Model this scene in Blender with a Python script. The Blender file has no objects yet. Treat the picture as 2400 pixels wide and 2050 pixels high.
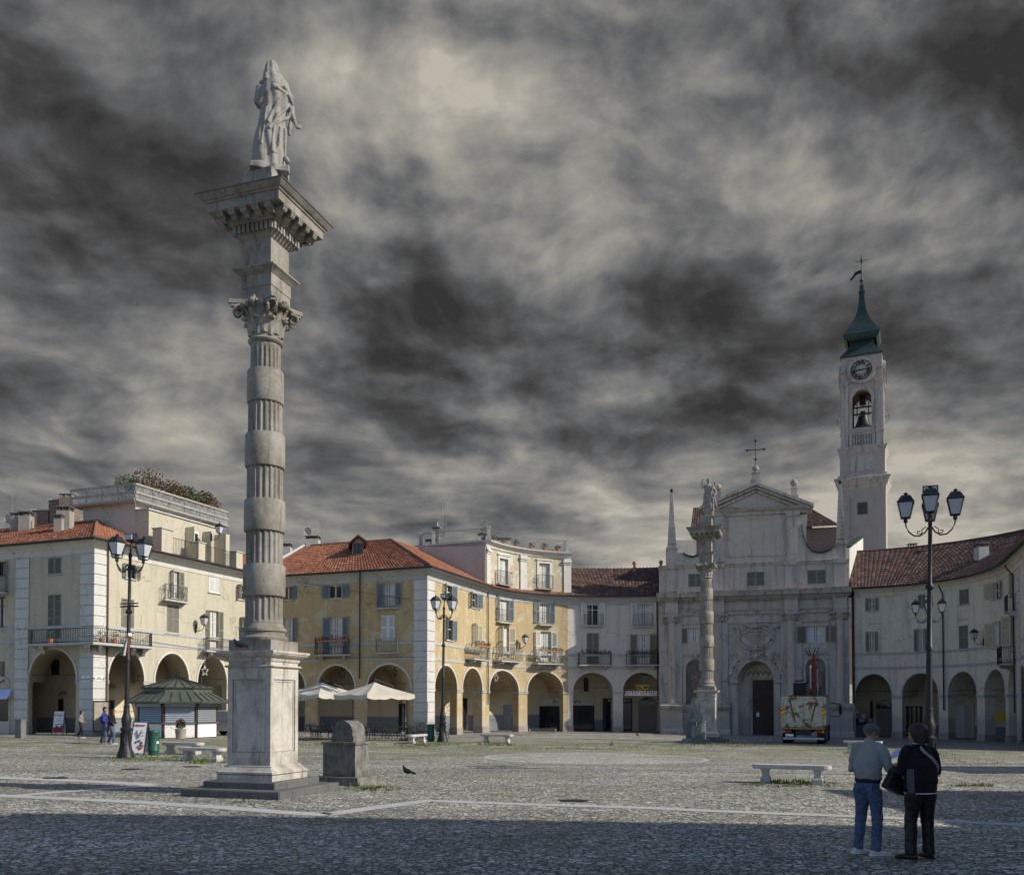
import bpy, bmesh, math, random
from math import sin, cos, tan, pi, sqrt, radians, atan2, floor
from mathutils import Vector, Matrix, noise
random.seed(7)
V = Vector
C = bpy.context.scene.collection

# ---------------------------------------------------------------- camera
F, PV, CHT, PIT = 2080.0, 1602.8, 1.95, radians(1.3)
cam_d = bpy.data.cameras.new("camera")
cam = bpy.data.objects.new("camera", cam_d); C.objects.link(cam)
cam.location = (0, 0, CHT); cam.rotation_euler = (radians(90) + PIT, 0, 0)
cam_d.sensor_width = 36; cam_d.lens = F / 2400 * 36
cam_d.shift_y = (PV - 1025) / 2400
cam_d.clip_start = 0.1; cam_d.clip_end = 3000
bpy.context.scene.camera = cam
vs = bpy.context.scene.view_settings
vs.view_transform = 'Standard'; vs.look = 'None'; vs.gamma = 1; vs.exposure = 0.0

def ray(u, v):
    a, b = (u - 1200) / F, (PV - v) / F
    return V((a, cos(PIT) - b * sin(PIT), sin(PIT) + b * cos(PIT)))
def P(u, v, Y):
    d = ray(u, v); t = Y / d.y
    return V((d.x * t, Y, CHT + d.z * t))
def ss(a, b, x):
    t = max(0, min(1, (x - a) / (b - a))); return t * t * (3 - 2 * t)
def gz(x, y):
    return ss(18, 46, y) * max(-.50, min(.13, -(x + 12) * .0127)) - .18 * ss(52, 64, y) * ss(-18, -8, x)
def GP(u, v):
    Y = 30.0
    for _ in range(60):
        d = ray(u, v); x = d.x / d.y * Y
        Yn = (CHT - gz(x, Y)) / max(1e-4, -d.z) * d.y
        Y += (Yn - Y) * .5
    p = P(u, v, Y); p.z = gz(p.x, p.y); return p
def ZV(v, Y, u=1200): return P(u, v, Y).z

# ---------------------------------------------------------------- sky and sun
SUN_TO = V((.96, -.275, 0)).normalized(); SUN_EL = radians(31)
wd = bpy.data.worlds.new("World"); bpy.context.scene.world = wd; wd.use_nodes = True
class NT:
    def __init__(s, nt): s.t = nt; s.n = nt.nodes; s.l = nt.links
    def add(s, typ, **kw):
        n = s.n.new(typ)
        for k, v in kw.items(): setattr(n, k, v)
        return n
    def put(s, inp, val):
        if hasattr(val, 'node') or isinstance(val, bpy.types.NodeSocket): s.l.new(val, inp)
        else: inp.default_value = val
    def m(s, op, a, b=None, c=None, clamp=False):
        n = s.add('ShaderNodeMath', operation=op); n.use_clamp = clamp
        s.put(n.inputs[0], a)
        if b is not None: s.put(n.inputs[1], b)
        if c is not None: s.put(n.inputs[2], c)
        return n.outputs[0]
    def vm(s, op, a, b=None, sc=None):
        n = s.add('ShaderNodeVectorMath', operation=op)
        s.put(n.inputs[0], a)
        if b is not None: s.put(n.inputs[1], b)
        if sc is not None: s.put(n.inputs['Scale'], sc)
        return n.outputs['Value'] if op in ('DISTANCE', 'LENGTH', 'DOT_PRODUCT') else n.outputs[0]
    def noise(s, vec, scale=1, detail=4, rough=.55, dist=0, w=None):
        n = s.add('ShaderNodeTexNoise'); n.inputs['Scale'].default_value = scale
        n.inputs['Detail'].default_value = detail; n.inputs['Roughness'].default_value = rough
        n.inputs['Distortion'].default_value = dist
        s.put(n.inputs['Vector'], vec); return n
    def ramp(s, fac, stops, interp='LINEAR'):
        n = s.add('ShaderNodeValToRGB'); s.put(n.inputs[0], fac)
        cr = n.color_ramp; cr.interpolation = interp
        while len(cr.elements) < len(stops): cr.elements.new(.5)
        for e, (p, c) in zip(cr.elements, stops):
            e.position = p; e.color = (c[0], c[1], c[2], 1) if not isinstance(c, (int, float)) else (c, c, c, 1)
        return n.outputs[0]
    def mix(s, fac, a, b, mode='MIX'):
        n = s.add('ShaderNodeMix', data_type='RGBA', blend_type=mode)
        s.put(n.inputs[0], fac)
        for i, x in ((6, a), (7, b)):
            if isinstance(x, (tuple, list)): x = (x[0], x[1], x[2], 1)
            s.put(n.inputs[i], x)
        return n.outputs[2]

w = NT(wd.node_tree); w.n.clear()
tc = w.add('ShaderNodeTexCoord'); D = tc.outputs['Generated']
sky = w.add('ShaderNodeTexSky', sky_type='NISHITA'); sky.sun_disc = False
sky.sun_elevation = SUN_EL; sky.sun_rotation = atan2(SUN_TO.x, SUN_TO.y)
sep = w.add('ShaderNodeSeparateXYZ'); w.l.new(D, sep.inputs[0])
zz = w.m('MAXIMUM', sep.outputs[2], 0.0)
lz = w.m('MULTIPLY', w.m('LOGARITHM', w.m('ADD', zz, .13), 2.718), .95)
cx = w.add('ShaderNodeCombineXYZ'); w.l.new(sep.outputs[0], cx.inputs[0]); w.l.new(sep.outputs[1], cx.inputs[1]); w.put(cx.inputs[2], lz)
pl = cx.outputs[0]
warp = w.noise(pl, 3.0, 3, .5)
pl2 = w.vm('ADD', pl, w.vm('SCALE', w.vm('SUBTRACT', warp.outputs['Color'], (.5, .5, .5)), sc=.16))
def fb(off, sc, det, ro, d_=0.0): return w.noise(w.vm('ADD', pl2, off), sc, det, ro, d_).outputs['Fac']
A0, A1 = fb((7.1, 4, 0), 3.3, 10, .52), fb((7.065, 4, -.05), 3.3, 10, .52)
B0, B1 = fb((3, 1, 0), 9.0, 8, .52), fb((2.99, 1, -.016), 9.0, 8, .52)
cloud_shading = w.m('ADD', w.m('MULTIPLY', w.m('SUBTRACT', A0, A1), 2.8), w.m('MULTIPLY', w.m('SUBTRACT', B0, B1), 1.3))  # cloud edges lit and shaded in the colour by offset noise
big = w.noise(pl2, 1.9, 4, .5).outputs['Fac']
# broad masses of cloud, each a soft region of the sky's own directions
dw = w.noise(D, 6.0, 5, .6)
Dd = w.vm('ADD', D, w.vm('SCALE', w.vm('SUBTRACT', dw.outputs['Color'], (.5, .5, .5)), sc=.13))
Ds = w.vm('MULTIPLY', Dd, (1.0, 1.0, 1.7))
blobs = [(60,130,260,-.34),(40,420,210,-.26),(170,640,170,-.34),(60,790,150,-.25),(330,330,200,-.16),
 (900,640,130,-.52),(850,480,150,-.34),(1010,330,110,-.26),(850,265,90,-.22),(1330,640,200,-.26),(1500,730,160,-.22),
 (760,925,120,-.32),(1960,110,240,-.42),(1700,60,160,-.30),(1260,880,130,-.22),(2000,680,170,-.30),(1880,330,110,-.14),(1430,390,70,-.2),
 (560,60,150,-.10),(1120,720,90,-.16),(430,760,120,-.06),
 (900,110,150,.26),(830,210,110,.18),(1330,60,110,.16),(1400,160,170,.26),(1570,420,150,.42),(1680,330,130,.30),(1200,540,100,.36),
 (1140,800,110,.28),(1290,770,90,.26),(70,880,110,.34),(260,880,170,.24),(1850,440,120,.2),(1500,1080,330,.24),(1250,1090,150,.2),
 (700,560,110,.14),(1950,880,150,.18),(690,160,120,.16),(200,540,90,.12),(430,880,70,.2),(660,1010,160,.10)]
acc = 0.0
for (bu, bv, br, am) in blobs:
    d = ray(bu * 1.1583, bv * 1.1583).normalized()
    c = V((d.x, d.y, d.z * 1.7)); k = (br * 1.1583 / F * 1.25) ** 2
    dist = w.vm('DISTANCE', Ds, tuple(c))
    e = w.m('POWER', 2.718, w.m('MULTIPLY', w.m('MULTIPLY', dist, dist), -1.0 / k))
    acc = w.m('MULTIPLY_ADD', e, am, acc)
hz = w.ramp(sep.outputs[2], [(.0, .34), (.11, .30), (.28, .03)])
f1 = w.m('ADD', w.m('MULTIPLY_ADD', w.m('SUBTRACT', big, .5), .30, .50), hz)
As = w.ramp(A0, [(.40, 0), (.58, 1)], 'EASE')
f2 = w.m('MULTIPLY_ADD', w.m('SUBTRACT', .5, As), .30, f1)
f2 = w.m('MULTIPLY_ADD', w.m('SUBTRACT', .5, B0), .14, f2)
f3 = w.m('ADD', w.m('ADD', f2, cloud_shading), w.m('MULTIPLY', acc, .60))
f3 = w.m('MULTIPLY_ADD', w.m('SUBTRACT', f3, .5), .92, .505)
cloud = w.ramp(f3, [(0, (.036, .036, .036)), (.18, (.062, .062, .062)), (.38, (.113, .116, .122)), (.56, (.19, .19, .188)), (.74, (.30, .288, .262)), (.90, (.40, .378, .33)), (1, (.50, .465, .40))])
# open, brighter sky overhead and behind
open_ = w.m('SUBTRACT', .62, w.m('ADD', sep.outputs[1], w.m('MULTIPLY', sep.outputs[2], -.35)))
om = w.ramp(open_, [(.22, 0), (.62, 1)])
bgc = w.add('ShaderNodeBackground'); w.put(bgc.inputs[0], cloud); bgc.inputs[1].default_value = 1.0
skyc = w.mix(1.0, sky.outputs[0], (.90, .96, 1.08), 'MULTIPLY')
bgs = w.add('ShaderNodeBackground'); w.put(bgs.inputs[0], skyc); bgs.inputs[1].default_value = .13
mx = w.add('ShaderNodeMixShader'); w.put(mx.inputs[0], om); w.l.new(bgc.outputs[0], mx.inputs[1]); w.l.new(bgs.outputs[0], mx.inputs[2])
wo = w.add('ShaderNodeOutputWorld'); w.l.new(mx.outputs[0], wo.inputs[0])
sd = bpy.data.lights.new("sun", 'SUN'); sd.energy = 4.7; sd.angle = radians(.5); sd.color = (1.0, .93, .80)
so = bpy.data.objects.new("sun", sd); C.objects.link(so)
L = V((SUN_TO.x * cos(SUN_EL), SUN_TO.y * cos(SUN_EL), sin(SUN_EL)))
so.rotation_euler = L.to_track_quat('Z', 'Y').to_euler(); so.location = (60, -10, 60)

# ---------------------------------------------------------------- materials
MATS = {}
def newmat(name):
    m = bpy.data.materials.new(name); m.use_nodes = True
    t = NT(m.node_tree); b = t.n['Principled BSDF']; MATS[name] = m
    return m, t, b
def pos(t): return t.add('ShaderNodeNewGeometry').outputs['Position']
def bump(t, b, h, strength=.3, dist=.02):
    n = t.add('ShaderNodeBump'); n.inputs['Strength'].default_value = strength; n.inputs['Distance'].default_value = dist
    t.put(n.inputs['Height'], h); t.l.new(n.outputs[0], b.inputs['Normal'])
def simple(name, col, rough=.6, metal=0, var=.12, scale=6, bmp=0.0, spec=.4, emis=None):
    m, t, b = newmat(name)
    n = t.noise(pos(t), scale, 5, .6).outputs['Fac']
    f = t.ramp(n, [(.3, 1 - var), (.7, 1 + var)])
    c = t.mix(1.0, tuple(col), f, 'MULTIPLY'); t.put(b.inputs['Base Color'], c)
    b.inputs['Roughness'].default_value = rough; b.inputs['Metallic'].default_value = metal
    b.inputs['Specular IOR Level'].default_value = spec
    if bmp: bump(t, b, n, bmp)
    return m
def plaster(name, col, stain=(.25, .24, .22), amt=.5, patch=None, patch_amt=0.0, low=None):
    m, t, b = newmat(name); p = pos(t)
    n1 = t.noise(p, .55, 6, .62).outputs['Fac']
    n2 = t.noise(t.vm('MULTIPLY', p, (2.2, 2.2, .22)), 1.0, 6, .65).outputs['Fac']
    n3 = t.noise(p, 7, 5, .6).outputs['Fac']
    c = t.mix(t.ramp(n1, [(.35, 0), (.75, amt * .55)]), tuple(col), tuple(x * .72 for x in col))
    c = t.mix(t.ramp(n2, [(.50, 0), (.72, amt)]), c, stain)
    c = t.mix(1.0, c, t.ramp(n3, [(.25, .90), (.75, 1.07)]), 'MULTIPLY')
    if patch:
        n4 = t.noise(p, 1.1, 8, .66, .4).outputs['Fac']
        c = t.mix(t.ramp(n4, [(.53, 0), (.57, patch_amt)]), c, patch)
    wq = t.vm('ADD', p, t.vm('SCALE', t.noise(p, 2.5, 3).outputs['Color'], sc=.5))
    vk = t.add('ShaderNodeTexVoronoi', feature='DISTANCE_TO_EDGE'); vk.inputs['Scale'].default_value = .55; t.put(vk.inputs['Vector'], wq)
    ck = t.m('MULTIPLY', t.ramp(vk.outputs['Distance'], [(.0, .75), (.014, 0)]), t.ramp(t.noise(p, .35, 3).outputs['Fac'], [(.48, 0), (.58, 1)]))
    c = t.mix(ck, c, tuple(x * .45 for x in stain))
    if low:
        s = t.add('ShaderNodeSeparateXYZ'); t.l.new(p, s.inputs[0])
        h = t.m('ADD', s.outputs[2], t.m('MULTIPLY', n1, -1.6))
        c = t.mix(t.ramp(h, [(0.0, .75), (.5, 0)]), c, low)
    t.put(b.inputs['Base Color'], c); b.inputs['Roughness'].default_value = .92; b.inputs['Specular IOR Level'].default_value = .2
    bump(t, b, n3, .25, .02)
    return m
def stone(name, col, dark, amt=.5, rough=.8, sc=1.0, b_=.4, streak=True):
    m, t, b = newmat(name); tcn = pos(t)
    n1 = t.noise(tcn, 1.3 * sc, 8, .65).outputs['Fac']; n3 = t.noise(tcn, 14 * sc, 6, .65).outputs['Fac']
    c = t.mix(t.ramp(n1, [(.42, 0), (.66, amt)]), tuple(col), tuple(dark))
    if streak:
        n2 = t.noise(t.vm('MULTIPLY', tcn, (5, 5, .6)), sc, 7, .7, .3).outputs['Fac']
        c = t.mix(t.ramp(n2, [(.52, 0), (.68, amt)]), c, tuple(x * .6 for x in dark))
    c = t.mix(1.0, c, t.ramp(n3, [(.25, .82), (.75, 1.12)]), 'MULTIPLY')
    t.put(b.inputs['Base Color'], c); b.inputs['Roughness'].default_value = rough; b.inputs['Specular IOR Level'].default_value = .25
    bump(t, b, n3, b_, .02)
    return m
def tilemat(name, cols, lichen=.35):
    m, t, b = newmat(name)
    uv = t.add('ShaderNodeTexCoord').outputs['UV']
    fl = t.vm('FLOOR', uv)
    wn = t.add('ShaderNodeTexWhiteNoise', noise_dimensions='2D'); t.l.new(fl, wn.inputs['Vector'])
    c = t.ramp(wn.outputs['Value'], [(i / (len(cols) - 1), x) for i, x in enumerate(cols)])
    n = t.noise(pos(t), .8, 7, .65).outputs['Fac']
    c = t.mix(t.ramp(n, [(.45, 0), (.7, lichen)]), c, (.10, .085, .07))
    n3 = t.noise(pos(t), 25, 3, .6).outputs['Fac']
    c = t.mix(1.0, c, t.ramp(n3, [(.3, .8), (.7, 1.15)]), 'MULTIPLY')
    t.put(b.inputs['Base Color'], c); b.inputs['Roughness'].default_value = .85; b.inputs['Specular IOR Level'].default_value = .3
    return m
simple('dark_iron', (.022, .024, .027), .5, .3, .3, 9, .1)
simple('grey_iron', (.16, .165, .16), .6, .2, .3, 9)
plaster('cream', (.48, .44, .345), (.33, .30, .24), .7, low=(.36, .33, .27))
plaster('cream_pink', (.46, .42, .38), (.33, .30, .28), .4)
plaster('ochre', (.455, .355, .20), (.30, .25, .17), .75, (.50, .45, .34), .6, low=(.42, .37, .28))
plaster('ochre_peel', (.46, .40, .28), (.30, .28, .24), .7, (.54, .52, .47), .9)
plaster('grey_wall', (.57, .53, .475), (.32, .30, .28), .5, (.50, .47, .40), .3, low=(.40, .40, .38))
plaster('cream_dull', (.68, .615, .49), (.33, .31, .27), .65, low=(.38, .36, .33))
plaster('church', (.50, .44, .375), (.22, .20, .18), .75, low=(.33, .31, .29))
plaster('church_trim', (.46, .42, .375), (.13, .12, .11), .9)
plaster('quoin', (.56, .545, .52), (.38, .365, .34), .5, low=(.34, .32, .29))
plaster('trim_white', (.58, .56, .52), (.36, .34, .31), .5)
plaster('trim_grey', (.42, .42, .41), (.28, .27, .26), .5)
plaster('tower', (.40, .35, .31), (.28, .26, .25), .45)
plaster('white_panel', (.80, .78, .76), (.6, .58, .56), .2)
plaster('blue_dado', (.20, .23, .26), (.16, .17, .18), .3)
plaster('portico', (.60, .52, .38), (.34, .30, .24), .4)
stone('marble', (.52, .49, .44), (.22, .19, .14), .75)
stone('shaft', (.30, .28, .25), (.14, .12, .09), .75)
stone('dark_stone', (.135, .135, .135), (.075, .075, .078), .6, b_=.6, streak=False)
stone('fountain_stone', (.24, .235, .215), (.07, .07, .065), .8, sc=2.6, b_=1.0)
stone('bench_stone', (.50, .48, .45), (.32, .30, .27), .5, sc=2)
stone('statue_stone', (.28, .268, .25), (.24, .22, .19), .45, sc=1.4)
stone('slab', (.47, .47, .465), (.33, .33, .33), .5, streak=False)
stone('concrete', (.33, .30, .27), (.2, .18, .16), .5)
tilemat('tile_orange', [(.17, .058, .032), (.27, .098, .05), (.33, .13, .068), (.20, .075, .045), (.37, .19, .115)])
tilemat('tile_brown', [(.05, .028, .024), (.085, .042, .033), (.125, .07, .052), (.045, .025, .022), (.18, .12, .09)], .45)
simple('shutter_green', (.20, .195, .155), .7, 0, .15, 5)
simple('shutter_blue', (.15, .20, .24), .7, 0, .2, 5)
simple('shutter_white', (.66, .66, .64), .6, 0, .1, 5)
simple('shutter_cream', (.52, .48, .36), .7, 0, .1, 5)
simple('frame_white', (.62, .60, .56), .5, 0, .08)
simple('frame_brown', (.10, .055, .035), .5, 0, .2)
simple('curtain', (.55, .55, .52), .9, 0, .15, 8)
simple('glass', (.018, .022, .026), .08, 0, .3, 1.2, spec=.6)
simple('lamp_glass', (.48, .51, .54), .2, 0, .1, 3)
simple('gutter', (.045, .045, .05), .5, .4, .2)
simple('pipe', (.075, .05, .04), .5, .3, .2)
simple('verdigris', (.026, .052, .047), .6, .2, .3, 3, .1)
simple('green_roof', (.10, .118, .092), .5, .3, .2, 3)
simple('roller', (.30, .33, .36), .4, .5, .1, 8)
simple('wood_dark', (.055, .032, .024), .55, 0, .4, 9)
simple('wood_grey', (.24, .22, .20), .7, 0, .15, 9)
simple('wood_pale', (.30, .27, .22), .8, 0, .25, 5)
simple('terracotta', (.42, .15, .07), .8, 0, .2, 8)
simple('leaf', (.05, .085, .025), .7, 0, .5, 3)
simple('leaf_red', (.085, .035, .022), .7, 0, .5, 3)
simple('black', (.010, .010, .012), .6, 0, .2)
simple('white', (.80, .80, .78), .6, 0, .05)
simple('sign_red', (.28, .02, .02), .5)
simple('yellow', (.78, .50, .03), .5)
simple('plastic', (.27, .28, .30), .35, 0, .35, 2.5)
MATS['plastic'].node_tree.nodes['Principled BSDF'].inputs['Alpha'].default_value = .5
m, t, b = newmat('brick')
bt = t.add('ShaderNodeTexBrick'); p_ = pos(t)
sp_ = t.add('ShaderNodeSeparateXYZ'); t.l.new(p_, sp_.inputs[0]); cb = t.add('ShaderNodeCombineXYZ')
t.put(cb.inputs[0], t.m('ADD', sp_.outputs[0], t.m('MULTIPLY', sp_.outputs[1], .6))); t.put(cb.inputs[1], sp_.outputs[2])
t.l.new(cb.outputs[0], bt.inputs['Vector']); bt.inputs['Scale'].default_value = 2.0
bt.inputs['Color1'].default_value = (.17, .085, .055, 1); bt.inputs['Color2'].default_value = (.09, .05, .038, 1); bt.inputs['Mortar'].default_value = (.32, .28, .24, 1)
bt.inputs['Mortar Size'].default_value = .03
t.put(b.inputs['Base Color'], t.mix(t.ramp(t.noise(p_, 2, 6).outputs['Fac'], [(.4, 0), (.65, .6)]), bt.outputs['Color'], (.20, .17, .14))); b.inputs['Roughness'].default_value = .95

# cobbles: rounded river stones with dark joints; grass greens the joints in bands across the square
def cobblemat(name, sc0, gain, grassy):
    m, t, b = newmat(name); p = pos(t)
    sp = t.add('ShaderNodeSeparateXYZ'); t.l.new(p, sp.inputs[0])
    wp = t.vm('ADD', p, t.vm('SCALE', t.noise(p, 3, 2).outputs['Color'], sc=.08))
    vs_ = t.vm('MULTIPLY', wp, (.82, 1.25, 0))
    def voro(feat, sc):
        n = t.add('ShaderNodeTexVoronoi', feature=feat); n.inputs['Scale'].default_value = sc; t.put(n.inputs['Vector'], vs_); return n
    va, vb = voro('F1', sc0), voro('DISTANCE_TO_EDGE', sc0)
    edge = t.ramp(vb.outputs['Distance'], [(.015, 0), (.12, 1)])
    sx = t.add('ShaderNodeSeparateColor'); t.l.new(va.outputs['Color'], sx.inputs[0])
    st = t.ramp(sx.outputs[0], [(0, (.14, .145, .15)), (.3, (.28, .275, .255)), (.6, (.42, .405, .36)), (.9, (.55, .53, .47)), (1, (.72, .70, .66))])
    big_ = t.noise(p, .22, 5, .6).outputs['Fac']
    st = t.mix(1.0, st, t.ramp(big_, [(.3, 1.05 * gain), (.7, 1.5 * gain)]), 'MULTIPLY')
    gn = t.noise(p, .55, 7, .68, .6).outputs['Fac']
    zone = t.m('MULTIPLY', t.ramp(t.m('DIVIDE', sp.outputs[1], 100), [(.27, .0), (.34, .45), (.385, .8), (.45, 1), (.50, 1), (.54, .3), (.56, 0)]), 1.0)
    zone = t.m('MULTIPLY', t.m('MAXIMUM', zone, .22), grassy)
    gm = t.m('MULTIPLY', t.ramp(gn, [(.39, 0), (.56, 1)]), zone)
    soil = t.mix(t.m('MULTIPLY', gm, 1.0, clamp=True), (.060, .056, .048), (.10, .14, .03))
    c = t.mix(edge, soil, st)
    c = t.mix(t.m('MULTIPLY', gm, .72), c, (.19, .205, .06))
    dirt = t.noise(t.vm('MULTIPLY', p, (.8, 1.3, 1)), .45, 8, .7, .5).outputs['Fac']
    c = t.mix(t.m('MULTIPLY', t.ramp(dirt, [(.50, 0), (.68, .55)]), .9), c, (.17, .155, .13))
    trk = t.noise(t.vm('MULTIPLY', p, (.12, 1.1, 1)), .5, 4, .5).outputs['Fac']
    c = t.mix(1.0, c, t.ramp(trk, [(.35, .82), (.65, 1.14)]), 'MULTIPLY')
    t.put(b.inputs['Base Color'], c); b.inputs['Roughness'].default_value = .75; b.inputs['Specular IOR Level'].default_value = .35
    hgt = t.m('ADD', t.m('MULTIPLY', edge, 1.0), t.m('MULTIPLY', t.noise(p, 60, 2).outputs['Fac'], .25))
    bump(t, b, hgt, 1.0, .035)
cobblemat('cobble', 12.5, 1.0, 1.0); cobblemat('cobble_pale', 16, 1.25, .15)
m, t, b = newmat('paving'); p = pos(t)
sp = t.add('ShaderNodeSeparateXYZ'); t.l.new(p, sp.inputs[0])
n = t.add('ShaderNodeTexVoronoi'); n.inputs['Scale'].default_value = 3; t.put(n.inputs['Vector'], p)
s2 = t.add('ShaderNodeSeparateColor'); t.l.new(n.outputs['Color'], s2.inputs[0])
c = t.mix(1.0, t.ramp(s2.outputs[0], [(0, (.17, .16, .15)), (1, (.27, .25, .23))]), t.ramp(t.noise(p, .6, 6).outputs['Fac'], [(.3, .75), (.7, 1.2)]), 'MULTIPLY')
t.put(b.inputs['Base Color'], c); b.inputs['Roughness'].default_value = .85
bump(t, b, t.noise(p, 12, 4).outputs['Fac'], .5, .02)

# ---------------------------------------------------------------- mesh building
class MB:
    def __init__(s, T=None): s.v = []; s.f = []; s.T = T; s.uv = None; s.sm = False
    def p(s, q):
        q = s.T(q) if s.T else q
        s.v.append((q[0], q[1], q[2])); return len(s.v) - 1
    def poly(s, pts): s.f.append([s.p(q) for q in pts])
    def hexa(s, c):  # 8 corners: bottom 4 ccw, top 4
        i = [s.p(q) for q in c]
        for a in ((0, 3, 2, 1), (4, 5, 6, 7), (0, 1, 5, 4), (1, 2, 6, 5), (2, 3, 7, 6), (3, 0, 4, 7)): s.f.append([i[k] for k in a])
    def box(s, x0, x1, y0, y1, z0, z1):
        s.hexa([(x0, y0, z0), (x1, y0, z0), (x1, y1, z0), (x0, y1, z0), (x0, y0, z1), (x1, y0, z1), (x1, y1, z1), (x0, y1, z1)])
    def frus(s, cx, cy, z0, z1, h0, h1, R=None):  # square frustum with half sizes h0,h1 (pairs or numbers)
        a = h0 if isinstance(h0, tuple) else (h0, h0); b = h1 if isinstance(h1, tuple) else (h1, h1)
        s.hexa([(cx - a[0], cy - a[1], z0), (cx + a[0], cy - a[1], z0), (cx + a[0], cy + a[1], z0), (cx - a[0], cy + a[1], z0),
                (cx - b[0], cy - b[1], z1), (cx + b[0], cy - b[1], z1), (cx + b[0], cy + b[1], z1), (cx - b[0], cy + b[1], z1)])
    def sqprof(s, cx, cy, prof):  # square moulding profile [(h,z)...]
        for (h0, z0), (h1, z1) in zip(prof, prof[1:]): s.frus(cx, cy, z0, z1, h0, h1)
    def lathe(s, cx, cy, prof, n=24, rf=None, ph=0):
        rows = []
        for (r, z) in prof:
            rows.append([s.p((cx + r * (rf(k, z) if rf else 1) * cos(2 * pi * k / n + ph), cy + r * (rf(k, z) if rf else 1) * sin(2 * pi * k / n + ph), z)) for k in range(n)])
        for a, b in zip(rows, rows[1:]):
            for k in range(n): s.f.append([a[k], a[(k + 1) % n], b[(k + 1) % n], b[k]])
        s.f.append(rows[0][::-1]); s.f.append(rows[-1])
    def tube(s, pts, r, n=6):
        pts = [V(q) for q in pts]; rr = r if isinstance(r, (list, tuple)) else [r] * len(pts); rows = []
        for i, q in enumerate(pts):
            d = (pts[min(i + 1, len(pts) - 1)] - pts[max(i - 1, 0)])
            if d.length < 1e-9: d = V((0, 0, 1))
            d.normalize(); a = V((0, 0, 1)) if abs(d.z) < .9 else V((1, 0, 0))
            e1 = d.cross(a).normalized(); e2 = d.cross(e1)
            rows.append([s.p(q + (e1 * cos(2 * pi * k / n) + e2 * sin(2 * pi * k / n)) * rr[i]) for k in range(n)])
        for a, b in zip(rows, rows[1:]):
            for k in range(n): s.f.append([a[k], a[(k + 1) % n], b[(k + 1) % n], b[k]])
        s.f.append(rows[0][::-1]); s.f.append(rows[-1])
    def prism(s, poly, z0, z1, fn=lambda a, b, h: (a, b, h)):
        n = len(poly); a = [s.p(fn(q[0], q[1], z0)) for q in poly]; b = [s.p(fn(q[0], q[1], z1)) for q in poly]
        s.f.append(a[::-1]); s.f.append(b)
        for k in range(n): s.f.append([a[k], a[(k + 1) % n], b[(k + 1) % n], b[k]])
    def ball(s, c, r, n=14, m=8, sc=(1, 1, 1)):
        rows = []
        for j in range(m + 1):
            th = pi * j / m
            rows.append([s.p((c[0] + sc[0] * r * sin(th) * cos(2 * pi * k / n), c[1] + sc[1] * r * sin(th) * sin(2 * pi * k / n), c[2] - sc[2] * r * cos(th))) for k in range(n)])
        for a, b in zip(rows, rows[1:]):
            for k in range(n): s.f.append([a[k], a[(k + 1) % n], b[(k + 1) % n], b[k]])
    def build(s, name, mat, par=None, smooth=False, org=None, merge=False):
        me = bpy.data.meshes.new(name)
        o0 = ORG.get(par.name, V((0, 0, 0))) if par is not None else V((0, 0, 0))
        if org is not None: o0 = V(org)
        me.from_pydata([(a - o0.x, b - o0.y, c - o0.z) for a, b, c in s.v], [], s.f)
        if s.uv:
            l = me.uv_layers.new(name='UVMap'); i = 0
            for f in s.uv:
                for q in f: l.data[i].uv = q; i += 1
        me.materials.append(MATS[mat])
        bm = bmesh.new(); bm.from_mesh(me)
        if merge: bmesh.ops.remove_doubles(bm, verts=bm.verts, dist=1e-4)
        bmesh.ops.recalc_face_normals(bm, faces=bm.faces); bm.to_mesh(me); bm.free()
        if smooth:
            me.polygons.foreach_set('use_smooth', [True] * len(me.polygons))
            me.set_sharp_from_angle(angle=radians(42))
        o = bpy.data.objects.new(name, me); C.objects.link(o)
        if par is not None: o.parent = par; ORG[o.name] = o0
        elif org is not None: o.location = o0
        return o
ORG = {}
def tag(o, label, cat, group=None):
    o['label'] = label; o['category'] = cat
    if group: o['group'] = group
    return o
def thing(name, label, cat, loc=(0, 0, 0), rz=0, group=None, local=False):
    """Empty at the thing's base. local=True: parts are given in its own frame, else in world coordinates."""
    o = bpy.data.objects.new(name, None); C.objects.link(o); o.location = loc; o.rotation_euler = (0, 0, rz)
    o.empty_display_size = .3; tag(o, label, cat, group); ORG[o.name] = V((0, 0, 0)) if local else V(loc)
    return o
def struct(o, kind='structure'): o['kind'] = kind; return o
def copy_tree(o, par=None):
    c = o.copy(); C.objects.link(c)
    if par is not None: c.parent = par
    for ch in list(o.children): copy_tree(ch, c)
    return c
def place(root, loc, rz, label=None, tilt=None):
    r = copy_tree(root); r.location = loc; r.rotation_euler = (tilt[0] if tilt else 0, tilt[1] if tilt else 0, rz)
    if label: r['label'] = label
    return r
def text(mb_name, s, size, mat, par, M, ext=.008, bold=0.0, align='CENTER'):
    cu = bpy.data.curves.new('t', 'FONT'); cu.body = s; cu.size = size; cu.extrude = ext; cu.align_x = align; cu.align_y = 'CENTER'; cu.resolution_u = 2; cu.offset = bold
    o = bpy.data.objects.new('t', cu); C.objects.link(o)
    me = bpy.data.meshes.new_from_object(o); bpy.data.objects.remove(o)
    me.transform(M); me.materials.clear(); me.materials.append(MATS[mat]); me.name = mb_name
    o = bpy.data.objects.new(mb_name, me); C.objects.link(o); o.parent = par
    if par is not None and par.name in ORG: me.transform(Matrix.Translation(-ORG[par.name])); ORG[o.name] = ORG[par.name]
    return o

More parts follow.
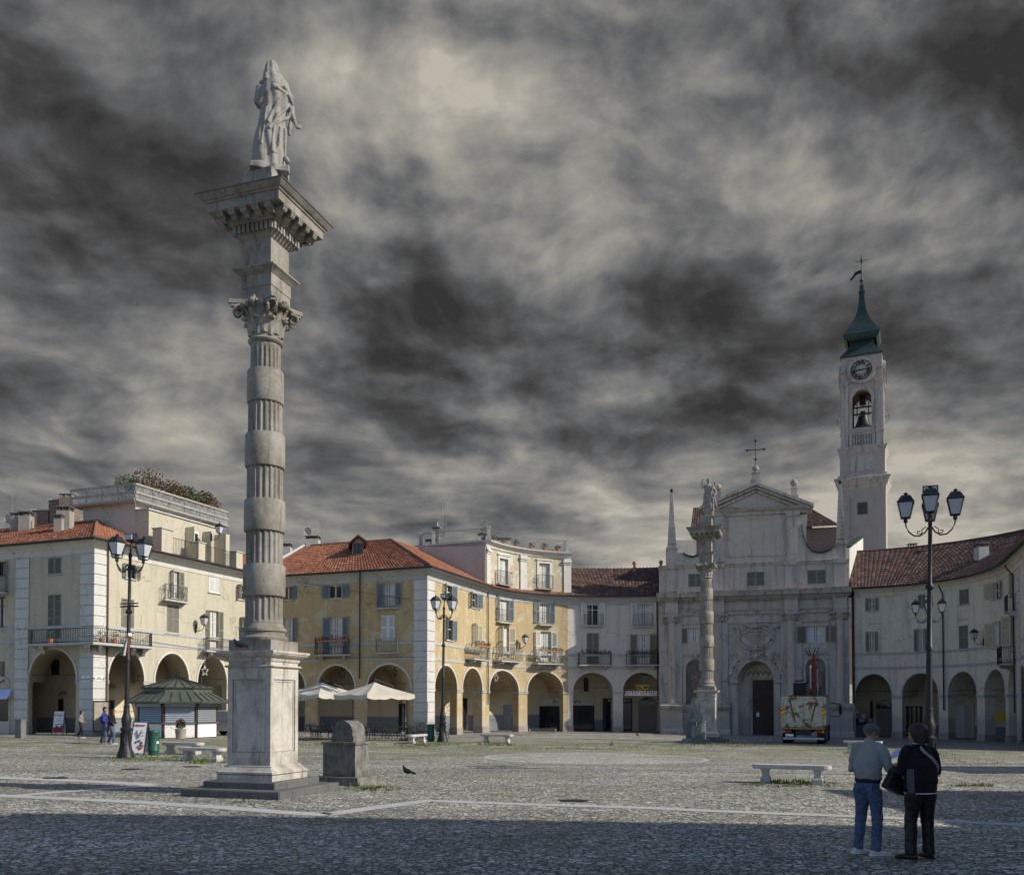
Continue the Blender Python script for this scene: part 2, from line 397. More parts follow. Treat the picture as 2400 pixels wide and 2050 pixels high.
# ---------------------------------------------------------------- facade paths
class Path:
    def __init__(s, pts):
        s.p = [V((q[0], q[1])) for q in pts]; n = len(s.p); s.s = [0.0]; s.d = []
        for a, b in zip(s.p, s.p[1:]): s.s.append(s.s[-1] + (b - a).length); s.d.append((b - a).normalized())
        nn = [V((d.y, -d.x)) for d in s.d]; s.n = nn; s.m = []
        for i in range(n):
            a = nn[max(i - 1, 0)]; b = nn[min(i, n - 2)]; h = (a + b).normalized(); s.m.append(h / max(.25, h.dot(a)))
        s.L = s.s[-1]
    def seg(s, x):
        for i in range(len(s.d)):
            if x <= s.s[i + 1]: return i
        return len(s.d) - 1
    def pt(s, x, off=0.0, z=0.0):
        i = s.seg(x); t = (x - s.s[i]) / (s.s[i + 1] - s.s[i])
        a = s.p[i] + s.m[i] * off; b = s.p[i + 1] + s.m[i + 1] * off; q = a + (b - a) * t
        return V((q.x, q.y, z))
    def nrm(s, x): return s.n[s.seg(x)]
    def dir(s, x): return s.d[s.seg(x)]
    def breaks(s, a, b, step=None):
        r = [a] + [q for q in s.s if a + 1e-4 < q < b - 1e-4] + [b]
        if step:
            o = [r[0]]
            for q in r[1:]:
                k = max(1, int(round((q - o[-1]) / step))); st0 = o[-1]
                o += [st0 + (q - st0) * j / k for j in range(1, k + 1)]
            r = o
        return r
    def S(s, u, v, off=0.0):
        d = ray(u, v); best = None
        for i in range(len(s.d)):
            a = s.p[i] + s.m[i] * off; b = s.p[i + 1] + s.m[i + 1] * off; e = b - a
            den = d.x * e.y - d.y * e.x
            if abs(den) < 1e-9: continue
            t = (a.x * e.y - a.y * e.x) / den; k = (a.x * d.y - a.y * d.x) / den
            lo = -1e-6 if i else -9; hi = 1 + 1e-6 if i < len(s.d) - 1 else 9
            if t > 0 and lo <= k <= hi and s.n[i].dot(V((d.x, d.y))) < 0 and (best is None or t < best[0]): best = (t, s.s[i] + k * (s.s[i + 1] - s.s[i]))
        if best is None: raise ValueError((u, v))
        return best[1], CHT + d.z * best[0]
    def R(s, u0, u1, v0, v1):
        vm = (v0 + v1) / 2; a = s.S(u0, vm)[0]; b = s.S(u1, vm)[0]; um = (u0 + u1) / 2
        return min(a, b), max(a, b), s.S(um, v1)[1], s.S(um, v0)[1]
    def base(s, x, off=0): q = s.pt(x, off); return gz(q.x, q.y)
def fbox(mb, pa, s0, s1, o0, o1, z0, z1, step=None):
    br = pa.breaks(s0, s1, step)
    for a, b in zip(br, br[1:]):
        a2 = a + 1e-5; b2 = b - 1e-5
        mb.hexa([pa.pt(a2, o1, z0), pa.pt(b2, o1, z0), pa.pt(b2, o0, z0), pa.pt(a2, o0, z0), pa.pt(a2, o1, z1), pa.pt(b2, o1, z1), pa.pt(b2, o0, z1), pa.pt(a2, o0, z1)])
def fprof(mb, pa, s0, s1, prof, step=None):
    """moulding: profile [(off,z)...] closed, swept along the path"""
    br = pa.breaks(s0, s1, step); rows = [[mb.p(pa.pt(x, o, z)) for o, z in prof] for x in br]; n = len(prof)
    for a, b in zip(rows, rows[1:]):
        for k in range(n): mb.f.append([a[k], a[(k + 1) % n], b[(k + 1) % n], b[k]])
    mb.f.append(rows[0]); mb.f.append(rows[-1][::-1])
def wall(mb, pa, s0, s1, z0, z1, ops, step=None, off=0.0, sub=0):
    xs = set(pa.breaks(s0, s1, step))
    for o in ops:
        if o['s1'] <= s0 or o['s0'] >= s1: continue
        xs.add(max(s0, o['s0'])); xs.add(min(s1, o['s1']))
        if o.get('arch'):
            c = (o['s0'] + o['s1']) / 2; r = (o['s1'] - o['s0']) / 2
            for k in range(1, 20): xs.add(c - r * cos(pi * k / 20))
    xs = sorted(x for x in xs if s0 - 1e-9 <= x <= s1 + 1e-9)
    f = [xs[0]]
    for x in xs[1:]:
        if x - f[-1] > 1e-4: f.append(x)
    for a, b in zip(f, f[1:]):
        mid = (a + b) / 2; live = sorted([o for o in ops if o['s0'] < mid < o['s1']], key=lambda o: o['z0'])
        zl = (z0, z0)
        for o in live:
            if o['z0'] > zl[0] + 1e-4 or o['z0'] > zl[1] + 1e-4: mb.poly([pa.pt(a, off, zl[0]), pa.pt(b, off, zl[1]), pa.pt(b, off, o['z0']), pa.pt(a, off, o['z0'])])
            zl = (otop(o, a), otop(o, b))
        mb.poly([pa.pt(a, off, zl[0]), pa.pt(b, off, zl[1]), pa.pt(b, off, z1), pa.pt(a, off, z1)])
def otop(o, x):
    if not o.get('arch'): return o['z1']
    c = (o['s0'] + o['s1']) / 2; r = (o['s1'] - o['s0']) / 2
    return o['zs'] + (o['z1'] - o['zs']) * sqrt(max(0, 1 - ((x - c) / r) ** 2))
def reveal(mb, pa, o, dep, jdep=None, nb=False, off=0.0):
    jd = jdep or dep; a, b = o['s0'], o['s1']; za = o['zs'] if o.get('arch') else o['z1']
    mb.poly([pa.pt(a, off, o['z0']), pa.pt(a, off - jd, o['z0']), pa.pt(a, off - jd, za), pa.pt(a, off, za)])
    mb.poly([pa.pt(b, off, o['z0']), pa.pt(b, off, za), pa.pt(b, off - jd, za), pa.pt(b, off - jd, o['z0'])])
    if not nb: mb.poly([pa.pt(a, off, o['z0']), pa.pt(b, off, o['z0']), pa.pt(b, off - jd, o['z0']), pa.pt(a, off - jd, o['z0'])])
    if o.get('arch'):
        c = (a + b) / 2; r = (b - a) / 2; xs = [c - r * cos(pi * k / 20) for k in range(21)]
    else: xs = [a, b]
    for x, y in zip(xs, xs[1:]):
        mb.poly([pa.pt(x, off, otop(o, x)), pa.pt(x, off - dep, otop(o, x)), pa.pt(y, off - dep, otop(o, y)), pa.pt(y, off, otop(o, y))])
def archring(mb, pa, o, wd_, o0, o1, legs=0.0):
    c = (o['s0'] + o['s1']) / 2; r = (o['s1'] - o['s0']) / 2; h = o['z1'] - o['zs']; pr = None
    ks = [(-1, None)] + [(k, None) for k in range(21)] + [(21, None)] if legs else [(k, None) for k in range(21)]
    for k, _ in ks:
        a = pi * min(max(k, 0), 20) / 20; zo = -legs if k in (-1, 21) else 0
        i = (c - r * cos(a), o['zs'] + h * sin(a) + zo); e = (c - (r + wd_) * cos(a), o['zs'] + (h + wd_) * sin(a) + zo)
        if pr:
            (i0, e0) = pr
            mb.hexa([pa.pt(i0[0], o1, i0[1]), pa.pt(i[0], o1, i[1]), pa.pt(i[0], o0, i[1]), pa.pt(i0[0], o0, i0[1]),
                     pa.pt(e0[0], o1, e0[1]), pa.pt(e[0], o1, e[1]), pa.pt(e[0], o0, e[1]), pa.pt(e0[0], o0, e0[1])])
        pr = (i, e)
def tiles(name, mat, par, pa, s0, s1, oe, ze, orr, zr, per=.25, row=.42, inset0=0.0, inset1=0.0, amp=.045):
    """roof slope of clay tiles from eave offset/height to ridge offset/height"""
    mb = MB(); mb.uv = []; n = max(1, int((s1 - s0) / per)); ln = sqrt((oe - orr) ** 2 + (ze - zr) ** 2); rw = max(2, int(ln / row))
    xs = [s0 + (s1 - s0) * i / (n * 4) for i in range(n * 4 + 1)]
    wave = [0, .8, 1, .8]
    nz = abs(orr - oe) / ln
    rows = []; uvv = []
    for j in range(rw):
        for e in (0, 1):
            t = (j + e * .995) / rw; lift = .035 * (1 - e)
            z = ze + (zr - ze) * t; off = oe + (orr - oe) * t; r = []
            a = s0 + inset0 * t; b_ = s1 - inset1 * t
            for i, x in enumerate(xs):
                xx = a + (b_ - a) * (x - s0) / (s1 - s0)
                r.append(mb.p(pa.pt(xx, off, z + (wave[i % 4] * amp + lift) / nz)))
            rows.append(r); uvv.append(j)
    for q in range(len(rows) - 1):
        a, b_ = rows[q], rows[q + 1]; j = uvv[q]
        for i in range(len(xs) - 1):
            mb.f.append([a[i], a[i + 1], b_[i + 1], b_[i]])
            cc = (i // 4 + .5, j + .5); mb.uv.append([cc] * 4)
    o = mb.build(name, mat, par); return o
# ================================================================ ground
A2 = V((.3535, .9354)); B2 = V((.9354, -.3535))
def sheet(name, mat, fn, nx, ny, lift=0.0, thick=0.0):
    mb = MB(); idx = [[None] * (ny + 1) for _ in range(nx + 1)]
    for i in range(nx + 1):
        for j in range(ny + 1):
            x, y = fn(i / nx, j / ny); idx[i][j] = mb.p((x, y, gz(x, y) + lift))
    for i in range(nx):
        for j in range(ny): mb.f.append([idx[i][j], idx[i + 1][j], idx[i + 1][j + 1], idx[i][j + 1]])
    return mb.build(name, mat)
def stretch(t, a, b, c, d):  # fine in the middle, coarse to the horizon
    if t < .15: return a + (b - a) * (t / .15)
    if t > .85: return c + (d - c) * ((t - .85) / .15)
    return b + (c - b) * (t - .15) / .7
struct(sheet('ground', 'cobble', lambda a, b: (stretch(a, -900, -60, 60, 900), stretch(b, -500, -10, 90, 1500)), 120, 120))
def ribbon(name, pts, wd, mat='slab', lift=.006, step=.8):
    pa = Path(pts); k = max(2, int(pa.L / step))
    def fn(a, b): q = pa.pt(a * pa.L, (b - .5) * wd); return q.x, q.y
    return struct(sheet(name, mat, fn, k, 2, lift))
def gp2(*uv): return [(lambda q: (q.x, q.y))(GP(u, v)) for u, v in uv]
ribbon('paving_strip', gp2((-300, 1846), (0, 1864), (300, 1878), (540, 1893), (700, 1906), (768, 1909)), .42)
ribbon('paving_strip', gp2((768, 1908), (860, 1895), (1000, 1876), (1012, 1875)), .42)
ribbon('paving_strip', gp2((1000, 1876), (1250, 1885), (1500, 1892), (1737, 1903), (2050, 1914), (2400, 1933), (2600, 1945)), .36)
ribbon('paving_strip', gp2((-200, 1812), (0, 1822), (200, 1830), (365, 1839)), .5)
ribbon('paving_strip', gp2((40, 1864), (170, 1853), (290, 1845), (365, 1840)), .42)
cc = GP(1395, 1776)
struct(sheet('paved_circle', 'slab', lambda a, b: (cc.x + 4.3 * cos(2 * pi * a) * (.955 + .045 * b), cc.y + 4.3 * sin(2 * pi * a) * (.955 + .045 * b)), 60, 1, .007))
struct(sheet('paved_circle', 'cobble_pale', lambda a, b: (cc.x + 4.1 * cos(2 * pi * a) * b, cc.y + 4.1 * sin(2 * pi * a) * b), 60, 4, .006))
for (u, v, r) in ((310, 1802, .33), (450, 1796, .3), (130, 1823, .34), (1345, 1876, .3)):
    q = GP(u, v)
    struct(sheet('manhole_cover', 'dark_iron', lambda a, b: (q.x + r * cos(2 * pi * a) * b, q.y + r * .8 * sin(2 * pi * a) * b), 20, 1, .012))

# ================================================================ buildings
class Bld:
    def __init__(s, name, label, cat, pa, eave, wallmat, over=.55):
        s.pa = pa; s.eave = eave; s.m = wallmat; s.ops = []; q = pa.pt(pa.L * .5)
        s.root = thing(name, label, cat, (q.x, q.y, gz(q.x, q.y)))
    def rng(s, a, b): return a, b
def slatshut(mb, pa, hs, sgn, wd_, z0, z1, ang, off=.03):
    T = pa.dir(hs) * sgn; N = pa.nrm(hs); d = T * cos(ang) + N * sin(ang); n = (N * cos(ang) - T * sin(ang))
    o = pa.pt(hs, off); o = V((o.x, o.y)); th = .045
    def bx(a, b, c, e, t0=0, t1=th):
        q = [o + d * a + n * t0, o + d * b + n * t0, o + d * b + n * t1, o + d * a + n * t1]
        mb.hexa([(k.x, k.y, c) for k in q] + [(k.x, k.y, e) for k in q])
    fr = .07; bx(0, fr, z0, z1); bx(wd_ - fr, wd_, z0, z1); bx(fr, wd_ - fr, z0, z0 + fr); bx(fr, wd_ - fr, z1 - fr, z1)
    zm = (z0 + z1) / 2
    if z1 - z0 > 1.7: bx(fr, wd_ - fr, zm - .04, zm + .04)
    z = z0 + fr + .01
    while z < z1 - fr - .05:
        q = [o + d * fr + n * .002, o + d * (wd_ - fr) + n * .002, o + d * (wd_ - fr) + n * (th - .004), o + d * fr + n * (th - .004)]
        mb.hexa([(q[0].x, q[0].y, z + .05), (q[1].x, q[1].y, z + .05), (q[2].x, q[2].y, z), (q[3].x, q[3].y, z),
                 (q[0].x, q[0].y, z + .064), (q[1].x, q[1].y, z + .064), (q[2].x, q[2].y, z + .014), (q[3].x, q[3].y, z + .014)])
        z += .075
JR = random.Random(1)
def window(b, u0, u1, v0, v1, sh='open', col='shutter_green', curtain=False, angs=(170, 170), frame='frame_white', sill=True, rooted=True, dep=.24, szz=None, wsh=None, shift=None):
    pa = b.pa
    s0, s1, z0, z1 = szz or pa.R(u0, u1, v0, v1)
    JR.seed(int(s0 * 97 + z0 * 31)); angs = tuple(None if a is None else a + JR.uniform(-14, 5) for a in angs)
    o = dict(s0=s0, s1=s1, z0=z0, z1=z1); b.ops.append(o); o['dep'] = dep
    fm = MB(); fo = -.16; w_ = s1 - s0
    for (a, c, e, g) in ((s0, s0 + .07, z0, z1), (s1 - .07, s1, z0, z1), (s0 + .07, s1 - .07, z0, z0 + .07), (s0 + .07, s1 - .07, z1 - .07, z1), ((s0 + s1) / 2 - .045, (s0 + s1) / 2 + .045, z0 + .07, z1 - .07)):
        fbox(fm, pa, a, c, fo - .05, fo, e, g)
    if z1 - z0 > 1.0:
        zt = z0 + (z1 - z0) * (.70 if z1 - z0 > 1.8 else .55)
        fbox(fm, pa, s0 + .07, s1 - .07, fo - .045, fo - .004, zt - .025, zt + .025)
    if z1 - z0 > 2.1: fbox(fm, pa, s0 + .07, s1 - .07, fo - .045, fo - .004, z0 + .07, z0 + .5)
    f = fm.build('window', frame, b.root)
    g = MB(); fbox(g, pa, s0 + .03, s1 - .03, fo - .04, fo - .03, z0 + .03, z1 - .03); g.build('pane', 'glass', f)
    if curtain:
        g = MB(); m_ = (s0 + s1) / 2
        for (a, c) in ((s0 + .07, m_ - .1), (m_ + .1, s1 - .07)):
            k = 8
            for i in range(k):
                x0 = a + (c - a) * i / k; x1 = a + (c - a) * (i + 1) / k; o_ = fo - .028 + (.012 if i % 2 else 0)
                g.poly([pa.pt(x0, o_, z0 + .08), pa.pt(x1, fo - .028 + (0 if i % 2 else .012), z0 + .08), pa.pt(x1, fo - .028 + (0 if i % 2 else .012), z1 - .08), pa.pt(x0, o_, z1 - .08)])
        g.build('curtain', 'curtain', f)
    if sh == 'closed':
        for sg in (1, -1):
            g = MB(); slatshut(g, pa, s0 if sg == 1 else s1, sg, w_ / 2 - .01, z0 + .01, z1 - .01, 0, -.06); g.build('shutter', col, f)
    elif sh == 'open':
        for i, sg in enumerate((1, -1)):
            if angs[i] is None: continue
            g = MB(); slatshut(g, pa, s0 if sg == 1 else s1, sg, wsh or w_ / 2, z0 + .01, z1 - .01, radians(angs[i])); g.build('shutter', col, f)
    if sill:
        g = MB(); fbox(g, pa, s0 - .1, s1 + .1, -.1, .09, z0 - .07, z0 - .004); g.build('sill', 'trim_grey', f)
    return f, (s0, s1, z0, z1)
def railing(mb, pts, z0, z1, step=.12, r=.011, curvy=False):
    for a, b in zip(pts, pts[1:]):
        a = V(a); b = V(b); ln = (b - a).length; n = max(1, int(ln / step))
        for zz_ in (z0 + .06, z1): mb.tube([(a.x, a.y, zz_), (b.x, b.y, zz_)], .018 if zz_ == z1 else .013, 4)
        for i in range(n + 1):
            q = a + (b - a) * (i / n)
            if curvy:
                t = (b - a).normalized() * step * .42 * (1 if i % 2 else -1); h = z1 - z0
                mb.tube([(q.x, q.y, z0), (q.x + t.x, q.y + t.y, z0 + h * .3), (q.x, q.y, z0 + h * .55), (q.x - t.x * .5, q.y - t.y * .5, z0 + h * .8), (q.x, q.y, z1)], r * 1.2, 3)
            else: mb.tube([(q.x, q.y, z0), (q.x, q.y, z1)], r, 4)
def balcony(b, u0, u1, v0, v1, dep=.8, col='grey_iron', curvy=False, br=2, slab='trim_grey', par=None, step=.12, th=.1):
    pa = b.pa; s0, s1, z0, z1 = pa.R(u0, u1, v0, v1)
    try:
        a = pa.S(u0, (v0 + v1) / 2, dep)[0]; c = pa.S(u1, (v0 + v1) / 2, dep)[0]; zb = pa.S((u0 + u1) / 2, v1, dep)[1]; zt = pa.S((u0 + u1) / 2, v0, dep)[1]
        s0, s1 = max(min(a, c), s0), min(max(a, c), s1); z0, z1 = zb + .0, zt
    except ValueError: pass
    mb = MB(); fbox(mb, pa, s0 - .05, s1 + .05, -.02, dep + .04, z0 - th, z0); r_ = mb.build('balcony', slab, b.root)
    mb = MB(); pts = [pa.pt(s0, .03), pa.pt(s0, dep)] + [pa.pt(x, dep) for x in pa.breaks(s0, s1)[1:-1]] + [pa.pt(s1, dep), pa.pt(s1, .03)]
    railing(mb, [(q.x, q.y, 0) for q in pts], z0, z1, step, curvy=curvy); mb.build('railing', col, r_)
    for i in range(br):
        x = s0 + (s1 - s0) * (.16 + .68 * i / max(1, br - 1)); mb = MB()
        fprof_y(mb, pa, x - .1, x + .1, [(0, z0 - th - .38), (.12, z0 - th - .32), (.3, z0 - th - .2), (dep * .85, z0 - th - .14), (dep * .9, z0 - th - .003), (0, z0 - th - .003)]); mb.build('bracket', 'trim_grey', r_)
    return r_, (s0, s1, z0, z1)
def fprof_y(mb, pa, s0, s1, prof): fprof(mb, pa, s0, s1, prof)
def arcade(b, arches, zs, zc, gw=.75, vd=4.2, imp='trim_grey', ring='trim_white', wallmat='portico', end=None):
    """arches: [(s0,s1)]. zs springing, zc crown"""
    b.arc = []
    for (a, c) in arches:
        o = dict(s0=a, s1=c, z0=-1, z1=zc, zs=zs, arch=True); b.ops.append(o); b.arc.append(o)
    b.vd = vd; b.gw = gw; pa = b.pa
    ends = end or (0, pa.L)
    b.piers = []
    xs = [ends[0]] + [q for a in arches for q in a] + [ends[1]]
    for i in range(0, len(xs), 2):
        if xs[i + 1] - xs[i] > .05: b.piers.append((xs[i], xs[i + 1]))
    for (x0, x1) in b.piers:
        mb = MB(); fbox(mb, pa, x0 - .05, x1 + .05, -gw - .05, .06, zs - .2, zs - .05); fbox(mb, pa, x0 - .09, x1 + .09, -gw - .08, .1, zs - .05, zs - .005); mb.build('impost', imp, b.root)
        mb = MB(); fbox(mb, pa, x0 - .03, x1 + .03, -gw - .03, .04, -1, b.pa.base((x0 + x1) / 2) + .5); mb.build('pier_plinth', 'concrete', b.root)
    for o in b.arc:
        mb = MB(); archring(mb, pa, o, .13, -.02, .035); mb.build('arch_moulding', ring, b.root)
def finish(b, z1=None, step=None, back=9.0, caps=(1, 1), body='wall'):
    pa = b.pa; z1 = z1 or b.eave; mb = MB()
    wall(mb, pa, 0, pa.L, -1.2, z1, b.ops, step)
    for o in b.ops:
        if o.get('arch') and o in getattr(b, 'arc', []): reveal(mb, pa, o, b.vd, b.gw, nb=True)
        else: reveal(mb, pa, o, o.get('dep', .24))
    if hasattr(b, 'arc'):
        zs = b.arc[0]['zs']
        for (x0, x1) in b.piers:
            for q0, q1 in zip(pa.breaks(x0, x1), pa.breaks(x0, x1)[1:]):
                mb.poly([pa.pt(q0, -b.gw, -1.2), pa.pt(q1, -b.gw, -1.2), pa.pt(q1, -b.gw, zs), pa.pt(q0, -b.gw, zs)])
                mb.poly([pa.pt(q0, -b.gw, zs), pa.pt(q1, -b.gw, zs), pa.pt(q1, -b.vd, zs), pa.pt(q0, -b.vd, zs)])
    mb.build(body, b.m, b.root)
    mb = MB(); wall(mb, pa, 0, pa.L, -1.2, z1, [], None, off=-back)  # unseen plain rear wall and ends, added to block the sun
    for k, x in ((0, 0), (1, pa.L)):
        if caps[k]: mb.poly([pa.pt(x, 0, -1.2), pa.pt(x, -back, -1.2), pa.pt(x, -back, z1), pa.pt(x, 0, z1)])
    mb.build('rear_wall', b.m, b.root)
    if hasattr(b, 'arc'):
        mb = MB(); wall(mb, pa, 0, pa.L, -1.2, b.arc[0]['z1'] + .05, b.inner if hasattr(b, 'inner') else [], None, off=-b.vd)
        mb.build('portico_wall', 'portico', b.root)
        mb = MB(); x0, x1 = b.piers[0][0], b.piers[-1][1]
        gaps = sorted([(o['s0'], o['s1']) for o in getattr(b, 'dadoskip', [])]); x = x0
        for g0, g1 in gaps + [(x1, x1)]:
            if g0 > x: fbox(mb, pa, x, g0, -b.vd, -b.vd + .02, -1, pa.base(x) + .95)
            x = max(x, g1)
        mb.build('dado', 'blue_dado', b.root)
def cornice(b, z, prof, mat='trim_white', s0=0, s1=None, name='cornice'):
    mb = MB(); fprof(mb, b.pa, s0, s1 or b.pa.L, [(o, z + h) for o, h in prof]); return mb.build(name, mat, b.root)
EAVE = [(0, -.75), (.04, -.75), (.06, -.45), (.14, -.38), (.25, -.2), (.45, -.08), (.45, 0), (0, 0)]
def gutter(b, z, off=.62, s0=0, s1=None):
    mb = MB(); s1 = s1 or b.pa.L; fprof(mb, b.pa, s0, s1, [(off - .02, z - .02), (off, z - .1), (off + .08, z - .12), (off + .14, z - .05), (off + .14, z + .03), (off - .02, z + .03)])
    mb.build('gutter', 'gutter', b.root)
def downpipe(b, u, vt, vb, mat='pipe', off=.12, zg=None, r=.05):
    s, z = b.pa.S(u, (vt + vb) / 2); zt = b.pa.S(u, vt)[1]; zb = b.pa.base(s) + .3 if vb is None else b.pa.S(u, vb)[1]
    mb = MB(); q = [b.pa.pt(s, .55, zt + .25), b.pa.pt(s, .5, zt + .05), b.pa.pt(s, off, zt - .4), b.pa.pt(s, off, zb)]
    mb.tube(q, r, 6); mb.build('downpipe', mat, b.root)
def quoins(b, s0, s1, z0, z1, n, off=.05, mat='quoin', name='quoin_pilaster', ends=(0, 0)):
    mb = MB(); h = (z1 - z0) / n
    for i in range(n): fbox(mb, b.pa, s0, s1, -.01, off, z0 + i * h + .035, z0 + (i + 1) * h - .035)
    fbox(mb, b.pa, s0 + .02, s1 - .02, -.01, off - .055, z0, z1); mb.build(name, mat, b.root)
def plain_poly_block(root, name, mat, T, x0, x1, y0, y1, z0, z1):
    mb = MB(T); mb.box(x0, x1, y0, y1, z0, z1); return mb.build(name, mat, root)
def chimney(par, T, x, y, z0, z1, w, d, mat='grey_wall', cap=True, name='chimney', slots=True):
    mb = MB(T); mb.box(x - w / 2, x + w / 2, y - d / 2, y + d / 2, z0, z1 - .28); o = mb.build(name, mat, par)
    if cap:
        mb = MB(T); n = max(2, int(w / .35))
        for i in range(n + 1):
            xx = x - w / 2 + .04 + (w - .08) * i / n
            for yy in (y - d / 2 + .04, y + d / 2 - .04): mb.box(xx - .04, xx + .04, yy - .04, yy + .04, z1 - .28, z1 - .06)
        mb.box(x - w / 2 - .07, x + w / 2 + .07, y - d / 2 - .07, y + d / 2 + .07, z1 - .06, z1); mb.build('chimney_cap', 'dark_stone' if mat != 'brick' else 'slab', o)
    return o
def leaves(mb, c, rad, n, size, rnd):
    for _ in range(n):
        while True:
            q = V((rnd.uniform(-1, 1), rnd.uniform(-1, 1), rnd.uniform(-1, 1)))
            if q.length < 1: break
        q = V((q.x * rad[0], q.y * rad[1], q.z * rad[2])) + V(c)
        a = V((rnd.gauss(0, 1), rnd.gauss(0, 1), rnd.gauss(0, 1))).normalized(); e = a.orthogonal().normalized() * size * rnd.uniform(.5, 1.2); f = a.cross(e).normalized() * size * .45
        mb.poly([q - e, q + f, q + e, q - f])

# ---------------------------------------------------------------- corner house at the far left
C1 = P(217, 1723.7, 51.2); C1 = V((C1.x, C1.y))
paL = Path([C1 - B2 * 22, C1, C1 + A2 * 25]); sc1 = 22.0
E1 = paL.S(217, 1265)[1]
b1 = Bld('corner_building', 'cream stuccoed corner house with quoins, arcade, wrapping corner balcony and scaffolded roof terrace', 'building', paL, E1, 'cream')
def TL(q): p = C1 + A2 * q[1] - B2 * q[0]; return V((p.x, p.y, q[2]))   # (b leftwards along the front, a depth, z)
W1 = [(113, 144, 1306, 1345, 'closed', (0, 0), 0), (112, 143, 1393, 1502, 'closed', (0, 0), 0),
      (297, 318, 1322, 1356, 'open', (165, 170), 0), (401, 420, 1338, 1402, 'open', (120, 165), 1), (490, 515, 1353, 1389, 'closed', (0, 0), 0),
      (284, 314, 1403, 1478, 'closed', (0, 0), 0), (391, 419, 1417, 1484, 'closed', (0, 0), 0), (492, 512, 1431, 1520, 'open', (160, 170), 1), (-8, 11, 1316, 1350, 'open', (170, 165), 0), (-8, 12, 1398, 1470, 'open', (None, None), 1),
      (556, 575, 1371, 1405, 'open', (100, 100), 0), (562, 582, 1447, 1510, 'open', (100, 170), 0)]
for (u0, u1, v0, v1, sh, an, cu) in W1:
    window(b1, u0, u1, v0, v1, sh, 'shutter_white' if (u0, v0) == (490, 1353) else 'shutter_green', bool(cu), an, frame='frame_brown' if u0 < 0 else 'frame_white')
zs1 = paL.S(217, 1593)[1]; zc1 = paL.S(130, 1519.5)[1]
ar = [(paL.S(68, 1600)[0], paL.S(178, 1600)[0])] + [(paL.S(a, 1600)[0], paL.S(c, 1600)[0]) for a, c in ((254, 338), (363.5, 443), (463.4, 531.4))]
w_ = ar[-1][1] - ar[-1][0]; g_ = ar[-1][0] - ar[-2][1]
ar.append((ar[-1][1] + g_, ar[-1][1] + g_ + w_))
arcade(b1, ar, zs1, zc1, end=(paL.S(36, 1600)[0], ar[-1][1] + 1.5))
b1.inner = []
finish(b1)
cornice(b1, E1, EAVE, 'trim_white'); gutter(b1, E1)
q0 = paL.base(22)
quoins(b1, paL.S(187, 1500)[0], sc1, q0 + .3, E1 - .78, 17, .085)
quoins(b1, sc1, paL.S(248, 1500)[0], q0 + .3, E1 - .78, 17, .085)
quoins(b1, paL.S(36, 1500)[0], paL.S(67, 1500)[0], q0 + .3, E1 - .78, 17, .08)
for (v0, v1) in ((1477, 1485), (1510, 1516)):
    mb = MB(); zz0 = paL.S(217, v1 - 14)[1]; fbox(mb, paL, 0, paL.L, 0, .035, zz0, zz0 + .22); mb.build('string_course', 'trim_grey', b1.root)
downpipe(b1, 252, 1275, 1652)
# wrapping balcony
zt = paL.S(217, 1474)[1]; zb = paL.S(217, 1509)[1] + .05; sA = paL.S(66, 1490, .9)[0]; sB = paL.S(356, 1500, .9)[0]
mb = MB(); fbox(mb, paL, sA, sB, -.02, .98, zb - .14, zb); ba = mb.build('balcony', 'trim_grey', b1.root)
mb = MB(); railing(mb, [tuple(paL.pt(sA, .03)), tuple(paL.pt(sA, .92)), tuple(paL.pt(sc1, .92)), tuple(paL.pt(sB, .92)), tuple(paL.pt(sB, .03))], zb, zt, .13, .014); mb.build('railing', 'dark_iron', ba)
for x in (sA + .9, sA + 4.2, sc1 - .35, sc1 + .5, sc1 + 3.0, sB - .5):
    mb = MB(); fprof(mb, paL, x - .13, x + .13, [(0, zb - .55), (.15, zb - .5), (.35, zb - .33), (.75, zb - .28), (.8, zb - .145), (0, zb - .145)]); mb.build('bracket', 'trim_white', ba)
rnd = random.Random(3)
for x in (sc1 + .6, sc1 + 1.5, sc1 + 2.6, sc1 - 3.2):
    q = paL.pt(x, .5); mb = MB(); mb.lathe(q.x, q.y, [(.12, zb + .01), (.18, zb + .3)], 10); o = mb.build('flower_pot', 'terracotta'); tag(o, {0: 'terracotta pot with plant on the wrapping balcony, next to its corner', 1: 'second terracotta plant pot from the corner on the sunlit balcony side', 2: 'third terracotta plant pot from the corner on the sunlit balcony side', 3: 'terracotta plant pot on the shaded front stretch of the wrapping balcony'}[[sc1 + .6, sc1 + 1.5, sc1 + 2.6, sc1 - 3.2].index(x)], 'flower pot', 'pots on the corner balcony')
    mb = MB(); leaves(mb, (q.x, q.y, zb + .5), (.28, .28, .28), 90, .06, rnd); mb.build('plant', 'leaf', o)
balcony(b1, 384, 439, 1371, 1406, .5, 'grey_iron', curvy=True, br=0)
balcony(b1, 476, 560, 1497, 1526, .75, 'dark_iron', br=2)
balcony(b1, -30, 19, 1350, 1387, .6, 'dark_iron', br=0)
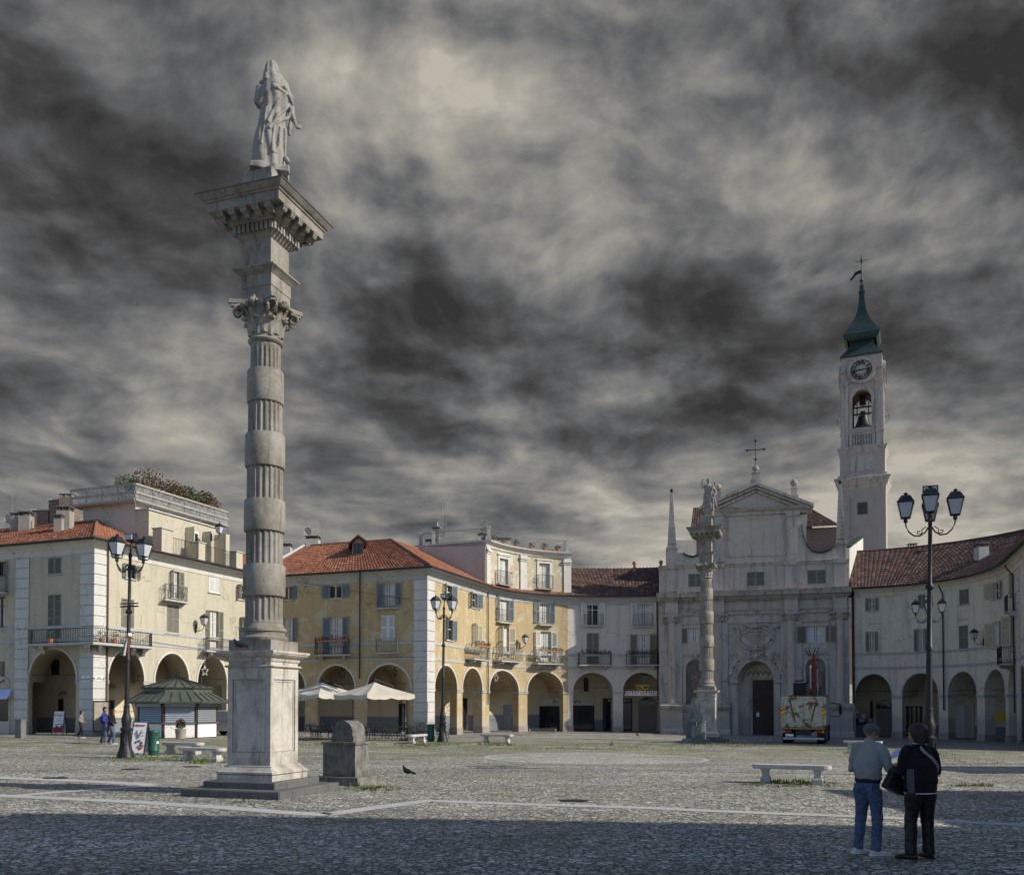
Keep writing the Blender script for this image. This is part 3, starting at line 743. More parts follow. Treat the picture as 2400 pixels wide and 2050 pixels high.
# roof: front slope with hip at the corner; ridge
R1 = P(188, 1219, 57.5).z; 
tiles('roof', 'tile_orange', b1.root, paL, 0, sc1 + 5.2, .62, E1 - .02, -5.2, R1)
tiles('roof', 'tile_orange', b1.root, paL, sc1 + 12.9, 47, .62, E1 - .02, -5.2, R1)
mb = MB(); wall(mb, paL, 0, 47, E1 - .05, E1, []); mb.v = []; mb.f = []
mb.poly([TL((22, 5.2, R1)), TL((5.2, 5.2, R1)), TL((9, 9, E1)), TL((22, 9, E1))]); mb.poly([TL((5.2, 5.2, R1)), TL((5.2, 25, R1)), TL((9, 25, E1)), TL((9, 9, E1))]); mb.build('roof', 'tile_orange', b1.root)
mb = MB(); mb.tube([paL.pt(sc1, .62, E1 + .05), TL((5.2, 5.2, R1 + .06))], .11, 6); mb.tube([TL((22, 5.2, R1 + .05)), TL((5.2, 5.2, R1 + .05))], .1, 6); mb.build('ridge_tiles', 'tile_orange', b1.root)
# attic block with roof terrace
ZT = P(305.5, 1178, 56.8).z; ZT2 = P(350, 1194, 56.4).z
plain_poly_block(b1.root, 'attic_wall', 'cream_pink', TL, 2.0, 6.4, 5.2, 13.4, E1 - .5, ZT)
plain_poly_block(b1.root, 'attic_wall', 'cream', TL, .95, 1.998, 5.25, 11.4, E1 - .5, ZT2)
plain_poly_block(b1.root, 'coping', 'trim_grey', TL, .85, 1.99, 5.15, 11.5, ZT2, ZT2 + .1)
plain_poly_block(b1.root, 'terrace_slab', 'slab', TL, 1.6, 7.0, 4.7, 13.8, ZT, ZT + .16)
plain_poly_block(b1.root, 'terrace_floor', 'slab', TL, -.45, .95, 4.9, 13.0, E1 + .0, E1 + .1)
mb = MB(TL); mb.box(.93, .949, 8.9, 9.9, E1 + .1, E1 + 2.3); mb.build('terrace_door', 'frame_white', b1.root)
mb = MB(TL); mb.box(.915, .93, 9.0, 9.8, E1 + .2, E1 + 2.15); mb.build('door_pane', 'glass', b1.root)
for a_ in (8.6, 10.3): mb = MB(TL); mb.box(.2, .93, a_, a_ + .06, E1 + .1, E1 + 2.4); mb.build('shutter', 'shutter_cream', b1.root)
for (a0, a1, h) in ((4.9, 5.9, 1.55), (8.3, 8.95, 1.25), (12.2, 12.9, 1.25)):
    plain_poly_block(b1.root, 'parapet_pillar', 'cream', TL, -.42, .3, a0, a1, E1 + .0, E1 + h); plain_poly_block(b1.root, 'coping', 'trim_grey', TL, -.48, .36, a0 - .06, a1 + .06, E1 + h, E1 + h + .07)
plain_poly_block(b1.root, 'parapet_wall', 'cream', TL, -.1, .9, 11.45, 11.85, E1, ZT2 - .5)
mb = MB(); railing(mb, [tuple(TL((-.35, 5.9, 0))), tuple(TL((-.35, 8.3, 0)))], E1 + .1, E1 + 1.15, .14, .012); railing(mb, [tuple(TL((-.35, 8.95, 0))), tuple(TL((-.35, 12.2, 0)))], E1 + .1, E1 + 1.15, .14, .012); mb.build('terrace_railing', 'dark_iron', b1.root)
# temporary edge protection on top: posts, planks, clear sheeting
posts_ = []; ps = [TL((7.0, 4.75, 0)), TL((1.6, 4.75, 0)), TL((1.6, 13.8, 0))]
for a_, b_ in zip(ps, ps[1:]):
    n = 4 if a_ is ps[0] else 6
    for i in range(n + 1 if a_ is ps[0] else n): q = a_ + (b_ - a_) * ((i + (a_ is not ps[0])) / n); posts_.append([(q.x, q.y, ZT - .35), (q.x, q.y, ZT + 1.15)])
sc_ = thing('scaffold_guardrail', 'temporary guardrail of planks and clear sheeting round the roof terrace of the cream corner house', 'guardrail', tuple(ps[1] + V((0, 0, ZT))))
for q in posts_: mb = MB(); mb.tube(q, .035, 5); mb.build('post', 'grey_iron', sc_)
for zz in (.02, .5, 1.02):
    mb = MB()
    for a_, b_ in zip(ps, ps[1:]):
        d = (b_ - a_).normalized(); n_ = V((d.y, -d.x, 0)) * .05
        mb.hexa([a_ + n_ + V((0, 0, ZT + zz)), b_ + n_ + V((0, 0, ZT + zz)), b_ + n_ * 1.6 + V((0, 0, ZT + zz)), a_ + n_ * 1.6 + V((0, 0, ZT + zz)),
                 a_ + n_ + V((0, 0, ZT + zz + .12)), b_ + n_ + V((0, 0, ZT + zz + .12)), b_ + n_ * 1.6 + V((0, 0, ZT + zz + .12)), a_ + n_ * 1.6 + V((0, 0, ZT + zz + .12))])
    mb.build('plank', 'wood_pale', sc_)
mb = MB(); idx = []
for a_, b_ in zip(ps, ps[1:]):
    for i in range(40):
        r_ = []
        for j in range(6):
            q = a_ + (b_ - a_) * i / 39; r_.append(mb.p((q.x + .04 * sin(i * 2.1 + j), q.y + .04 * sin(i * 1.3 + j * 2), ZT + .05 + j * .2 + .03 * sin(i * .9))))
        idx.append(r_)
for x, y in zip(idx, idx[1:]):
    for j in range(5): mb.f.append([x[j], y[j], y[j + 1], x[j + 1]])
mb.build('sheeting', 'plastic', sc_, True)
rnd = random.Random(5)
for i, (u, v, r, mt, lb) in enumerate(((295, 1128, .75, 'leaf', 'sparse green shrub at the left end of the roof terrace planting'), (345, 1128, 1.25, 'leaf_red', 'tallest reddish shrub on the roof terrace'), (400, 1148, .95, 'leaf_red', 'reddish shrub right of the tallest one on the roof terrace'),
                                 (440, 1160, .85, 'leaf', 'greener shrub between two reddish ones on the roof terrace'), (478, 1170, .8, 'leaf_red', 'small reddish shrub at the far right end of the roof terrace'))):
    q = P(u, v, 62 + i * 1.3); t_ = thing('terrace_shrub', lb, 'shrub', (q.x, q.y, ZT + .16), group='shrubs on the roof terrace')
    mb = MB(); leaves(mb, (q.x, q.y, q.z), (r * 1.1, r, r * .8), 420 if i else 160, .11, rnd); leaves(mb, (q.x + .5, q.y, q.z - .4), (r, r, r * .6), 200, .11, rnd); mb.build('foliage', mt, t_)
    mb = MB(); leaves(mb, (q.x, q.y, q.z - .1), (r, r, r * .7), 200, .10, rnd); mb.build('inner_foliage', 'leaf', t_)
    mb = MB()
    for k in range(5): mb.tube([(q.x + .1 * k - .2, q.y, ZT + .1), (q.x + .35 * k - .7, q.y, q.z)], .03, 4)
    mb.build('stem', 'wood_dark', t_)
# chimneys along the ridge
for (u, v0, v1, w, mt, Y) in ((153, 1188, 1237, .85, 'concrete', 56.0), (141, 1207, 1240, .5, 'concrete', 55.7), (62, 1200, 1242, .75, 'concrete', 59), (41, 1203, 1244, .6, 'concrete', 59.5), (160, 1157, 1225, .95, 'brick', 60)):
    q = P(u, v0, Y); chimney(b1.root, lambda p: p, q.x, q.y, P(u, v1 + 12, Y).z, q.z, w, .6, mt)
for (u0, u1, v0) in ((74, 116, 1196), (114, 146, 1172), (143, 178, 1190)):
    a_ = P(u0, v0, 60.2); c_ = P(u1, v0, 60.2); mb = MB(); mb.box(a_.x, c_.x, 60.2, 60.8, R1 - .6, a_.z); o = mb.build('chimney_stack', 'brick', b1.root)
    mb = MB(); mb.box(a_.x - .05, c_.x + .05, 60.1, 60.9, a_.z, a_.z + .08); mb.build('chimney_cap', 'slab', o)

# ---------------------------------------------------------------- yellow corner house and the curved range
KS = 1.09
P0 = V((-5.33, 55.4)) * KS; PE = V((11.6, 69.7)) * KS
def bez(p0, p1, p2, p3, n): return [p0 * (1 - t) ** 3 + p1 * 3 * t * (1 - t) ** 2 + p2 * 3 * t * t * (1 - t) + p3 * t ** 3 for t in [i / n for i in range(n + 1)]]
pm = P0 + A2 * 9.0 * KS
cv = bez(pm, pm + A2 * 6.2 * KS, V((5.6, 71.2)) * KS, PE, 16)
sA0 = 12.6 * KS; paA = Path([P0 - B2 * sA0, P0] + cv)
E2 = paA.S(1000, 1331)[1]
sW = paA.S(1331, 1500)[0]; 
# cut the path between the yellow and the pale grey house
i_ = paA.seg(sW); cut = V((paA.pt(sW).x, paA.pt(sW).y))
paY = Path(paA.p[:i_ + 1] + [cut]); paG = Path([cut] + paA.p[i_ + 1:])
b2 = Bld('yellow_corner_building', 'ochre yellow corner house with quoined corner, arcade, blue shutters and orange tiled roof', 'building', paY, E2, 'ochre')
b3 = Bld('grey_arcade_building', 'pale grey three storey arcaded house with dark brown tiles joined to the church', 'building', paG, E2, 'grey_wall')
W2 = [(664, 685, 1373, 1405, 'open', 'shutter_blue', (None, 172), 0), (771, 802, 1370, 1402, 'open', 'shutter_blue', (170, 170), 0), (898, 926, 1367, 1419, 'open', 'shutter_blue', (172, 172), 1),
      (664, 686, 1448, 1503, 'open', 'shutter_blue', (None, 170), 1), (773, 802, 1446, 1532, 'open', 'shutter_blue', (165, 165), 1), (894, 926, 1441, 1500, 'closed', 'shutter_white', (0, 0), 0),
      (1044, 1059, 1370, 1406, 'open', 'shutter_blue', (150, 165), 0), (1104, 1118, 1389, 1424, 'open', 'shutter_blue', (150, 165), 0), (1171, 1192, 1396, 1453, 'open', 'shutter_blue', (165, 172), 1), (1264, 1288, 1408, 1460, 'open', 'shutter_blue', (172, 172), 1),
      (1046, 1061, 1452, 1500, 'open', 'shutter_blue', (140, 165), 0), (1108, 1120, 1462, 1510, 'open', 'shutter_cream', (130, 165), 1), (1170, 1193, 1469, 1540, 'open', 'shutter_cream', (120, 170), 1), (1266, 1292, 1480, 1550, 'open', 'shutter_white', (165, 172), 1)]
for (u0, u1, v0, v1, sh, col, an, cu) in W2: window(b2, u0, u1, v0, v1, sh, col, bool(cu), an, sill=not cu)
W3 = [(1375, 1403, 1413, 1465, 'open', 'shutter_white', (172, 172), 0), (1493, 1523, 1413, 1465, 'open', 'shutter_white', (172, 172), 1), (1375, 1404, 1483, 1555, 'closed', 'shutter_green', (0, 0), 0), (1493, 1523, 1486, 1555, 'open', 'shutter_green', (172, 172), 1)]
for (u0, u1, v0, v1, sh, col, an, cu) in W3: window(b3, u0, u1, v0, v1, sh, col, bool(cu), an, sill=False)
zs2 = paY.S(1217, 1621)[1] + .06; zc2 = paY.S(1180, 1571)[1]
def arA(pa, L): return [(pa.S(a, 1640)[0], pa.S(c, 1640)[0]) for a, c in L]
arY = arA(paY, ((628, 715), (744, 831), (861, 961), (1019, 1071), (1084, 1130), (1146.5, 1215.5), (1236, 1320)))
arcade(b2, arY, zs2, zc2, end=(0, paY.L), vd=4.0)
arG = arA(paG, ((1343, 1436.5), (1460, 1549)))
arcade(b3, arG, zs2, zc2, end=(0, paG.L), vd=4.0)
finish(b2, caps=(1, 0)); finish(b3, caps=(0, 0))
for b_ in (b2, b3):
    cornice(b_, E2, EAVE, 'trim_grey'); gutter(b_, E2)
    for v in (1536, 1566):
        zz = paY.S(1280, v)[1]; mb = MB(); fbox(mb, b_.pa, 0, b_.pa.L, 0, .035, zz, zz + .2); mb.build('string_course', 'trim_grey', b_.root)
qb = paY.base(sA0)
quoins(b2, paY.S(969, 1500)[0], sA0, qb + .2, E2 - .78, 15, .085); quoins(b2, sA0, paY.S(1018, 1500)[0], qb + .2, E2 - .78, 15, .085)
downpipe(b2, 843, 1345, 1590, 'dark_iron'); downpipe(b2, 1141, 1372, 1650, 'dark_iron'); downpipe(b3, 1541, 1397, 1640, 'dark_iron')
pots = {}
BAL = [(b2, 738, 819, 1498, 1533, .8, True, 2, 'dark_iron'), (b2, 881, 933, 1496, 1528, .5, False, 0, 'grey_iron'), (b2, 884, 932, 1397, 1423, .3, False, 0, 'grey_iron'),
       (b2, 1092, 1148, 1509, 1543, .75, True, 1, 'grey_iron'), (b2, 1156, 1224, 1516, 1548, .8, True, 2, 'grey_iron'), (b2, 1249, 1319, 1522, 1554, .8, True, 2, 'grey_iron'),
       (b2, 1163, 1202, 1428, 1457, .35, False, 0, 'grey_iron'), (b2, 1261, 1298, 1434, 1463, .35, False, 0, 'grey_iron'),
       (b3, 1354, 1433, 1528, 1557, .8, False, 2, 'dark_iron'), (b3, 1468, 1544, 1528, 1557, .8, True, 2, 'dark_iron'), (b3, 1369, 1414, 1438, 1465, .35, False, 0, 'grey_iron'), (b3, 1485, 1529, 1438, 1466, .35, True, 0, 'grey_iron')]
for (b_, u0, u1, v0, v1, dp, cu, br, col) in BAL:
    r_, q = balcony(b_, u0, u1, v0, v1, dp, col, cu, br); pots[(u0, v0)] = (b_, q, dp)
rnd = random.Random(8)
for key, mt, lb in (((738, 1498), 'leaf_red', 'row of purple flowers along the rail of the dark balcony on the shaded yellow front'), ((1092, 1509), 'leaf', 'green plants along the rail of the first balcony past the yellow corner'), ((1249, 1522), 'leaf', 'green plants on the balcony rail right of the wall lantern'), ((1468, 1528), 'leaf_red', 'dark plants along the balcony rail next to the church'), ((1354, 1528), 'leaf', 'dark plants on the balcony rail of the closed shuttered grey window')):
    b_, (s0, s1, z0, z1), dp = pots[key]; t_ = thing('planter_box', lb, 'planter box', tuple(b_.pa.pt((s0 + s1) / 2, dp, z1)))
    mb = MB(); fbox(mb, b_.pa, s0 + .2, s1 - .2, dp + .02, dp + .2, z1 - .16, z1 - .06); mb.build('trough', 'dark_iron' if b_ is b3 else 'terracotta', t_)
    mb = MB()
    for k in range(7): leaves(mb, b_.pa.pt(s0 + .2 + (s1 - s0 - .4) * k / 6, dp + .1, z1 + .08 + rnd.uniform(-.05, .08)), (.2, .15, .16), 40, .06, rnd)
    mb.build('flowers', mt, t_)
# roofs
RZ = P(850, 1272, 69.2).z
s_tb0 = paY.S(1137, 1340)[0]; s_tb1 = paA.S(1338, 1360)[0]
tiles('roof', 'tile_orange', b2.root, paY, 0, s_tb0 + .3, .62, E2 - .02, -6, RZ)
tiles('roof', 'tile_orange', b2.root, paY, s_tb0 - .2, paY.L, .62, E2 - .02, -.25, E2 + .42)
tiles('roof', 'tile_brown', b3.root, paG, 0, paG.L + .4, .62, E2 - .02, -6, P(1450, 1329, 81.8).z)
mb = MB(); c6 = paY.pt(sA0, -6, RZ)
mb.tube([paY.pt(sA0, .62, E2 + .06), c6 + V((0, 0, .06))], .11, 6); mb.tube([paY.pt(0, -6, RZ + .06), c6 + V((0, 0, .06)), paY.pt(s_tb0, -6, RZ + .06)], .1, 6); mb.build('ridge_tiles', 'tile_orange', b2.root)
mb = MB(); 
for pa_, a_, c_ in ((paY, 0, paY.L), (paG, 0, paG.L)):
    br = pa_.breaks(a_, c_)
    for x, y in zip(br, br[1:]): mb.poly([pa_.pt(x, -6, RZ - .02), pa_.pt(y, -6, RZ - .02), pa_.pt(y, -9.3, E2), pa_.pt(x, -9.3, E2)])
mb.build('roof', 'tile_brown', b3.root)
mb = MB(); mb.poly([paY.pt(0.02, .3, E2 - .3), paY.pt(0.02, -6, RZ + .12), paY.pt(0.02, -9.3, E2)]); mb.build('gable_wall', 'ochre', b2.root)
mb = MB(); fx = lambda o, z: paY.pt(0, o, z)
mb.tube([fx(.7, E2 + .12), fx(-6, RZ + .15)], .12, 4); mb.build('verge_flashing', 'slab', b2.root)
# dormer
sd0, sd1 = paY.S(823, 1300)[0], paY.S(858, 1300)[0]
zd0 = P(840, 1300, 65.6).z; zd1 = P(840, 1272, 65.6).z; zd2 = P(840, 1254, 65.6).z; od = -2.9
mb = MB(); fbox(mb, paY, sd0, sd1, -6.2, od, zd0 - .1, zd1); dm = mb.build('dormer', 'wood_pale', b2.root)
mb = MB(); cm = (sd0 + sd1) / 2
mb.poly([paY.pt(sd0, od - .005, zd1), paY.pt(sd1, od - .005, zd1), paY.pt(cm, od - .005, zd2 - .12)]); mb.build('dormer_gable', 'wood_pale', dm)
mb = MB()
for sg in (sd0 - .45, sd1 + .45): mb.hexa([paY.pt(cm, od + .35, zd2 - .1), paY.pt(sg, od + .35, zd1 - .12), paY.pt(sg, -6.8, zd1 - .12), paY.pt(cm, -6.8, zd2 - .1), paY.pt(cm, od + .35, zd2), paY.pt(sg, od + .35, zd1 - .02), paY.pt(sg, -6.8, zd1 - .02), paY.pt(cm, -6.8, zd2)])
mb.build('dormer_roof', 'tile_orange', dm)
mb = MB(); fbox(mb, paY, sd0 + .25, cm - .06, od, od + .02, zd0 + .1, zd1 - .05); fbox(mb, paY, cm + .06, sd1 - .25, od, od + .02, zd0 + .1, zd1 - .05); mb.build('dormer_window', 'glass', dm)
mb = MB(); 
for x in (sd0 + .17, cm, sd1 - .17): fbox(mb, paY, x - .06, x + .06, od, od + .05, zd0 + .05, zd1)
mb.build('dormer_frame', 'frame_brown', dm)
# curved attic storey with its own roof terrace
pts = [V((paA.pt(x).x, paA.pt(x).y)) for x in paA.breaks(s_tb0, s_tb1)]
paT = Path(pts); ZC = paT.S(1137, 1264)[1] if False else P(1137, 1266, 69.8).z
b4 = Bld('attic_house', 'curved attic house of peeling yellow stucco with pilasters and railed roof terrace above the arcades', 'building', paT, ZC, 'ochre_peel')
window(b4, 1170, 1190, 1309, 1368, 'none', curtain=True, sill=False); window(b4, 1263, 1288, 1320, 1377, 'none', curtain=True, sill=False)
mb = MB(); wall(mb, paT, 0, paT.L, E2 - .3, ZC, b4.ops)
for o in b4.ops: reveal(mb, paT, o, .24)
mb.build('wall', 'ochre_peel', b4.root)
mb = MB(); mb.poly([paT.pt(0, 0, E2 - .3), paT.pt(0, -6.3, E2 - .3), paT.pt(0, -6.3, ZC), paT.pt(0, 0, ZC)])
L_ = paT.L; mb.poly([paT.pt(L_, 0, E2 - .3), paT.pt(L_, -6.3, E2 - .3), paT.pt(L_, -6.3, ZC), paT.pt(L_, 0, ZC)]); wall(mb, paT, 0, L_, E2 - .3, ZC, [], off=-6.3); mb.build('side_wall', 'cream_pink', b4.root)
mb = MB(); fprof(mb, paT, -.0, L_, [(-6.5, ZC - .02), (.05, ZC - .45), (.1, ZC - .4), (.14, ZC - .25), (.3, ZC - .15), (.5, ZC - .03), (.55, ZC + .08), (-6.5, ZC + .08)]); mb.build('cornice', 'trim_white', b4.root)
for o in b4.ops:
    mb = MB(); a_, c_, e_, g_ = o['s0'], o['s1'], o['z0'], o['z1']
    for (x, y, z, t_) in ((a_ - .22, a_, e_, g_ + .22), (c_, c_ + .22, e_, g_ + .22), (a_, c_, g_, g_ + .22)): fbox(mb, paT, x, y, 0, .07, z, t_)
    fbox(mb, paT, a_ - .3, c_ + .3, 0, .14, g_ + .222, g_ + .32); mb.build('window_surround', 'trim_white', b4.root)
for u0, u1 in ((1138, 1147), (1218, 1234), (1321, 1338)):
    mb = MB(); a_ = max(.0, paT.S(u0, 1330)[0]); c_ = min(L_, paT.S(u1, 1330)[0]); fbox(mb, paT, a_, c_, 0, .12, E2 + .3, ZC - .95)
    fbox(mb, paT, a_ - .05 if a_ > .1 else a_, min(L_, c_ + .06), 0, .18, ZC - .95, ZC - .85); fbox(mb, paT, a_ - .1 if a_ > .15 else a_, min(L_, c_ + .12), 0, .26, ZC - .8, ZC - .62); fbox(mb, paT, a_, c_, 0, .14, ZC - .85, ZC - .45); mb.build('pilaster', 'trim_white', b4.root)
balcony(b4, 1161, 1202, 1338, 1369, .4, 'dark_iron', br=0, slab='slab', th=.05); balcony(b4, 1256, 1297, 1347, 1379, .4, 'dark_iron', br=0, slab='slab', th=.05)
mb = MB(); rp = [tuple(paT.pt(.1, -6.2)), tuple(paT.pt(.1, .3))] + [tuple(paT.pt(x, .3)) for x in paT.breaks(.1, L_ - .3, 1.5)[1:]] + [tuple(paT.pt(L_ - .3, -6.0))]
railing(mb, rp, ZC + .08, ZC + 1.05, .15, .008); mb.build('terrace_railing', 'grey_iron', b4.root)
for s_, o_ in ((.2, -6.0), (.2, -4.8), (.25, .2), (L_ - .4, .2), (L_ - .4, -.3)): q = paT.pt(s_, o_); mb = MB(); mb.box(q.x - .13, q.x + .13, q.y - .13, q.y + .13, ZC, ZC + 1.15); mb.build('terrace_post', 'trim_grey', b4.root)
q = paT.pt(L_ * .5, -2.5); chimney(b4.root, lambda p: p, q.x, q.y, ZC, ZC + 1.3, 1.6, .8, 'trim_grey'); q = paT.pt(L_ * .28, -1.5)
chimney(b4.root, lambda p: p, q.x - .3, q.y, ZC, ZC + 1.2, 1.0, .5, 'trim_grey')
q = P(1010, 1250, 72.5); chimney(b4.root, lambda p: p, q.x, q.y, RZ - 1, P(1000, 1262, 72).z, .8, .7, 'trim_grey'); q = P(1022, 1235, 72.5); chimney(b4.root, lambda p: p, q.x, q.y, RZ - 1, q.z, .5, .6, 'dark_stone')
rnd = random.Random(4)
for k, (s_, h) in enumerate(((.3, 1.2), (L_ * .16, .35), (L_ * .3, .3), (L_ * .45, .35), (L_ * .62, .3), (L_ * .75, .35), (L_ * .88, .3))):
    q = paT.pt(s_, 0 if k else -.3); t_ = thing('potted_plant', ['tall potted plant at the near corner of the attic roof terrace', 'first low potted plant along the attic terrace railing from its tall corner plant', 'second low potted plant along the attic terrace railing', 'third low potted plant along the attic terrace railing', 'fourth low potted plant along the attic terrace railing', 'fifth low potted plant along the attic terrace railing', 'last low potted plant before the church end of the attic terrace'][k], 'potted plant', (q.x, q.y, ZC + .08), group='pots on the attic terrace')
    mb = MB(); mb.lathe(q.x, q.y, [(.13, ZC + .08), (.19, ZC + .38)], 8); mb.build('pot', 'terracotta', t_)
    mb = MB(); leaves(mb, (q.x, q.y, ZC + .38 + h / 2), (.3, .3, h / 2 + .1), 110, .07, rnd); mb.build('foliage', 'leaf', t_)
# small pipes on the brown roof, chimney and roof behind the yellow house
for u, v in ((1487, 1322), (1549, 1320)):
    q = P(u, v, 80); mb = MB(); mb.lathe(q.x, q.y, [(.12, q.z - .7), (.12, q.z), (.2, q.z), (.16, q.z + .22), (.04, q.z + .3)], 8); mb.build('vent_pipe', 'terracotta', b3.root)
bh = thing('rear_building', 'low cream house with orange tiles behind the yellow corner house, mostly hidden by the column', 'building', (-20, 76, 0))
mb = MB(); mb.box(-24.5, -14.6, 72.5, 80.5, -1, 12.2); mb.build('wall', 'cream', bh)
pb_ = Path([(-24.5, 72.5), (-14.6, 72.5)]); tiles('roof', 'tile_orange', bh, pb_, 0, 9.9, .4, 12.2, -4.4, 15.0)
mb = MB(); mb.poly([(-24.5, 76.9, 15), (-14.6, 76.9, 15), (-14.6, 81, 12.2), (-24.5, 81, 12.2)]); mb.poly([(-14.65, 72.5, 12.2), (-14.65, 80.5, 12.2), (-14.65, 76.9, 14.9)]); mb.build('rear_slope', 'tile_orange', bh)
q = P(734, 1257, 71); chimney(b2.root, lambda p: p, q.x, q.y, RZ - 1.2, q.z, 1.0, .8, 'trim_grey')
q = P(670, 1275, 74); chimney(bh, lambda p: p, q.x, q.y, RZ - 1.5, q.z, .9, .7, 'trim_grey')
# ================================================================ church
cA = P(1546, 1717, 68.5 * KS); cB = P(1992, 1724, 65.0 * KS)
paC = Path([(cA.x, cA.y), (cB.x, cB.y)]); LC = paC.L
q = paC.pt(LC / 2); ch = thing('church', 'tall grey baroque church front with pediment, attached columns, arched portal and obelisks', 'church', (q.x, q.y, gz(q.x, q.y)))
def cs(u, v=1500): return paC.S(u, v)[0]
def cz(u, v): return paC.S(u, v)[1]
Z_at0, Z_at1 = cz(1771, 1327), cz(1771, 1318)      # attic cornice
Z_c0, Z_c1 = cz(1771, 1402), cz(1771, 1385)        # main cornice
Z_ar0, Z_ar1 = cz(1771, 1438), cz(1771, 1429)
Z_cap0 = cz(1771, 1458); Z_cap1 = Z_ar0 - .02
Z_pd1 = cz(1575, 1648); Z_pd0 = cz(1575, 1668)
Z_gb = cz(1771, 1205); 
po = dict(s0=cs(1729), s1=cs(1813), z0=-1, z1=cz(1771, 1548), zs=cz(1771, 1596), arch=True)
nich1 = dict(s0=cs(1607), s1=cs(1653), z0=cz(1630, 1650), z1=cz(1630, 1545), zs=cz(1630, 1568), arch=True)
nich2 = dict(s0=cs(1888), s1=cs(1934), z0=cz(1911, 1650), z1=cz(1911, 1541), zs=cz(1911, 1564), arch=True)
class FB: pass
cbld = FB(); cbld.pa = paC; cbld.ops = [po, nich1, nich2]; cbld.root = ch
window(cbld, 1611, 1643, 1471, 1506, 'open', 'shutter_green', True, (172, 172), sill=False); window(cbld, 1890, 1935, 1466, 1505, 'open', 'shutter_green', True, (172, 172), sill=False, wsh=.78)
for u0, u1, v0, v1 in ((1613, 1649, 1344, 1375), (1750, 1792, 1340, 1373), (1892, 1936, 1335, 1368)): window(cbld, u0, u1, v0, v1, 'closed', 'shutter_green', sill=True)
mb = MB(); wall(mb, paC, 0, LC, -1.2, Z_at1, cbld.ops)
for o in cbld.ops: reveal(mb, paC, o, 1.7 if o is po else (.75 if o.get('arch') else .24), nb=o is po)
for o in (nich1, nich2):
    wall(mb, paC, o['s0'] - .1, o['s1'] + .1, o['z0'] - .1, o['z1'] + .1, [], off=-.75)
mb.poly([paC.pt(0, 0, -1), paC.pt(0, -14, -1), paC.pt(0, -14, Z_at1), paC.pt(0, 0, Z_at1)]); mb.poly([paC.pt(LC, 0, -1), paC.pt(LC, -14, -1), paC.pt(LC, -14, Z_at1), paC.pt(LC, 0, Z_at1)])
wall(mb, paC, 0, LC, -1.2, Z_at1, [], off=-14); mb.poly([paC.pt(0, 0, Z_at1), paC.pt(LC, 0, Z_at1), paC.pt(LC, -14, Z_at1), paC.pt(0, -14, Z_at1)])
mb.build('facade_wall', 'church', ch)
# portal: back wall, door, tympanum, surround, garlands
mb = MB(); wall(mb, paC, po['s0'] - .3, po['s1'] + 1.2, -1, po['z1'] + .2, [], off=-1.7); mb.build('porch_wall', 'cream_dull', ch)
sd = [paC.S(1764, 1650, -1.6)[0], paC.S(1815, 1650, -1.6)[0]]; zdt = paC.S(1790, 1593, -1.6)[1]; zb_ = paC.base(LC / 2)
mb = MB(); fbox(mb, paC, sd[0] - .18, sd[0], -1.7, -1.5, -1, zdt + .18); fbox(mb, paC, sd[0] + .001, sd[1], -1.7, -1.5, zdt, zdt + .18); mb.build('door_surround', 'church_trim', ch)
mb = MB(); smd = (sd[0] + sd[1]) / 2; fbox(mb, paC, sd[0], sd[1], -1.69, -1.62, -1, zdt); dr = mb.build('church_door', 'wood_dark', ch)
for (a_, c_) in ((sd[0] + .06, smd - .04), (smd + .04, sd[1] - .06)):
    z = zb_ + .3
    for h in (1.05, 1.1, .45, 1.0, .5):
        if z + h > zdt: break
        mb = MB(); w2 = (c_ - a_)
        fbox(mb, paC, a_, c_, -1.62, -1.585, z, z + h - .1); fbox(mb, paC, a_ + .12, c_ - .12, -1.585, -1.56, z + .12, z + h - .22); mb.build('door_panel', 'wood_dark', dr); z += h
mb = MB(); fbox(mb, paC, sd[0] + .3, sd[0] + .52, -1.56, -1.55, zb_ + 1.5, zb_ + 1.85); mb.build('notice', 'white', dr)
mb = MB(); archring(mb, paC, dict(s0=po['s0'] + .45, s1=po['s1'] + .35, z1=po['z1'] - .25, zs=po['zs'], arch=True), .12, -1.7, -1.6); mb.build('tympanum_frame', 'church_trim', ch)
mb = MB()
for k in range(5): mb.tube([paC.pt(po['s0'] + .8 + k * .4, -1.66, zdt + .35 + .1 * (k % 2)), paC.pt(po['s0'] + 1.0 + k * .4, -1.66, zdt + .75), paC.pt(po['s0'] + 1.25 + k * .38, -1.66, zdt + .5)], .05, 5)
mb.build('painted_tympanum', 'concrete', ch)
mb = MB(); archring(mb, paC, po, .48, -.02, .12, legs=po['zs'] + 1); archring(mb, paC, dict(s0=po['s0'] - .36, s1=po['s1'] + .36, z1=po['z1'] + .36, zs=po['zs'], arch=True), .12, .1, .2); mb.build('portal_surround', 'church_trim', ch)
mb = MB(); fbox(mb, paC, po['s0'] - .7, po['s0'] + .03, -.3, .24, po['zs'] - .13, po['zs'] + .05); fbox(mb, paC, po['s1'] - .03, po['s1'] + .7, -.3, .24, po['zs'] - .13, po['zs'] + .05); mb.build('portal_impost', 'church_trim', ch)
rnd = random.Random(2); pc = (po['s0'] + po['s1']) / 2; pr_ = (po['s1'] - po['s0']) / 2
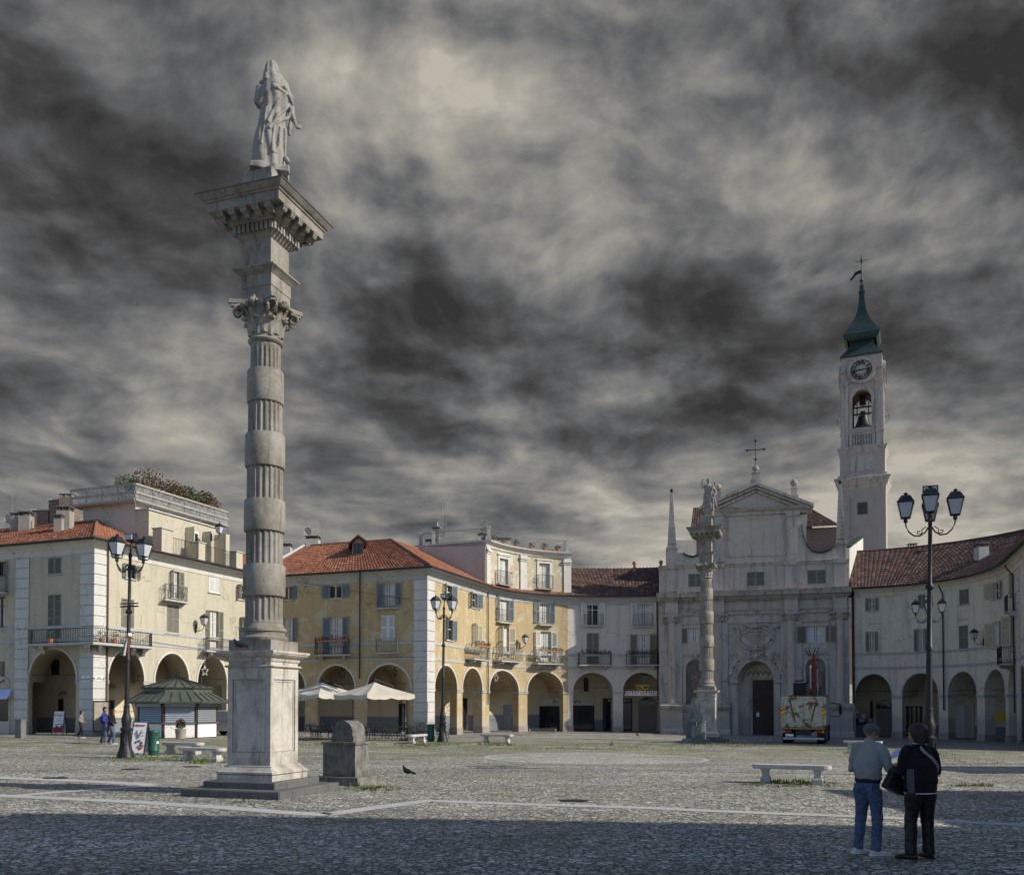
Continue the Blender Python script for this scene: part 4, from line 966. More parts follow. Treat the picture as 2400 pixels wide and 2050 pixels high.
for side in (-1, 1):
    mb = MB()
    for k in range(110):
        a_ = radians(rnd.uniform(14, 76)); r_ = pr_ + .58 + rnd.random() * .42 * (1 - abs(a_ - radians(45)) / radians(45) * .75)
        q = paC.pt(pc + side * r_ * cos(a_), .1, po['zs'] + r_ * sin(a_) * (po['z1'] - po['zs'] + .6) / (pr_ + .6)); mb.ball((q.x, q.y, q.z), rnd.uniform(.10, .15), 7, 5)
    mb.build('stone_garland', 'church_trim', ch, True)
def headorn(x, z, r, name='carved_head'):
    mb = MB(); q = paC.pt(x, .14, z); mb.ball((q.x, q.y, q.z), r, 10, 7, (.8, .8, 1.1))
    for sx_ in (-1, 1):
        q = paC.pt(x + sx_ * r * 1.1, .12, z + r * .5); mb.ball((q.x, q.y, q.z), r * .55, 8, 5)
        q = paC.pt(x + sx_ * r * .9, .12, z - r * .6); mb.ball((q.x, q.y, q.z), r * .4, 8, 5)
    mb.build(name, 'church_trim', ch, True)
headorn(pc, po['z1'] + .32, .24); headorn((nich1['s0'] + nich1['s1']) / 2, nich1['z1'] + .3, .2); headorn((nich2['s0'] + nich2['s1']) / 2, nich2['z1'] + .3, .2)
for o in (nich1, nich2): mb = MB(); archring(mb, paC, o, .2, -.02, .08, legs=o['zs'] - o['z0'] - .01); mb.build('niche_surround', 'church_trim', ch)
# mouldings
def mould(name, s0, s1, prof, mat='church_trim', z=0): mb = MB(); fprof(mb, paC, s0, s1, [(o, z + h) for o, h in prof]); return mb.build(name, mat, ch)
cols = [(1565, 1585.5), (1673.5, 1692.5), (1844, 1865), (1958.5, 1979.5)]
ctr = []
for i, (u0, u1) in enumerate(cols):
    a_, c_ = cs(u0, 1550), cs(u1, 1550); m_ = (a_ + c_) / 2; r_ = .33; ctr.append(m_); hw = .82
    for (x, y, nm) in ((m_ - hw, m_ + hw, 'pilaster'),): mb = MB(); fbox(mb, paC, max(0.01, x), min(LC - .01, y), 0, .14, Z_pd1, Z_cap0); mb.build(nm, 'church_trim', ch)
    q = paC.pt(m_, .12); mb = MB(); H = Z_cap0 - Z_pd1
    mb.lathe(q.x, q.y, [(r_ * 1.35, Z_pd1), (r_ * 1.35, Z_pd1 + .12), (r_ * 1.2, Z_pd1 + .2), (r_ * 1.25, Z_pd1 + .28), (r_ * 1.05, Z_pd1 + .36), (r_, Z_pd1 + .4), (r_, Z_pd1 + H * .35), (r_ * .88, Z_cap0)], 24); mb.build('engaged_column', 'church', ch, True)
    mb = MB(); hc = Z_cap1 - Z_cap0
    mb.lathe(q.x, q.y, [(r_ * .9, Z_cap0), (r_ * 1.0, Z_cap0 + .05), (r_ * .92, Z_cap0 + .1), (r_ * 1.05, Z_cap0 + hc * .6), (r_ * 1.35, Z_cap0 + hc * .85)], 16)
    for xx in [m_ - .62, m_ - .34, m_ + .34, m_ + .62]:
        for rr in (.17, .09): q2 = paC.pt(xx, .3 if abs(xx - m_) < .5 else .14); ang_ = [k * pi / 5 for k in range(11)]; D2 = paC.d[0]; mb.tube([(q2.x + D2.x * rr * cos(g), q2.y + D2.y * rr * cos(g), Z_cap1 - .25 + rr * sin(g)) for g in ang_], .045, 5)
    for k in range(16): q2 = paC.pt(m_ - .75 + 1.5 * k / 15, .2 + (.22 if abs(k - 7.5) < 4 else 0)); mb.ball((q2.x, q2.y, Z_cap0 + hc * (.3 + .2 * (k % 2))), .085, 6, 4)
    fbox(mb, paC, max(0, m_ - .8), min(LC, m_ + .8), 0, .34, Z_cap1 - .1, Z_cap1 - .002); fbox(mb, paC, m_ - .5, m_ + .5, .341, .55, Z_cap1 - .11, Z_cap1 - .003); mb.build('capital', 'church_trim', ch, True)
    # pedestal
    mb = MB(); x0, x1 = max(-.3, m_ - .95), min(LC + .3, m_ + .95); fbox(mb, paC, x0 + .06, x1 - .06, -.1, .55, -1, Z_pd0); mb.build('pedestal', 'church', ch)
    mb = MB(); fprof(mb, paC, x0, x1, [(-.1, Z_pd0), (.58, Z_pd0), (.62, Z_pd0 + .15), (.74, Z_pd0 + .3), (.8, Z_pd0 + .42), (.8, Z_pd1 - .16), (.6, Z_pd1 - .1), (.6, Z_pd1), (-.1, Z_pd1)]); fprof(mb, paC, x0, x1, [(-.1, -1), (.66, -1), (.66, gz(q.x, q.y) + .3), (.58, gz(q.x, q.y) + .45), (-.1, gz(q.x, q.y) + .45)]); mb.build('pedestal_moulding', 'church_trim', ch)
    # entablature break over the column
    a0, a1 = max(-.35, m_ - .62), min(LC + .35, m_ + .62)
    mb = MB(); fbox(mb, paC, a0 + .1, a1 - .1, .2, .42, Z_ar0, Z_c0 - .02); fbox(mb, paC, a0 + .05, a1 - .05, .2, .48, Z_ar1 - .1, Z_ar1); mb.build('entablature_block', 'church', ch)
    mb = MB(); fprof(mb, paC, a0, a1, [(.1, Z_c0 + .01), (.5, Z_c0 + .01), (.55, Z_c0 + .12), (.9, Z_c0 + .2), (.95, Z_c0 + .34), (1.05, Z_c1 - .05), (1.1, Z_c1 + .03), (.1, Z_c1 + .03)]); mb.build('cornice_block', 'church_trim', ch)
    # attic pilaster and cornice block
    mb = MB(); fbox(mb, paC, max(0, m_ - .42), min(LC, m_ + .42), 0, .2, Z_c1, Z_at0); fbox(mb, paC, max(-.1, m_ - .5), min(LC + .1, m_ + .5), .002, .34, Z_at0, Z_at1 + .02); mb.build('attic_pilaster', 'church_trim', ch)
for x0, x1 in [(nich1['s0'] - .55, nich1['s1'] + .4), (nich2['s0'] - .5, nich2['s1'] + .45), (ctr[1] + .9, po['s0'] - .65), (po['s1'] + .65, ctr[2] - .9)]:
    if x1 - x0 < .1: continue
    mould('dado_moulding', x0, x1, [(0, Z_pd0 + .1), (.1, Z_pd0 + .1), (.22, Z_pd0 + .35), (.25, Z_pd1 - .15), (0, Z_pd1 - .1)])
mould('ground_plinth', .05, po['s0'] - .6, [(0, -1), (.12, -1), (.12, zb_ + .5), (0, zb_ + .55)]); mould('ground_plinth', po['s1'] + .6, LC - .05, [(0, -1), (.12, -1), (.12, zb_ + .5), (0, zb_ + .55)])
mould('astragal', .02, LC - .02, [(0, Z_cap0 - .1), (.07, Z_cap0 - .08), (.1, Z_cap0), (0, Z_cap0 + .04)])
for a_, c_ in ((cs(1597), cs(1668)), (cs(1704), cs(1834)), (cs(1877), cs(1947))): mould('ledge', a_, c_, [(0, cz(1771, 1535)), (.08, cz(1771, 1535)), (.13, cz(1771, 1530)), (.05, cz(1771, 1529)), (0, cz(1771, 1529))])
mould('architrave', 0, LC, [(0, Z_ar0 - .01), (.16, Z_ar0 - .01), (.16, Z_ar0 + .14), (.2, Z_ar0 + .15), (.2, Z_ar1 - .1), (.3, Z_ar1), (0, Z_ar1 + .03)])
mould('cornice', -.15, LC + .15, [(0, Z_c0 - .0), (.22, Z_c0 + .01), (.3, Z_c0 + .14), (.62, Z_c0 + .22), (.66, Z_c0 + .34), (.78, Z_c1 - .04), (.82, Z_c1), (0, Z_c1 + .02)])
mb = MB(); n = int(LC / .19)
for k in range(n):
    x = LC * k / n; q = any(abs(x + .05 - m_) < .55 for m_ in ctr); fbox(mb, paC, x, x + .1, .0, .56 if q else .32, Z_c0 - .16, Z_c0 - .0)
mb.build('dentil_course', 'church_trim', ch)
mould('attic_cornice', -.05, LC + .05, [(0, Z_at0), (.06, Z_at0 + .02), (.1, Z_at0 + .12), (.22, Z_at1 - .06), (.24, Z_at1), (0, Z_at1 + .05)])
# gable storey
fn = lambda a, b, h: paC.pt(a, h, b)
def gp(name, mat, uv, o0, o1, par=None):
    mb = MB(); mb.prism([paC.S(u, v) for u, v in uv], o0, o1, fn); return mb.build(name, mat, par or ch)
gp('gable_wall', 'church', [(1665, 1320), (1890, 1320), (1890, 1205), (1665, 1205)], -2.0, -.02)
gp('tympanum', 'church', [(1690, 1191), (1771, 1150), (1866, 1186)], -1.5, 0.02)
for a_, c_ in ((1676, 1697), (1845, 1871)):
    gp('gable_pilaster', 'church_trim', [(a_, 1308), (c_, 1306), (c_, 1208), (a_, 1210)], -.02, .14); gp('gable_pilaster_panel', 'church', [(a_ + 6, 1298), (c_ - 6, 1296), (c_ - 6, 1238), (a_ + 6, 1240)], .141, .16)
    gp('gable_pilaster_base', 'church_trim', [(a_ - 4, 1320), (c_ + 4, 1317), (c_ + 4, 1306), (a_ - 4, 1308)], -.02, .24); gp('gable_capital', 'church_trim', [(a_ - 3, 1211), (c_ + 3, 1207), (c_ + 5, 1198), (a_ - 5, 1201)], -.02, .26)
gp('gable_panel', 'church_trim', [(1706, 1306), (1838, 1302), (1838, 1214), (1706, 1218)], -.03, .03); gp('gable_panel', 'church', [(1709, 1304), (1835, 1300), (1835, 1217), (1709, 1221)], .031, .045)
sl, sr = cs(1652, 1200), cs(1893, 1190); zE = cz(1771, 1197)
mould('gable_entablature', sl, sr, [(-2.0, zE - .35), (.1, zE - .35), (.14, zE - .1), (.3, zE - .02), (.45, zE + .12), (.5, zE + .2), (-2.0, zE + .22)])
def rake(u0, v0, u1, v1, t, o1, nm='raking_cornice'):
    gp(nm, 'church_trim', [(u0, v0), (u1, v1), (u1, v1 + t), (u0, v0 + t)], -2.2, o1)
rake(1640, 1190, 1771, 1133, 7, .62); rake(1906, 1183, 1771.2, 1133, 7, .62); rake(1648, 1195, 1771, 1141, 6, .42); rake(1898, 1188, 1771.2, 1141, 6, .42); rake(1672, 1193, 1771, 1148, 6, .22); rake(1876, 1188, 1771.2, 1148, 6, .22)
gp('volute_wall', 'church', [(1872, 1328), (1965, 1325), (1962, 1283), (1949, 1285.3), (1937, 1291), (1920, 1294), (1902.6, 1289.6), (1889.5, 1275), (1882.3, 1252), (1879.4, 1229), (1892, 1226), (1892, 1205), (1872, 1205)], -.9, -.05)
gp('volute_wall', 'church', [(1678, 1328), (1560, 1332), (1563, 1292), (1601, 1295), (1610, 1301), (1624, 1304), (1640, 1298), (1652, 1284), (1660, 1262), (1663, 1238), (1655, 1236), (1655, 1210), (1678, 1210)], -.9, -.05)
def volcop(pts):
    for i in range(1): mb = MB(); q = [paC.S(u, v) for u, v in pts]
    for a_, c_ in zip(q, q[1:]): mb.hexa([paC.pt(a_[0], .12, a_[1] - .1), paC.pt(c_[0], .12, c_[1] - .1), paC.pt(c_[0], -1, c_[1] - .1), paC.pt(a_[0], -1, a_[1] - .1), paC.pt(a_[0], .12, a_[1] + .05), paC.pt(c_[0], .12, c_[1] + .05), paC.pt(c_[0], -1, c_[1] + .05), paC.pt(a_[0], -1, a_[1] + .05)])
    mb.build('volute_coping', 'verdigris', ch)
volcop([(1879.4, 1229), (1882.3, 1252), (1889.5, 1275), (1902.6, 1289.6), (1920, 1294), (1937, 1291), (1949, 1285.3)]); volcop([(1663, 1238), (1660, 1262), (1652, 1284), (1640, 1298), (1624, 1304), (1610, 1301), (1601, 1295)])
# obelisks and ball finials
D2 = paC.d[0]; N2 = paC.n[0]
def lm(x0, off): q = paC.pt(x0, off); return lambda p: (q.x + D2.x * p[0] - N2.x * p[1], q.y + D2.y * p[0] - N2.y * p[1], p[2])
for (u, vp0, vp1, vt) in ((1575, 1327, 1285, 1156), (1971, 1318, 1274, 1136)):
    x, zb2 = paC.S(u, vp0, -.45); za = paC.S(u, vp1, -.45)[1]; zt2 = paC.S(u, vt, -.45)[1]
    mb = MB(lm(x, -.45)); mb.sqprof(0, 0, [(.48, zb2 - .3), (.38, zb2 - .1), (.36, za - .12), (.44, za - .1), (.44, za)]); o = mb.build('obelisk_pedestal', 'church_trim', ch)
    mb = MB(lm(x, -.45)); n = 13; h0, h1 = .33, .12
    mb.frus(0, 0, za, za + .3, .36, .34)
    for k in range(n):
        a_ = za + .34 + (zt2 - za - .34) * k / n; c_ = za + .34 + (zt2 - za - .34) * (k + 1) / n; ha = h0 + (h1 - h0) * k / n; hb = h0 + (h1 - h0) * (k + 1) / n
        mb.frus(0, 0, a_ + .03, c_, ha, hb); mb.frus(0, 0, a_, a_ + .03, ha - .03, ha - .03)
    ob = mb.build('obelisk', 'church_trim', ch)
    mb = MB(lm(x, -.45)); mb.lathe(0, 0, [(.1, zt2), (.05, zt2 + .08), (.05, zt2 + .12)], 8); mb.ball((0, 0, zt2 + .24), .15, 10, 8); mb.build('obelisk_ball', 'dark_iron', ob, True)
for (u, v, r, vb_, hw) in ((1771, 1098, .27, 1133, .42), (1861, 1132, .31, 1168, .33), (1682, 1142, .31, 1176, .33)):
    x, zc_ = paC.S(u, v, -.8); zb2 = paC.S(u, vb_, -.8)[1]; mb = MB(lm(x, -.8)); zt2 = zc_ - r - .1
    mb.sqprof(0, 0, [(hw, zb2 - .5), (hw, zb2 + .25), (hw * .7, zb2 + .26), (hw * .65, zt2 - .08), (hw * .8, zt2 - .06), (hw * .8, zt2)]); mb.lathe(0, 0, [(.18, zt2), (.1, zt2 + .08), (.12, zt2 + .13)], 10)
    o = mb.build('finial_pedestal', 'church_trim', ch); mb = MB(lm(x, -.8)); mb.ball((0, 0, zc_), r, 16, 12); mb.build('ball_finial', 'statue_stone', o, True)
x, z0_ = paC.S(1771, 1090, -.8); z1_ = paC.S(1771, 1033, -.8)[1]; zm_ = paC.S(1771, 1054, -.8)[1]
mb = MB(lm(x, -.8)); mb.tube([(0, 0, z0_), (0, 0, z1_)], .035, 6); mb.tube([(-.68, 0, zm_), (.68, 0, zm_)], .035, 6)
for q in ((-.68, 0, zm_), (.68, 0, zm_), (0, 0, z1_), (0, 0, paC.S(1771, 1076, -.8)[1])):
    for dx, dz in ((0, 0), (.07, 0), (-.07, 0), (0, .07), (0, -.07)): mb.ball((q[0] + dx, 0, q[2] + dz), .055, 6, 4)
mb.build('iron_cross', 'dark_iron', ch)
# cartouche with inscription
x, zc_ = paC.S(1771, 1495); mb = MB(lm(x, .02)); rim = []
mb.prism([(1.12 * cos(2 * pi * k / 32), zc_ + .62 * sin(2 * pi * k / 32)) for k in range(32)], 0, -.12, lambda a, b, h: (a, h, b)); ca = mb.build('cartouche', 'church', ch)
mb = MB(lm(x, .02)); 
mb.tube([(1.16 * cos(2 * pi * k / 32), -.12, zc_ + .66 * sin(2 * pi * k / 32)) for k in range(33)], .06, 6)
for sx_ in (-1, 1):
    mb.tube([(sx_ * a, -.12, zc_ + b) for a, b in ((0, -.95), (.5, -.93), (.95, -.7), (1.3, -.3), (1.42, .15), (1.36, .55), (1.5, .85), (1.72, .98), (1.85, .88), (1.78, .74), (1.66, .78))], [.07, .08, .09, .09, .09, .08, .08, .08, .07, .06, .05], 6)
    mb.tube([(sx_ * a, -.12, zc_ + b) for a, b in ((1.0, .62), (.75, .75), (.55, .92), (.7, 1.12), (.95, 1.1), (.98, .95), (.86, .9))], .075, 6)
    for k in range(22):
        t_ = k / 21; a_, b_ = (1.32 - .1 * sin(t_ * 9), .35 - t_ * 1.0) if k < 12 else (1.2 - (k - 11) * .11, -.45 - (k - 11) * .045); mb.ball((sx_ * a_, -.15, zc_ + b_), .085, 7, 5)
mb.ball((0, -.16, zc_ + .98), .2, 10, 7); mb.ball((-.25, -.12, zc_ + .9), .14, 8, 5); mb.ball((.25, -.12, zc_ + .9), .14, 8, 5); mb.ball((0, -.14, zc_ - .85), .17, 8, 6); mb.build('cartouche_frame', 'church_trim', ca, True)
M0 = Matrix(((D2.x, 0, N2.x, 0), (D2.y, 0, N2.y, 0), (0, 1, 0, 0), (0, 0, 0, 1)))
def onwall(pa, s, off, z):
    d = pa.dir(s); n = pa.nrm(s); q = pa.pt(s, off)
    return Matrix(((d.x, 0, n.x, q.x), (d.y, 0, n.y, q.y), (0, 1, 0, z), (0, 0, 0, 1)))
for i, (tx, sz) in enumerate((('NASCENTIS VIRGINIS', .15), ('PROFECTO SIGNO ANNUNCIATAE', .135), ('NOVI OPPIDI NATALES', .17), ('CAROLUS EM II', .2), ('INAUGURAVIT', .15), ('MDCLXVII', .16))):
    text('inscription', tx, sz, 'dark_stone', ca, onwall(paC, x, .15, zc_ + .46 - i * .185))
# nave behind, side wing
nv = paC.pt(cs(1925), -12)
NX = paC.S(1962, 1230, -9)[0]
mb = MB(); wall(mb, paC, 2.5, NX, 0, P(1930, 1247, 82).z, [], off=-9); wall(mb, paC, 2.5, NX, 0, P(1930, 1247, 82).z, [], off=-24)
for x in (2.5, NX): mb.poly([paC.pt(x, -9, 0), paC.pt(x, -24, 0), paC.pt(x, -24, P(1930, 1247, 82).z), paC.pt(x, -9, P(1930, 1247, 82).z)])
mb.build('nave_wall', 'brick', ch)
zn = P(1930, 1247, 82).z
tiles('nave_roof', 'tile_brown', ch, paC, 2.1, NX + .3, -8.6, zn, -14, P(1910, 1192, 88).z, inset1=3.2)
mb = MB(); mb.poly([paC.pt(2.1, -14, P(1910, 1192, 88).z), paC.pt(NX - 2.9, -14, P(1910, 1192, 88).z), paC.pt(NX + .3, -24.4, zn), paC.pt(2.1, -24.4, zn)]); mb.build('rear_slope', 'tile_brown', ch)
mb = MB(); q = [P(1991, 1283, 71.6), P(2023, 1259, 80.5), P(2023, 1400, 80.5), P(1991, 1400, 71.6)]; d = V((.9, -.4, 0)) * .3
mb.hexa([q[3], q[2], q[2] - d, q[3] - d, q[0], q[1], q[1] - d, q[0] - d]); mb.build('side_wing_wall', 'trim_white', ch)
mb = MB(); mb.hexa([q[0] + d * .3, q[1] + d * .3, q[1] - d * 1.5, q[0] - d * 1.5] + [w_ + V((0, 0, .14)) for w_ in (q[0] + d * .3, q[1] + d * .3, q[1] - d * 1.5, q[0] - d * 1.5)]); mb.build('wing_coping', 'verdigris', ch)
mb = MB(); q = paC.pt(cs(1605), -4); mb.box(q.x - 1.2, q.x + .8, q.y, q.y + 4, Z_at1 - 1, P(1610, 1275, 80).z); mb.build('side_chapel_wall', 'trim_grey', ch)

# ---------------------------------------------------------------- bell tower
TH = radians(24.5); YT = 98.0; q = P(1969, 1300, YT); TW = 4.72
tcn = V((q.x + TW / 2 * (cos(TH) + sin(TH)), q.y + TW / 2 * (cos(TH) - sin(TH))))
tw = thing('bell_tower', 'tall square bell tower with green copper spire and black clock face behind the church', 'bell tower', (tcn.x, tcn.y, 0), -TH, local=True)
k_ = TW / 2 / 54.5
def tz(v): return P(2023, v, YT - .9).z
def h(px): return px * k_
def tzd(a, v): return P(2023, v, 99.3 - h(a) * .97).z
def tsq(name, mat, prof, par=None): mb = MB(); mb.sqprof(0, 0, [(h(a), tzd(a if v < 831 else 50, v)) for a, v in prof]); return mb.build(name, mat, par or tw)
tsq('shaft', 'tower', [(54.5, 1600), (54.5, 1143)]); tsq('cornice', 'church_trim', [(55, 1146), (57, 1140), (60, 1136), (62, 1130), (67, 1123), (67, 1120), (58, 1117), (58, 1112)])
tsq('upper_shaft', 'tower', [(53.5, 1112), (53.5, 1058)]); tsq('cornice', 'church_trim', [(54, 1061), (56, 1056), (59.5, 1050), (59.5, 1047), (52, 1046)])
mb = MB(); mb.box(-h(28), h(28), -h(54.5) - .09, -h(54.5), tz(1290), tz(1162)); mb.build('shaft_panel', 'tower', tw)
mb = MB(); mb.box(-h(22), h(22), -h(54.5) - .16, -h(54.5) - .091, tz(1283), tz(1168)); pn = mb.build('shaft_panel', 'tower', tw)
mb = MB(); mb.box(-h(12), h(12), -h(54.5) - .2, -h(54.5) - .161, tz(1206), tz(1178)); o = mb.build('window', 'frame_brown', tw)
mb = MB(); mb.box(-h(10), -h(1.2), -h(54.5) - .22, -h(54.5) - .201, tz(1204), tz(1180)); mb.box(h(1.2), h(10), -h(54.5) - .22, -h(54.5) - .201, tz(1204), tz(1180)); mb.build('pane', 'glass', o)
mb = MB(); mb.box(-h(28), h(28), -h(53.5) - .04, -h(53.5), tz(1103), tz(1068)); mb.prism([(h(13.5) * cos(a * pi / 12), tz(1086) + h(13.5) * sin(a * pi / 12)) for a in range(24)], -h(53.5) - .041, -h(53.5) - .07, lambda a, b, c: (a, c, b)); mb.build('roundel_panel', 'church_trim', tw)
# balustrade stage
tsq('balustrade_core', 'tower', [(46, 1046), (46, 1012)])
for sx_ in (-1, 1):
    for sy in (-1, 1): mb = MB(); mb.sqprof(sx_ * h(42), sy * h(42), [(h(10), tz(1046)), (h(9), tz(1040)), (h(9), tz(1016)), (h(11), tz(1015)), (h(11), tz(1012))]); mb.build('corner_block', 'church_trim', tw)
for r_ in range(4):
    R = Matrix.Rotation(r_ * pi / 2, 4, 'Z'); 
    mb = MB(lambda p: R @ V(p)); mb.box(-h(32), h(32), -h(50), -h(46) - .002, tz(1046), tz(1041)); mb.box(-h(32), h(32), -h(50), -h(46) - .002, tz(1016.5), tz(1013)); 
    for k in range(-3, 4): mb.lathe(k * h(6.6), -h(48.2), [(.07, tz(1041)), (.05, tz(1038)), (.11, tz(1032)), (.05, tz(1023)), (.08, tz(1019)), (.08, tz(1016))], 8)
    for sx_ in (-1, 1): mb.box(sx_ * h(27) - h(4), sx_ * h(27) + h(4), -h(50.5), -h(46) - .001, tz(1041), tz(1016))
    mb.build('balustrade', 'church_trim', tw)
# belfry: four pierced walls
sqp = [(-h(49), -h(49)), (h(49), -h(49)), (h(49), h(49)), (-h(49), h(49))]
for k in range(4):
    a_, c_ = V(sqp[k]), V(sqp[(k + 1) % 4]); pa = Path([a_, c_]); o = dict(s0=h(26), s1=h(72), z0=tz(1000), z1=tz(911), zs=tz(932), arch=True)
    mb = MB(); wall(mb, pa, 0, pa.L, tz(1012), tz(894), [o]); reveal(mb, pa, o, h(12)); mb.build('belfry_wall', 'tower', tw)
    mb = MB(); archring(mb, pa, o, h(7), -.01, .07); 
    for (x0, x1) in ((h(19), h(26)), (h(72), h(79))): fbox(mb, pa, x0, x1, 0, .06, tz(1005), tz(934)); fbox(mb, pa, x0 - .04, x1 + .04, 0, .11, tz(937), tz(932.5))
    mb.build('belfry_arch', 'church_trim', tw)
    mb = MB()
    for (x0, x1) in ((0, h(17)), (h(81), h(98))): fbox(mb, pa, x0 + .01, x1 - .01, 0, .1, tz(1012), tz(899)); fbox(mb, pa, x0, x1, .001, .2, tz(899), tz(895)); fbox(mb, pa, x0, x1, .002, .28, tz(895), tz(892.5))
    mb.build('belfry_pilaster', 'church_trim', tw)
    mb = MB(); fbox(mb, pa, .02, pa.L - .02, -.2, .12, tz(866), tz(862.5)); cz_ = tz(867.4); pc_ = h(49)
    mb.prism([(pc_ + h(33.6) * cos(a * pi / 20), cz_ + h(33.6) * sin(a * pi / 20)) for a in range(40)], .0, .26, lambda a, b, c: pa.pt(a, c, b))
    mb.build('clock_surround', 'church_trim', tw)
    for rr, mt, o_ in ((27, 'tower', .29), (25.5, 'black', .31), (23.3, 'tower', .325), (12.8, 'black', .335), (11.8, 'tower', .345)):
        mb = MB(); mb.prism([(pc_ + h(rr) * cos(a * pi / 20), cz_ + h(rr) * sin(a * pi / 20)) for a in range(40)], .2, o_, lambda a, b, c: pa.pt(a, c, b)); cf = mb.build('clock_face', mt, tw)
    if k in (0, 1):
        for i, nn in enumerate(('XII', 'I', 'II', 'III', 'IIII', 'V', 'VI', 'VII', 'VIII', 'IX', 'X', 'XI')):
            a_ = -i * pi / 6; d_ = pa.d[0]; n_ = pa.n[0]; q = pa.pt(pc_ + h(17.8) * sin(-a_), .35); Mx = Matrix(((d_.x, 0, n_.x, q.x), (d_.y, 0, n_.y, q.y), (0, 1, 0, cz_ + h(17.8) * cos(a_)), (0, 0, 0, 1))) @ Matrix.Rotation(a_, 4, 'Z')
            text('clock_numeral', nn, .5, 'black', tw, Mx, bold=.02)
    mb = MB(); fbox(mb, pa, pc_ - h(8), pc_ + h(22), .36, .38, cz_ - .05, cz_ + .05); fbox(mb, pa, pc_ - h(13), pc_ + h(3), .381, .4, cz_ - .09, cz_ + .03); mb.build('clock_hand', 'black', tw)
tsq('clock_stage', 'tower', [(48.6, 894), (48.6, 831)])
tsq('belfry_floor', 'tower', [(47, 1012), (47, 1001)])
# bell in its frame
mb = MB(); zb2 = tz(988); mb.lathe(0, 0, [(.95, zb2), (.9, zb2 + .08), (.68, zb2 + .5), (.55, zb2 + 1.0), (.5, zb2 + 1.25), (.2, zb2 + 1.4)], 20); bl = mb.build('bell', 'dark_iron', tw, True)
mb = MB()
for sx_ in (-1, 1):
    mb.box(sx_ * .98 - .07, sx_ * .98 + .07, -.1, .1, tz(1003), tz(930)); mb.box(sx_ * .6 - .05, sx_ * .6 + .05, -.08, .08, tz(960), tz(930))
for v in (999, 957, 941): mb.box(-1.05, 1.05, -.09, .09, tz(v), tz(v) + .14)
mb.box(-.25, .25, -.2, .2, tz(965), tz(950)); mb.tube([(0, 0, tz(935)), (0, 0, tz(912))], .35, 8); mb.build('bell_frame', 'dark_iron', tw)
# copper roof
tsq('copper_roof', 'verdigris', [(51, 833), (51, 829), (42, 822), (34, 815), (28, 806), (25, 800), (25, 799)]); tsq('roof_collar', 'verdigris', [(30, 800), (30, 796), (27, 795)])
tsq('copper_bulb', 'verdigris', [(25, 799), (35, 796), (41, 789), (44.5, 779), (44.5, 778)]); tsq('spire', 'verdigris', [(44.5, 778), (38, 771), (30, 762), (22, 752), (15, 739), (10.5, 727), (7.5, 708), (5.4, 684)])
tsq('spire_collar', 'verdigris', [(7.5, 686), (7.5, 682), (5, 681), (5, 669), (3, 668)])
mb = MB(); mb.lathe(0, 0, [(.06, tzd(0, 668)), (.1, tzd(0, 665)), (.22, tzd(0, 660)), (.12, tzd(0, 655)), (.05, tzd(0, 645)), (.04, tzd(0, 599))], 10); fi = mb.build('weathervane_rod', 'verdigris', tw, True)
mb = MB(); mb.tube([(-.65, 0, tzd(0, 613)), (.65, 0, tzd(0, 613))], .03, 5); mb.tube([(0, 0, tzd(0, 618)), (0, 0, tzd(0, 608))], .1, 5); mb.build('vane_cross', 'black', fi); mb = MB()
fl = [(0, 634), (-8, 634.5), (-16, 637), (-20, 643), (-24, 648), (-31, 652), (-25, 653), (-30, 660), (-22, 653), (-14, 645), (-8, 642), (0, 643)]
mb.prism([(h(a), tzd(0, v)) for a, v in fl], -.02, .02, lambda a, b, c: (a, c, b)); mb.build('weathervane_flag', 'black', fi)
for sx_ in (-1, 1):
    mb = MB(); mb.tube([(sx_ * (h(49) + .6 * cos(g)), 0, tz(968) + .85 * sin(g)) for g in [radians(a) for a in range(-80, 81, 20)]], .018, 4); mb.tube([(sx_ * h(49), 0, tz(968)), (sx_ * (h(49) + .62), 0, tz(968)), (sx_ * (h(49) + .62), 0, tz(964))], .025, 4); mb.build('bell_hammer_wheel', 'dark_iron', tw)

# ---------------------------------------------------------------- right curved range
q0 = P(2000, 1500, 64.9 * KS); Q0 = V((q0.x, q0.y)); Q3 = V((29.95, 53.2)) * KS
cvr = bez(Q0, V((30.2, 63.3)) * KS, Q3 + A2 * 5 * KS, Q3, 16); paR = Path(cvr + [Q3 - A2 * 12])
E3 = paR.S(2003, 1379)[1]
b5 = Bld('curved_arcade_building', 'dull cream curved arcade house with brown tiled roof on the far side of the church', 'building', paR, E3, 'cream_dull')
W5 = [(2036, 2051, 1401, 1431, 'open', (160, 170), 0), (2151, 2169, 1393, 1424, 'closed', (0, 0), 0), (2248, 2271, 1381, 1416, 'closed', (0, 0), 0), (2328, 2344, 1364, 1404, 'open', (130, 165), 0),
      (2036, 2050, 1480, 1526, 'open', (155, 165), 1), (2151, 2167, 1473, 1525, 'open', (170, 170), 1), (2247, 2269, 1465, 1521, 'closed', (0, 0), 0), (2328, 2344, 1457, 1517, 'open', (130, 165), 1),
      (2368, 2374, 1346, 1395, 'open', (None, 150), 0), (2368, 2375, 1440, 1512, 'open', (120, 150), 0)]
for (u0, u1, v0, v1, sh, an, cu) in W5: window(b5, u0, u1, v0, v1, sh, 'shutter_green' if u0 < 2300 else 'shutter_cream', bool(cu), an)
zs5, zc5 = paR.S(2047, 1630)[1], paR.S(2047, 1579)[1]
arR = [(paR.S(a, 1640)[0], paR.S(c, 1640)[0]) for a, c in ((2004.6, 2090.4), (2114, 2200), (2221.6, 2290), (2308, 2356.5))]
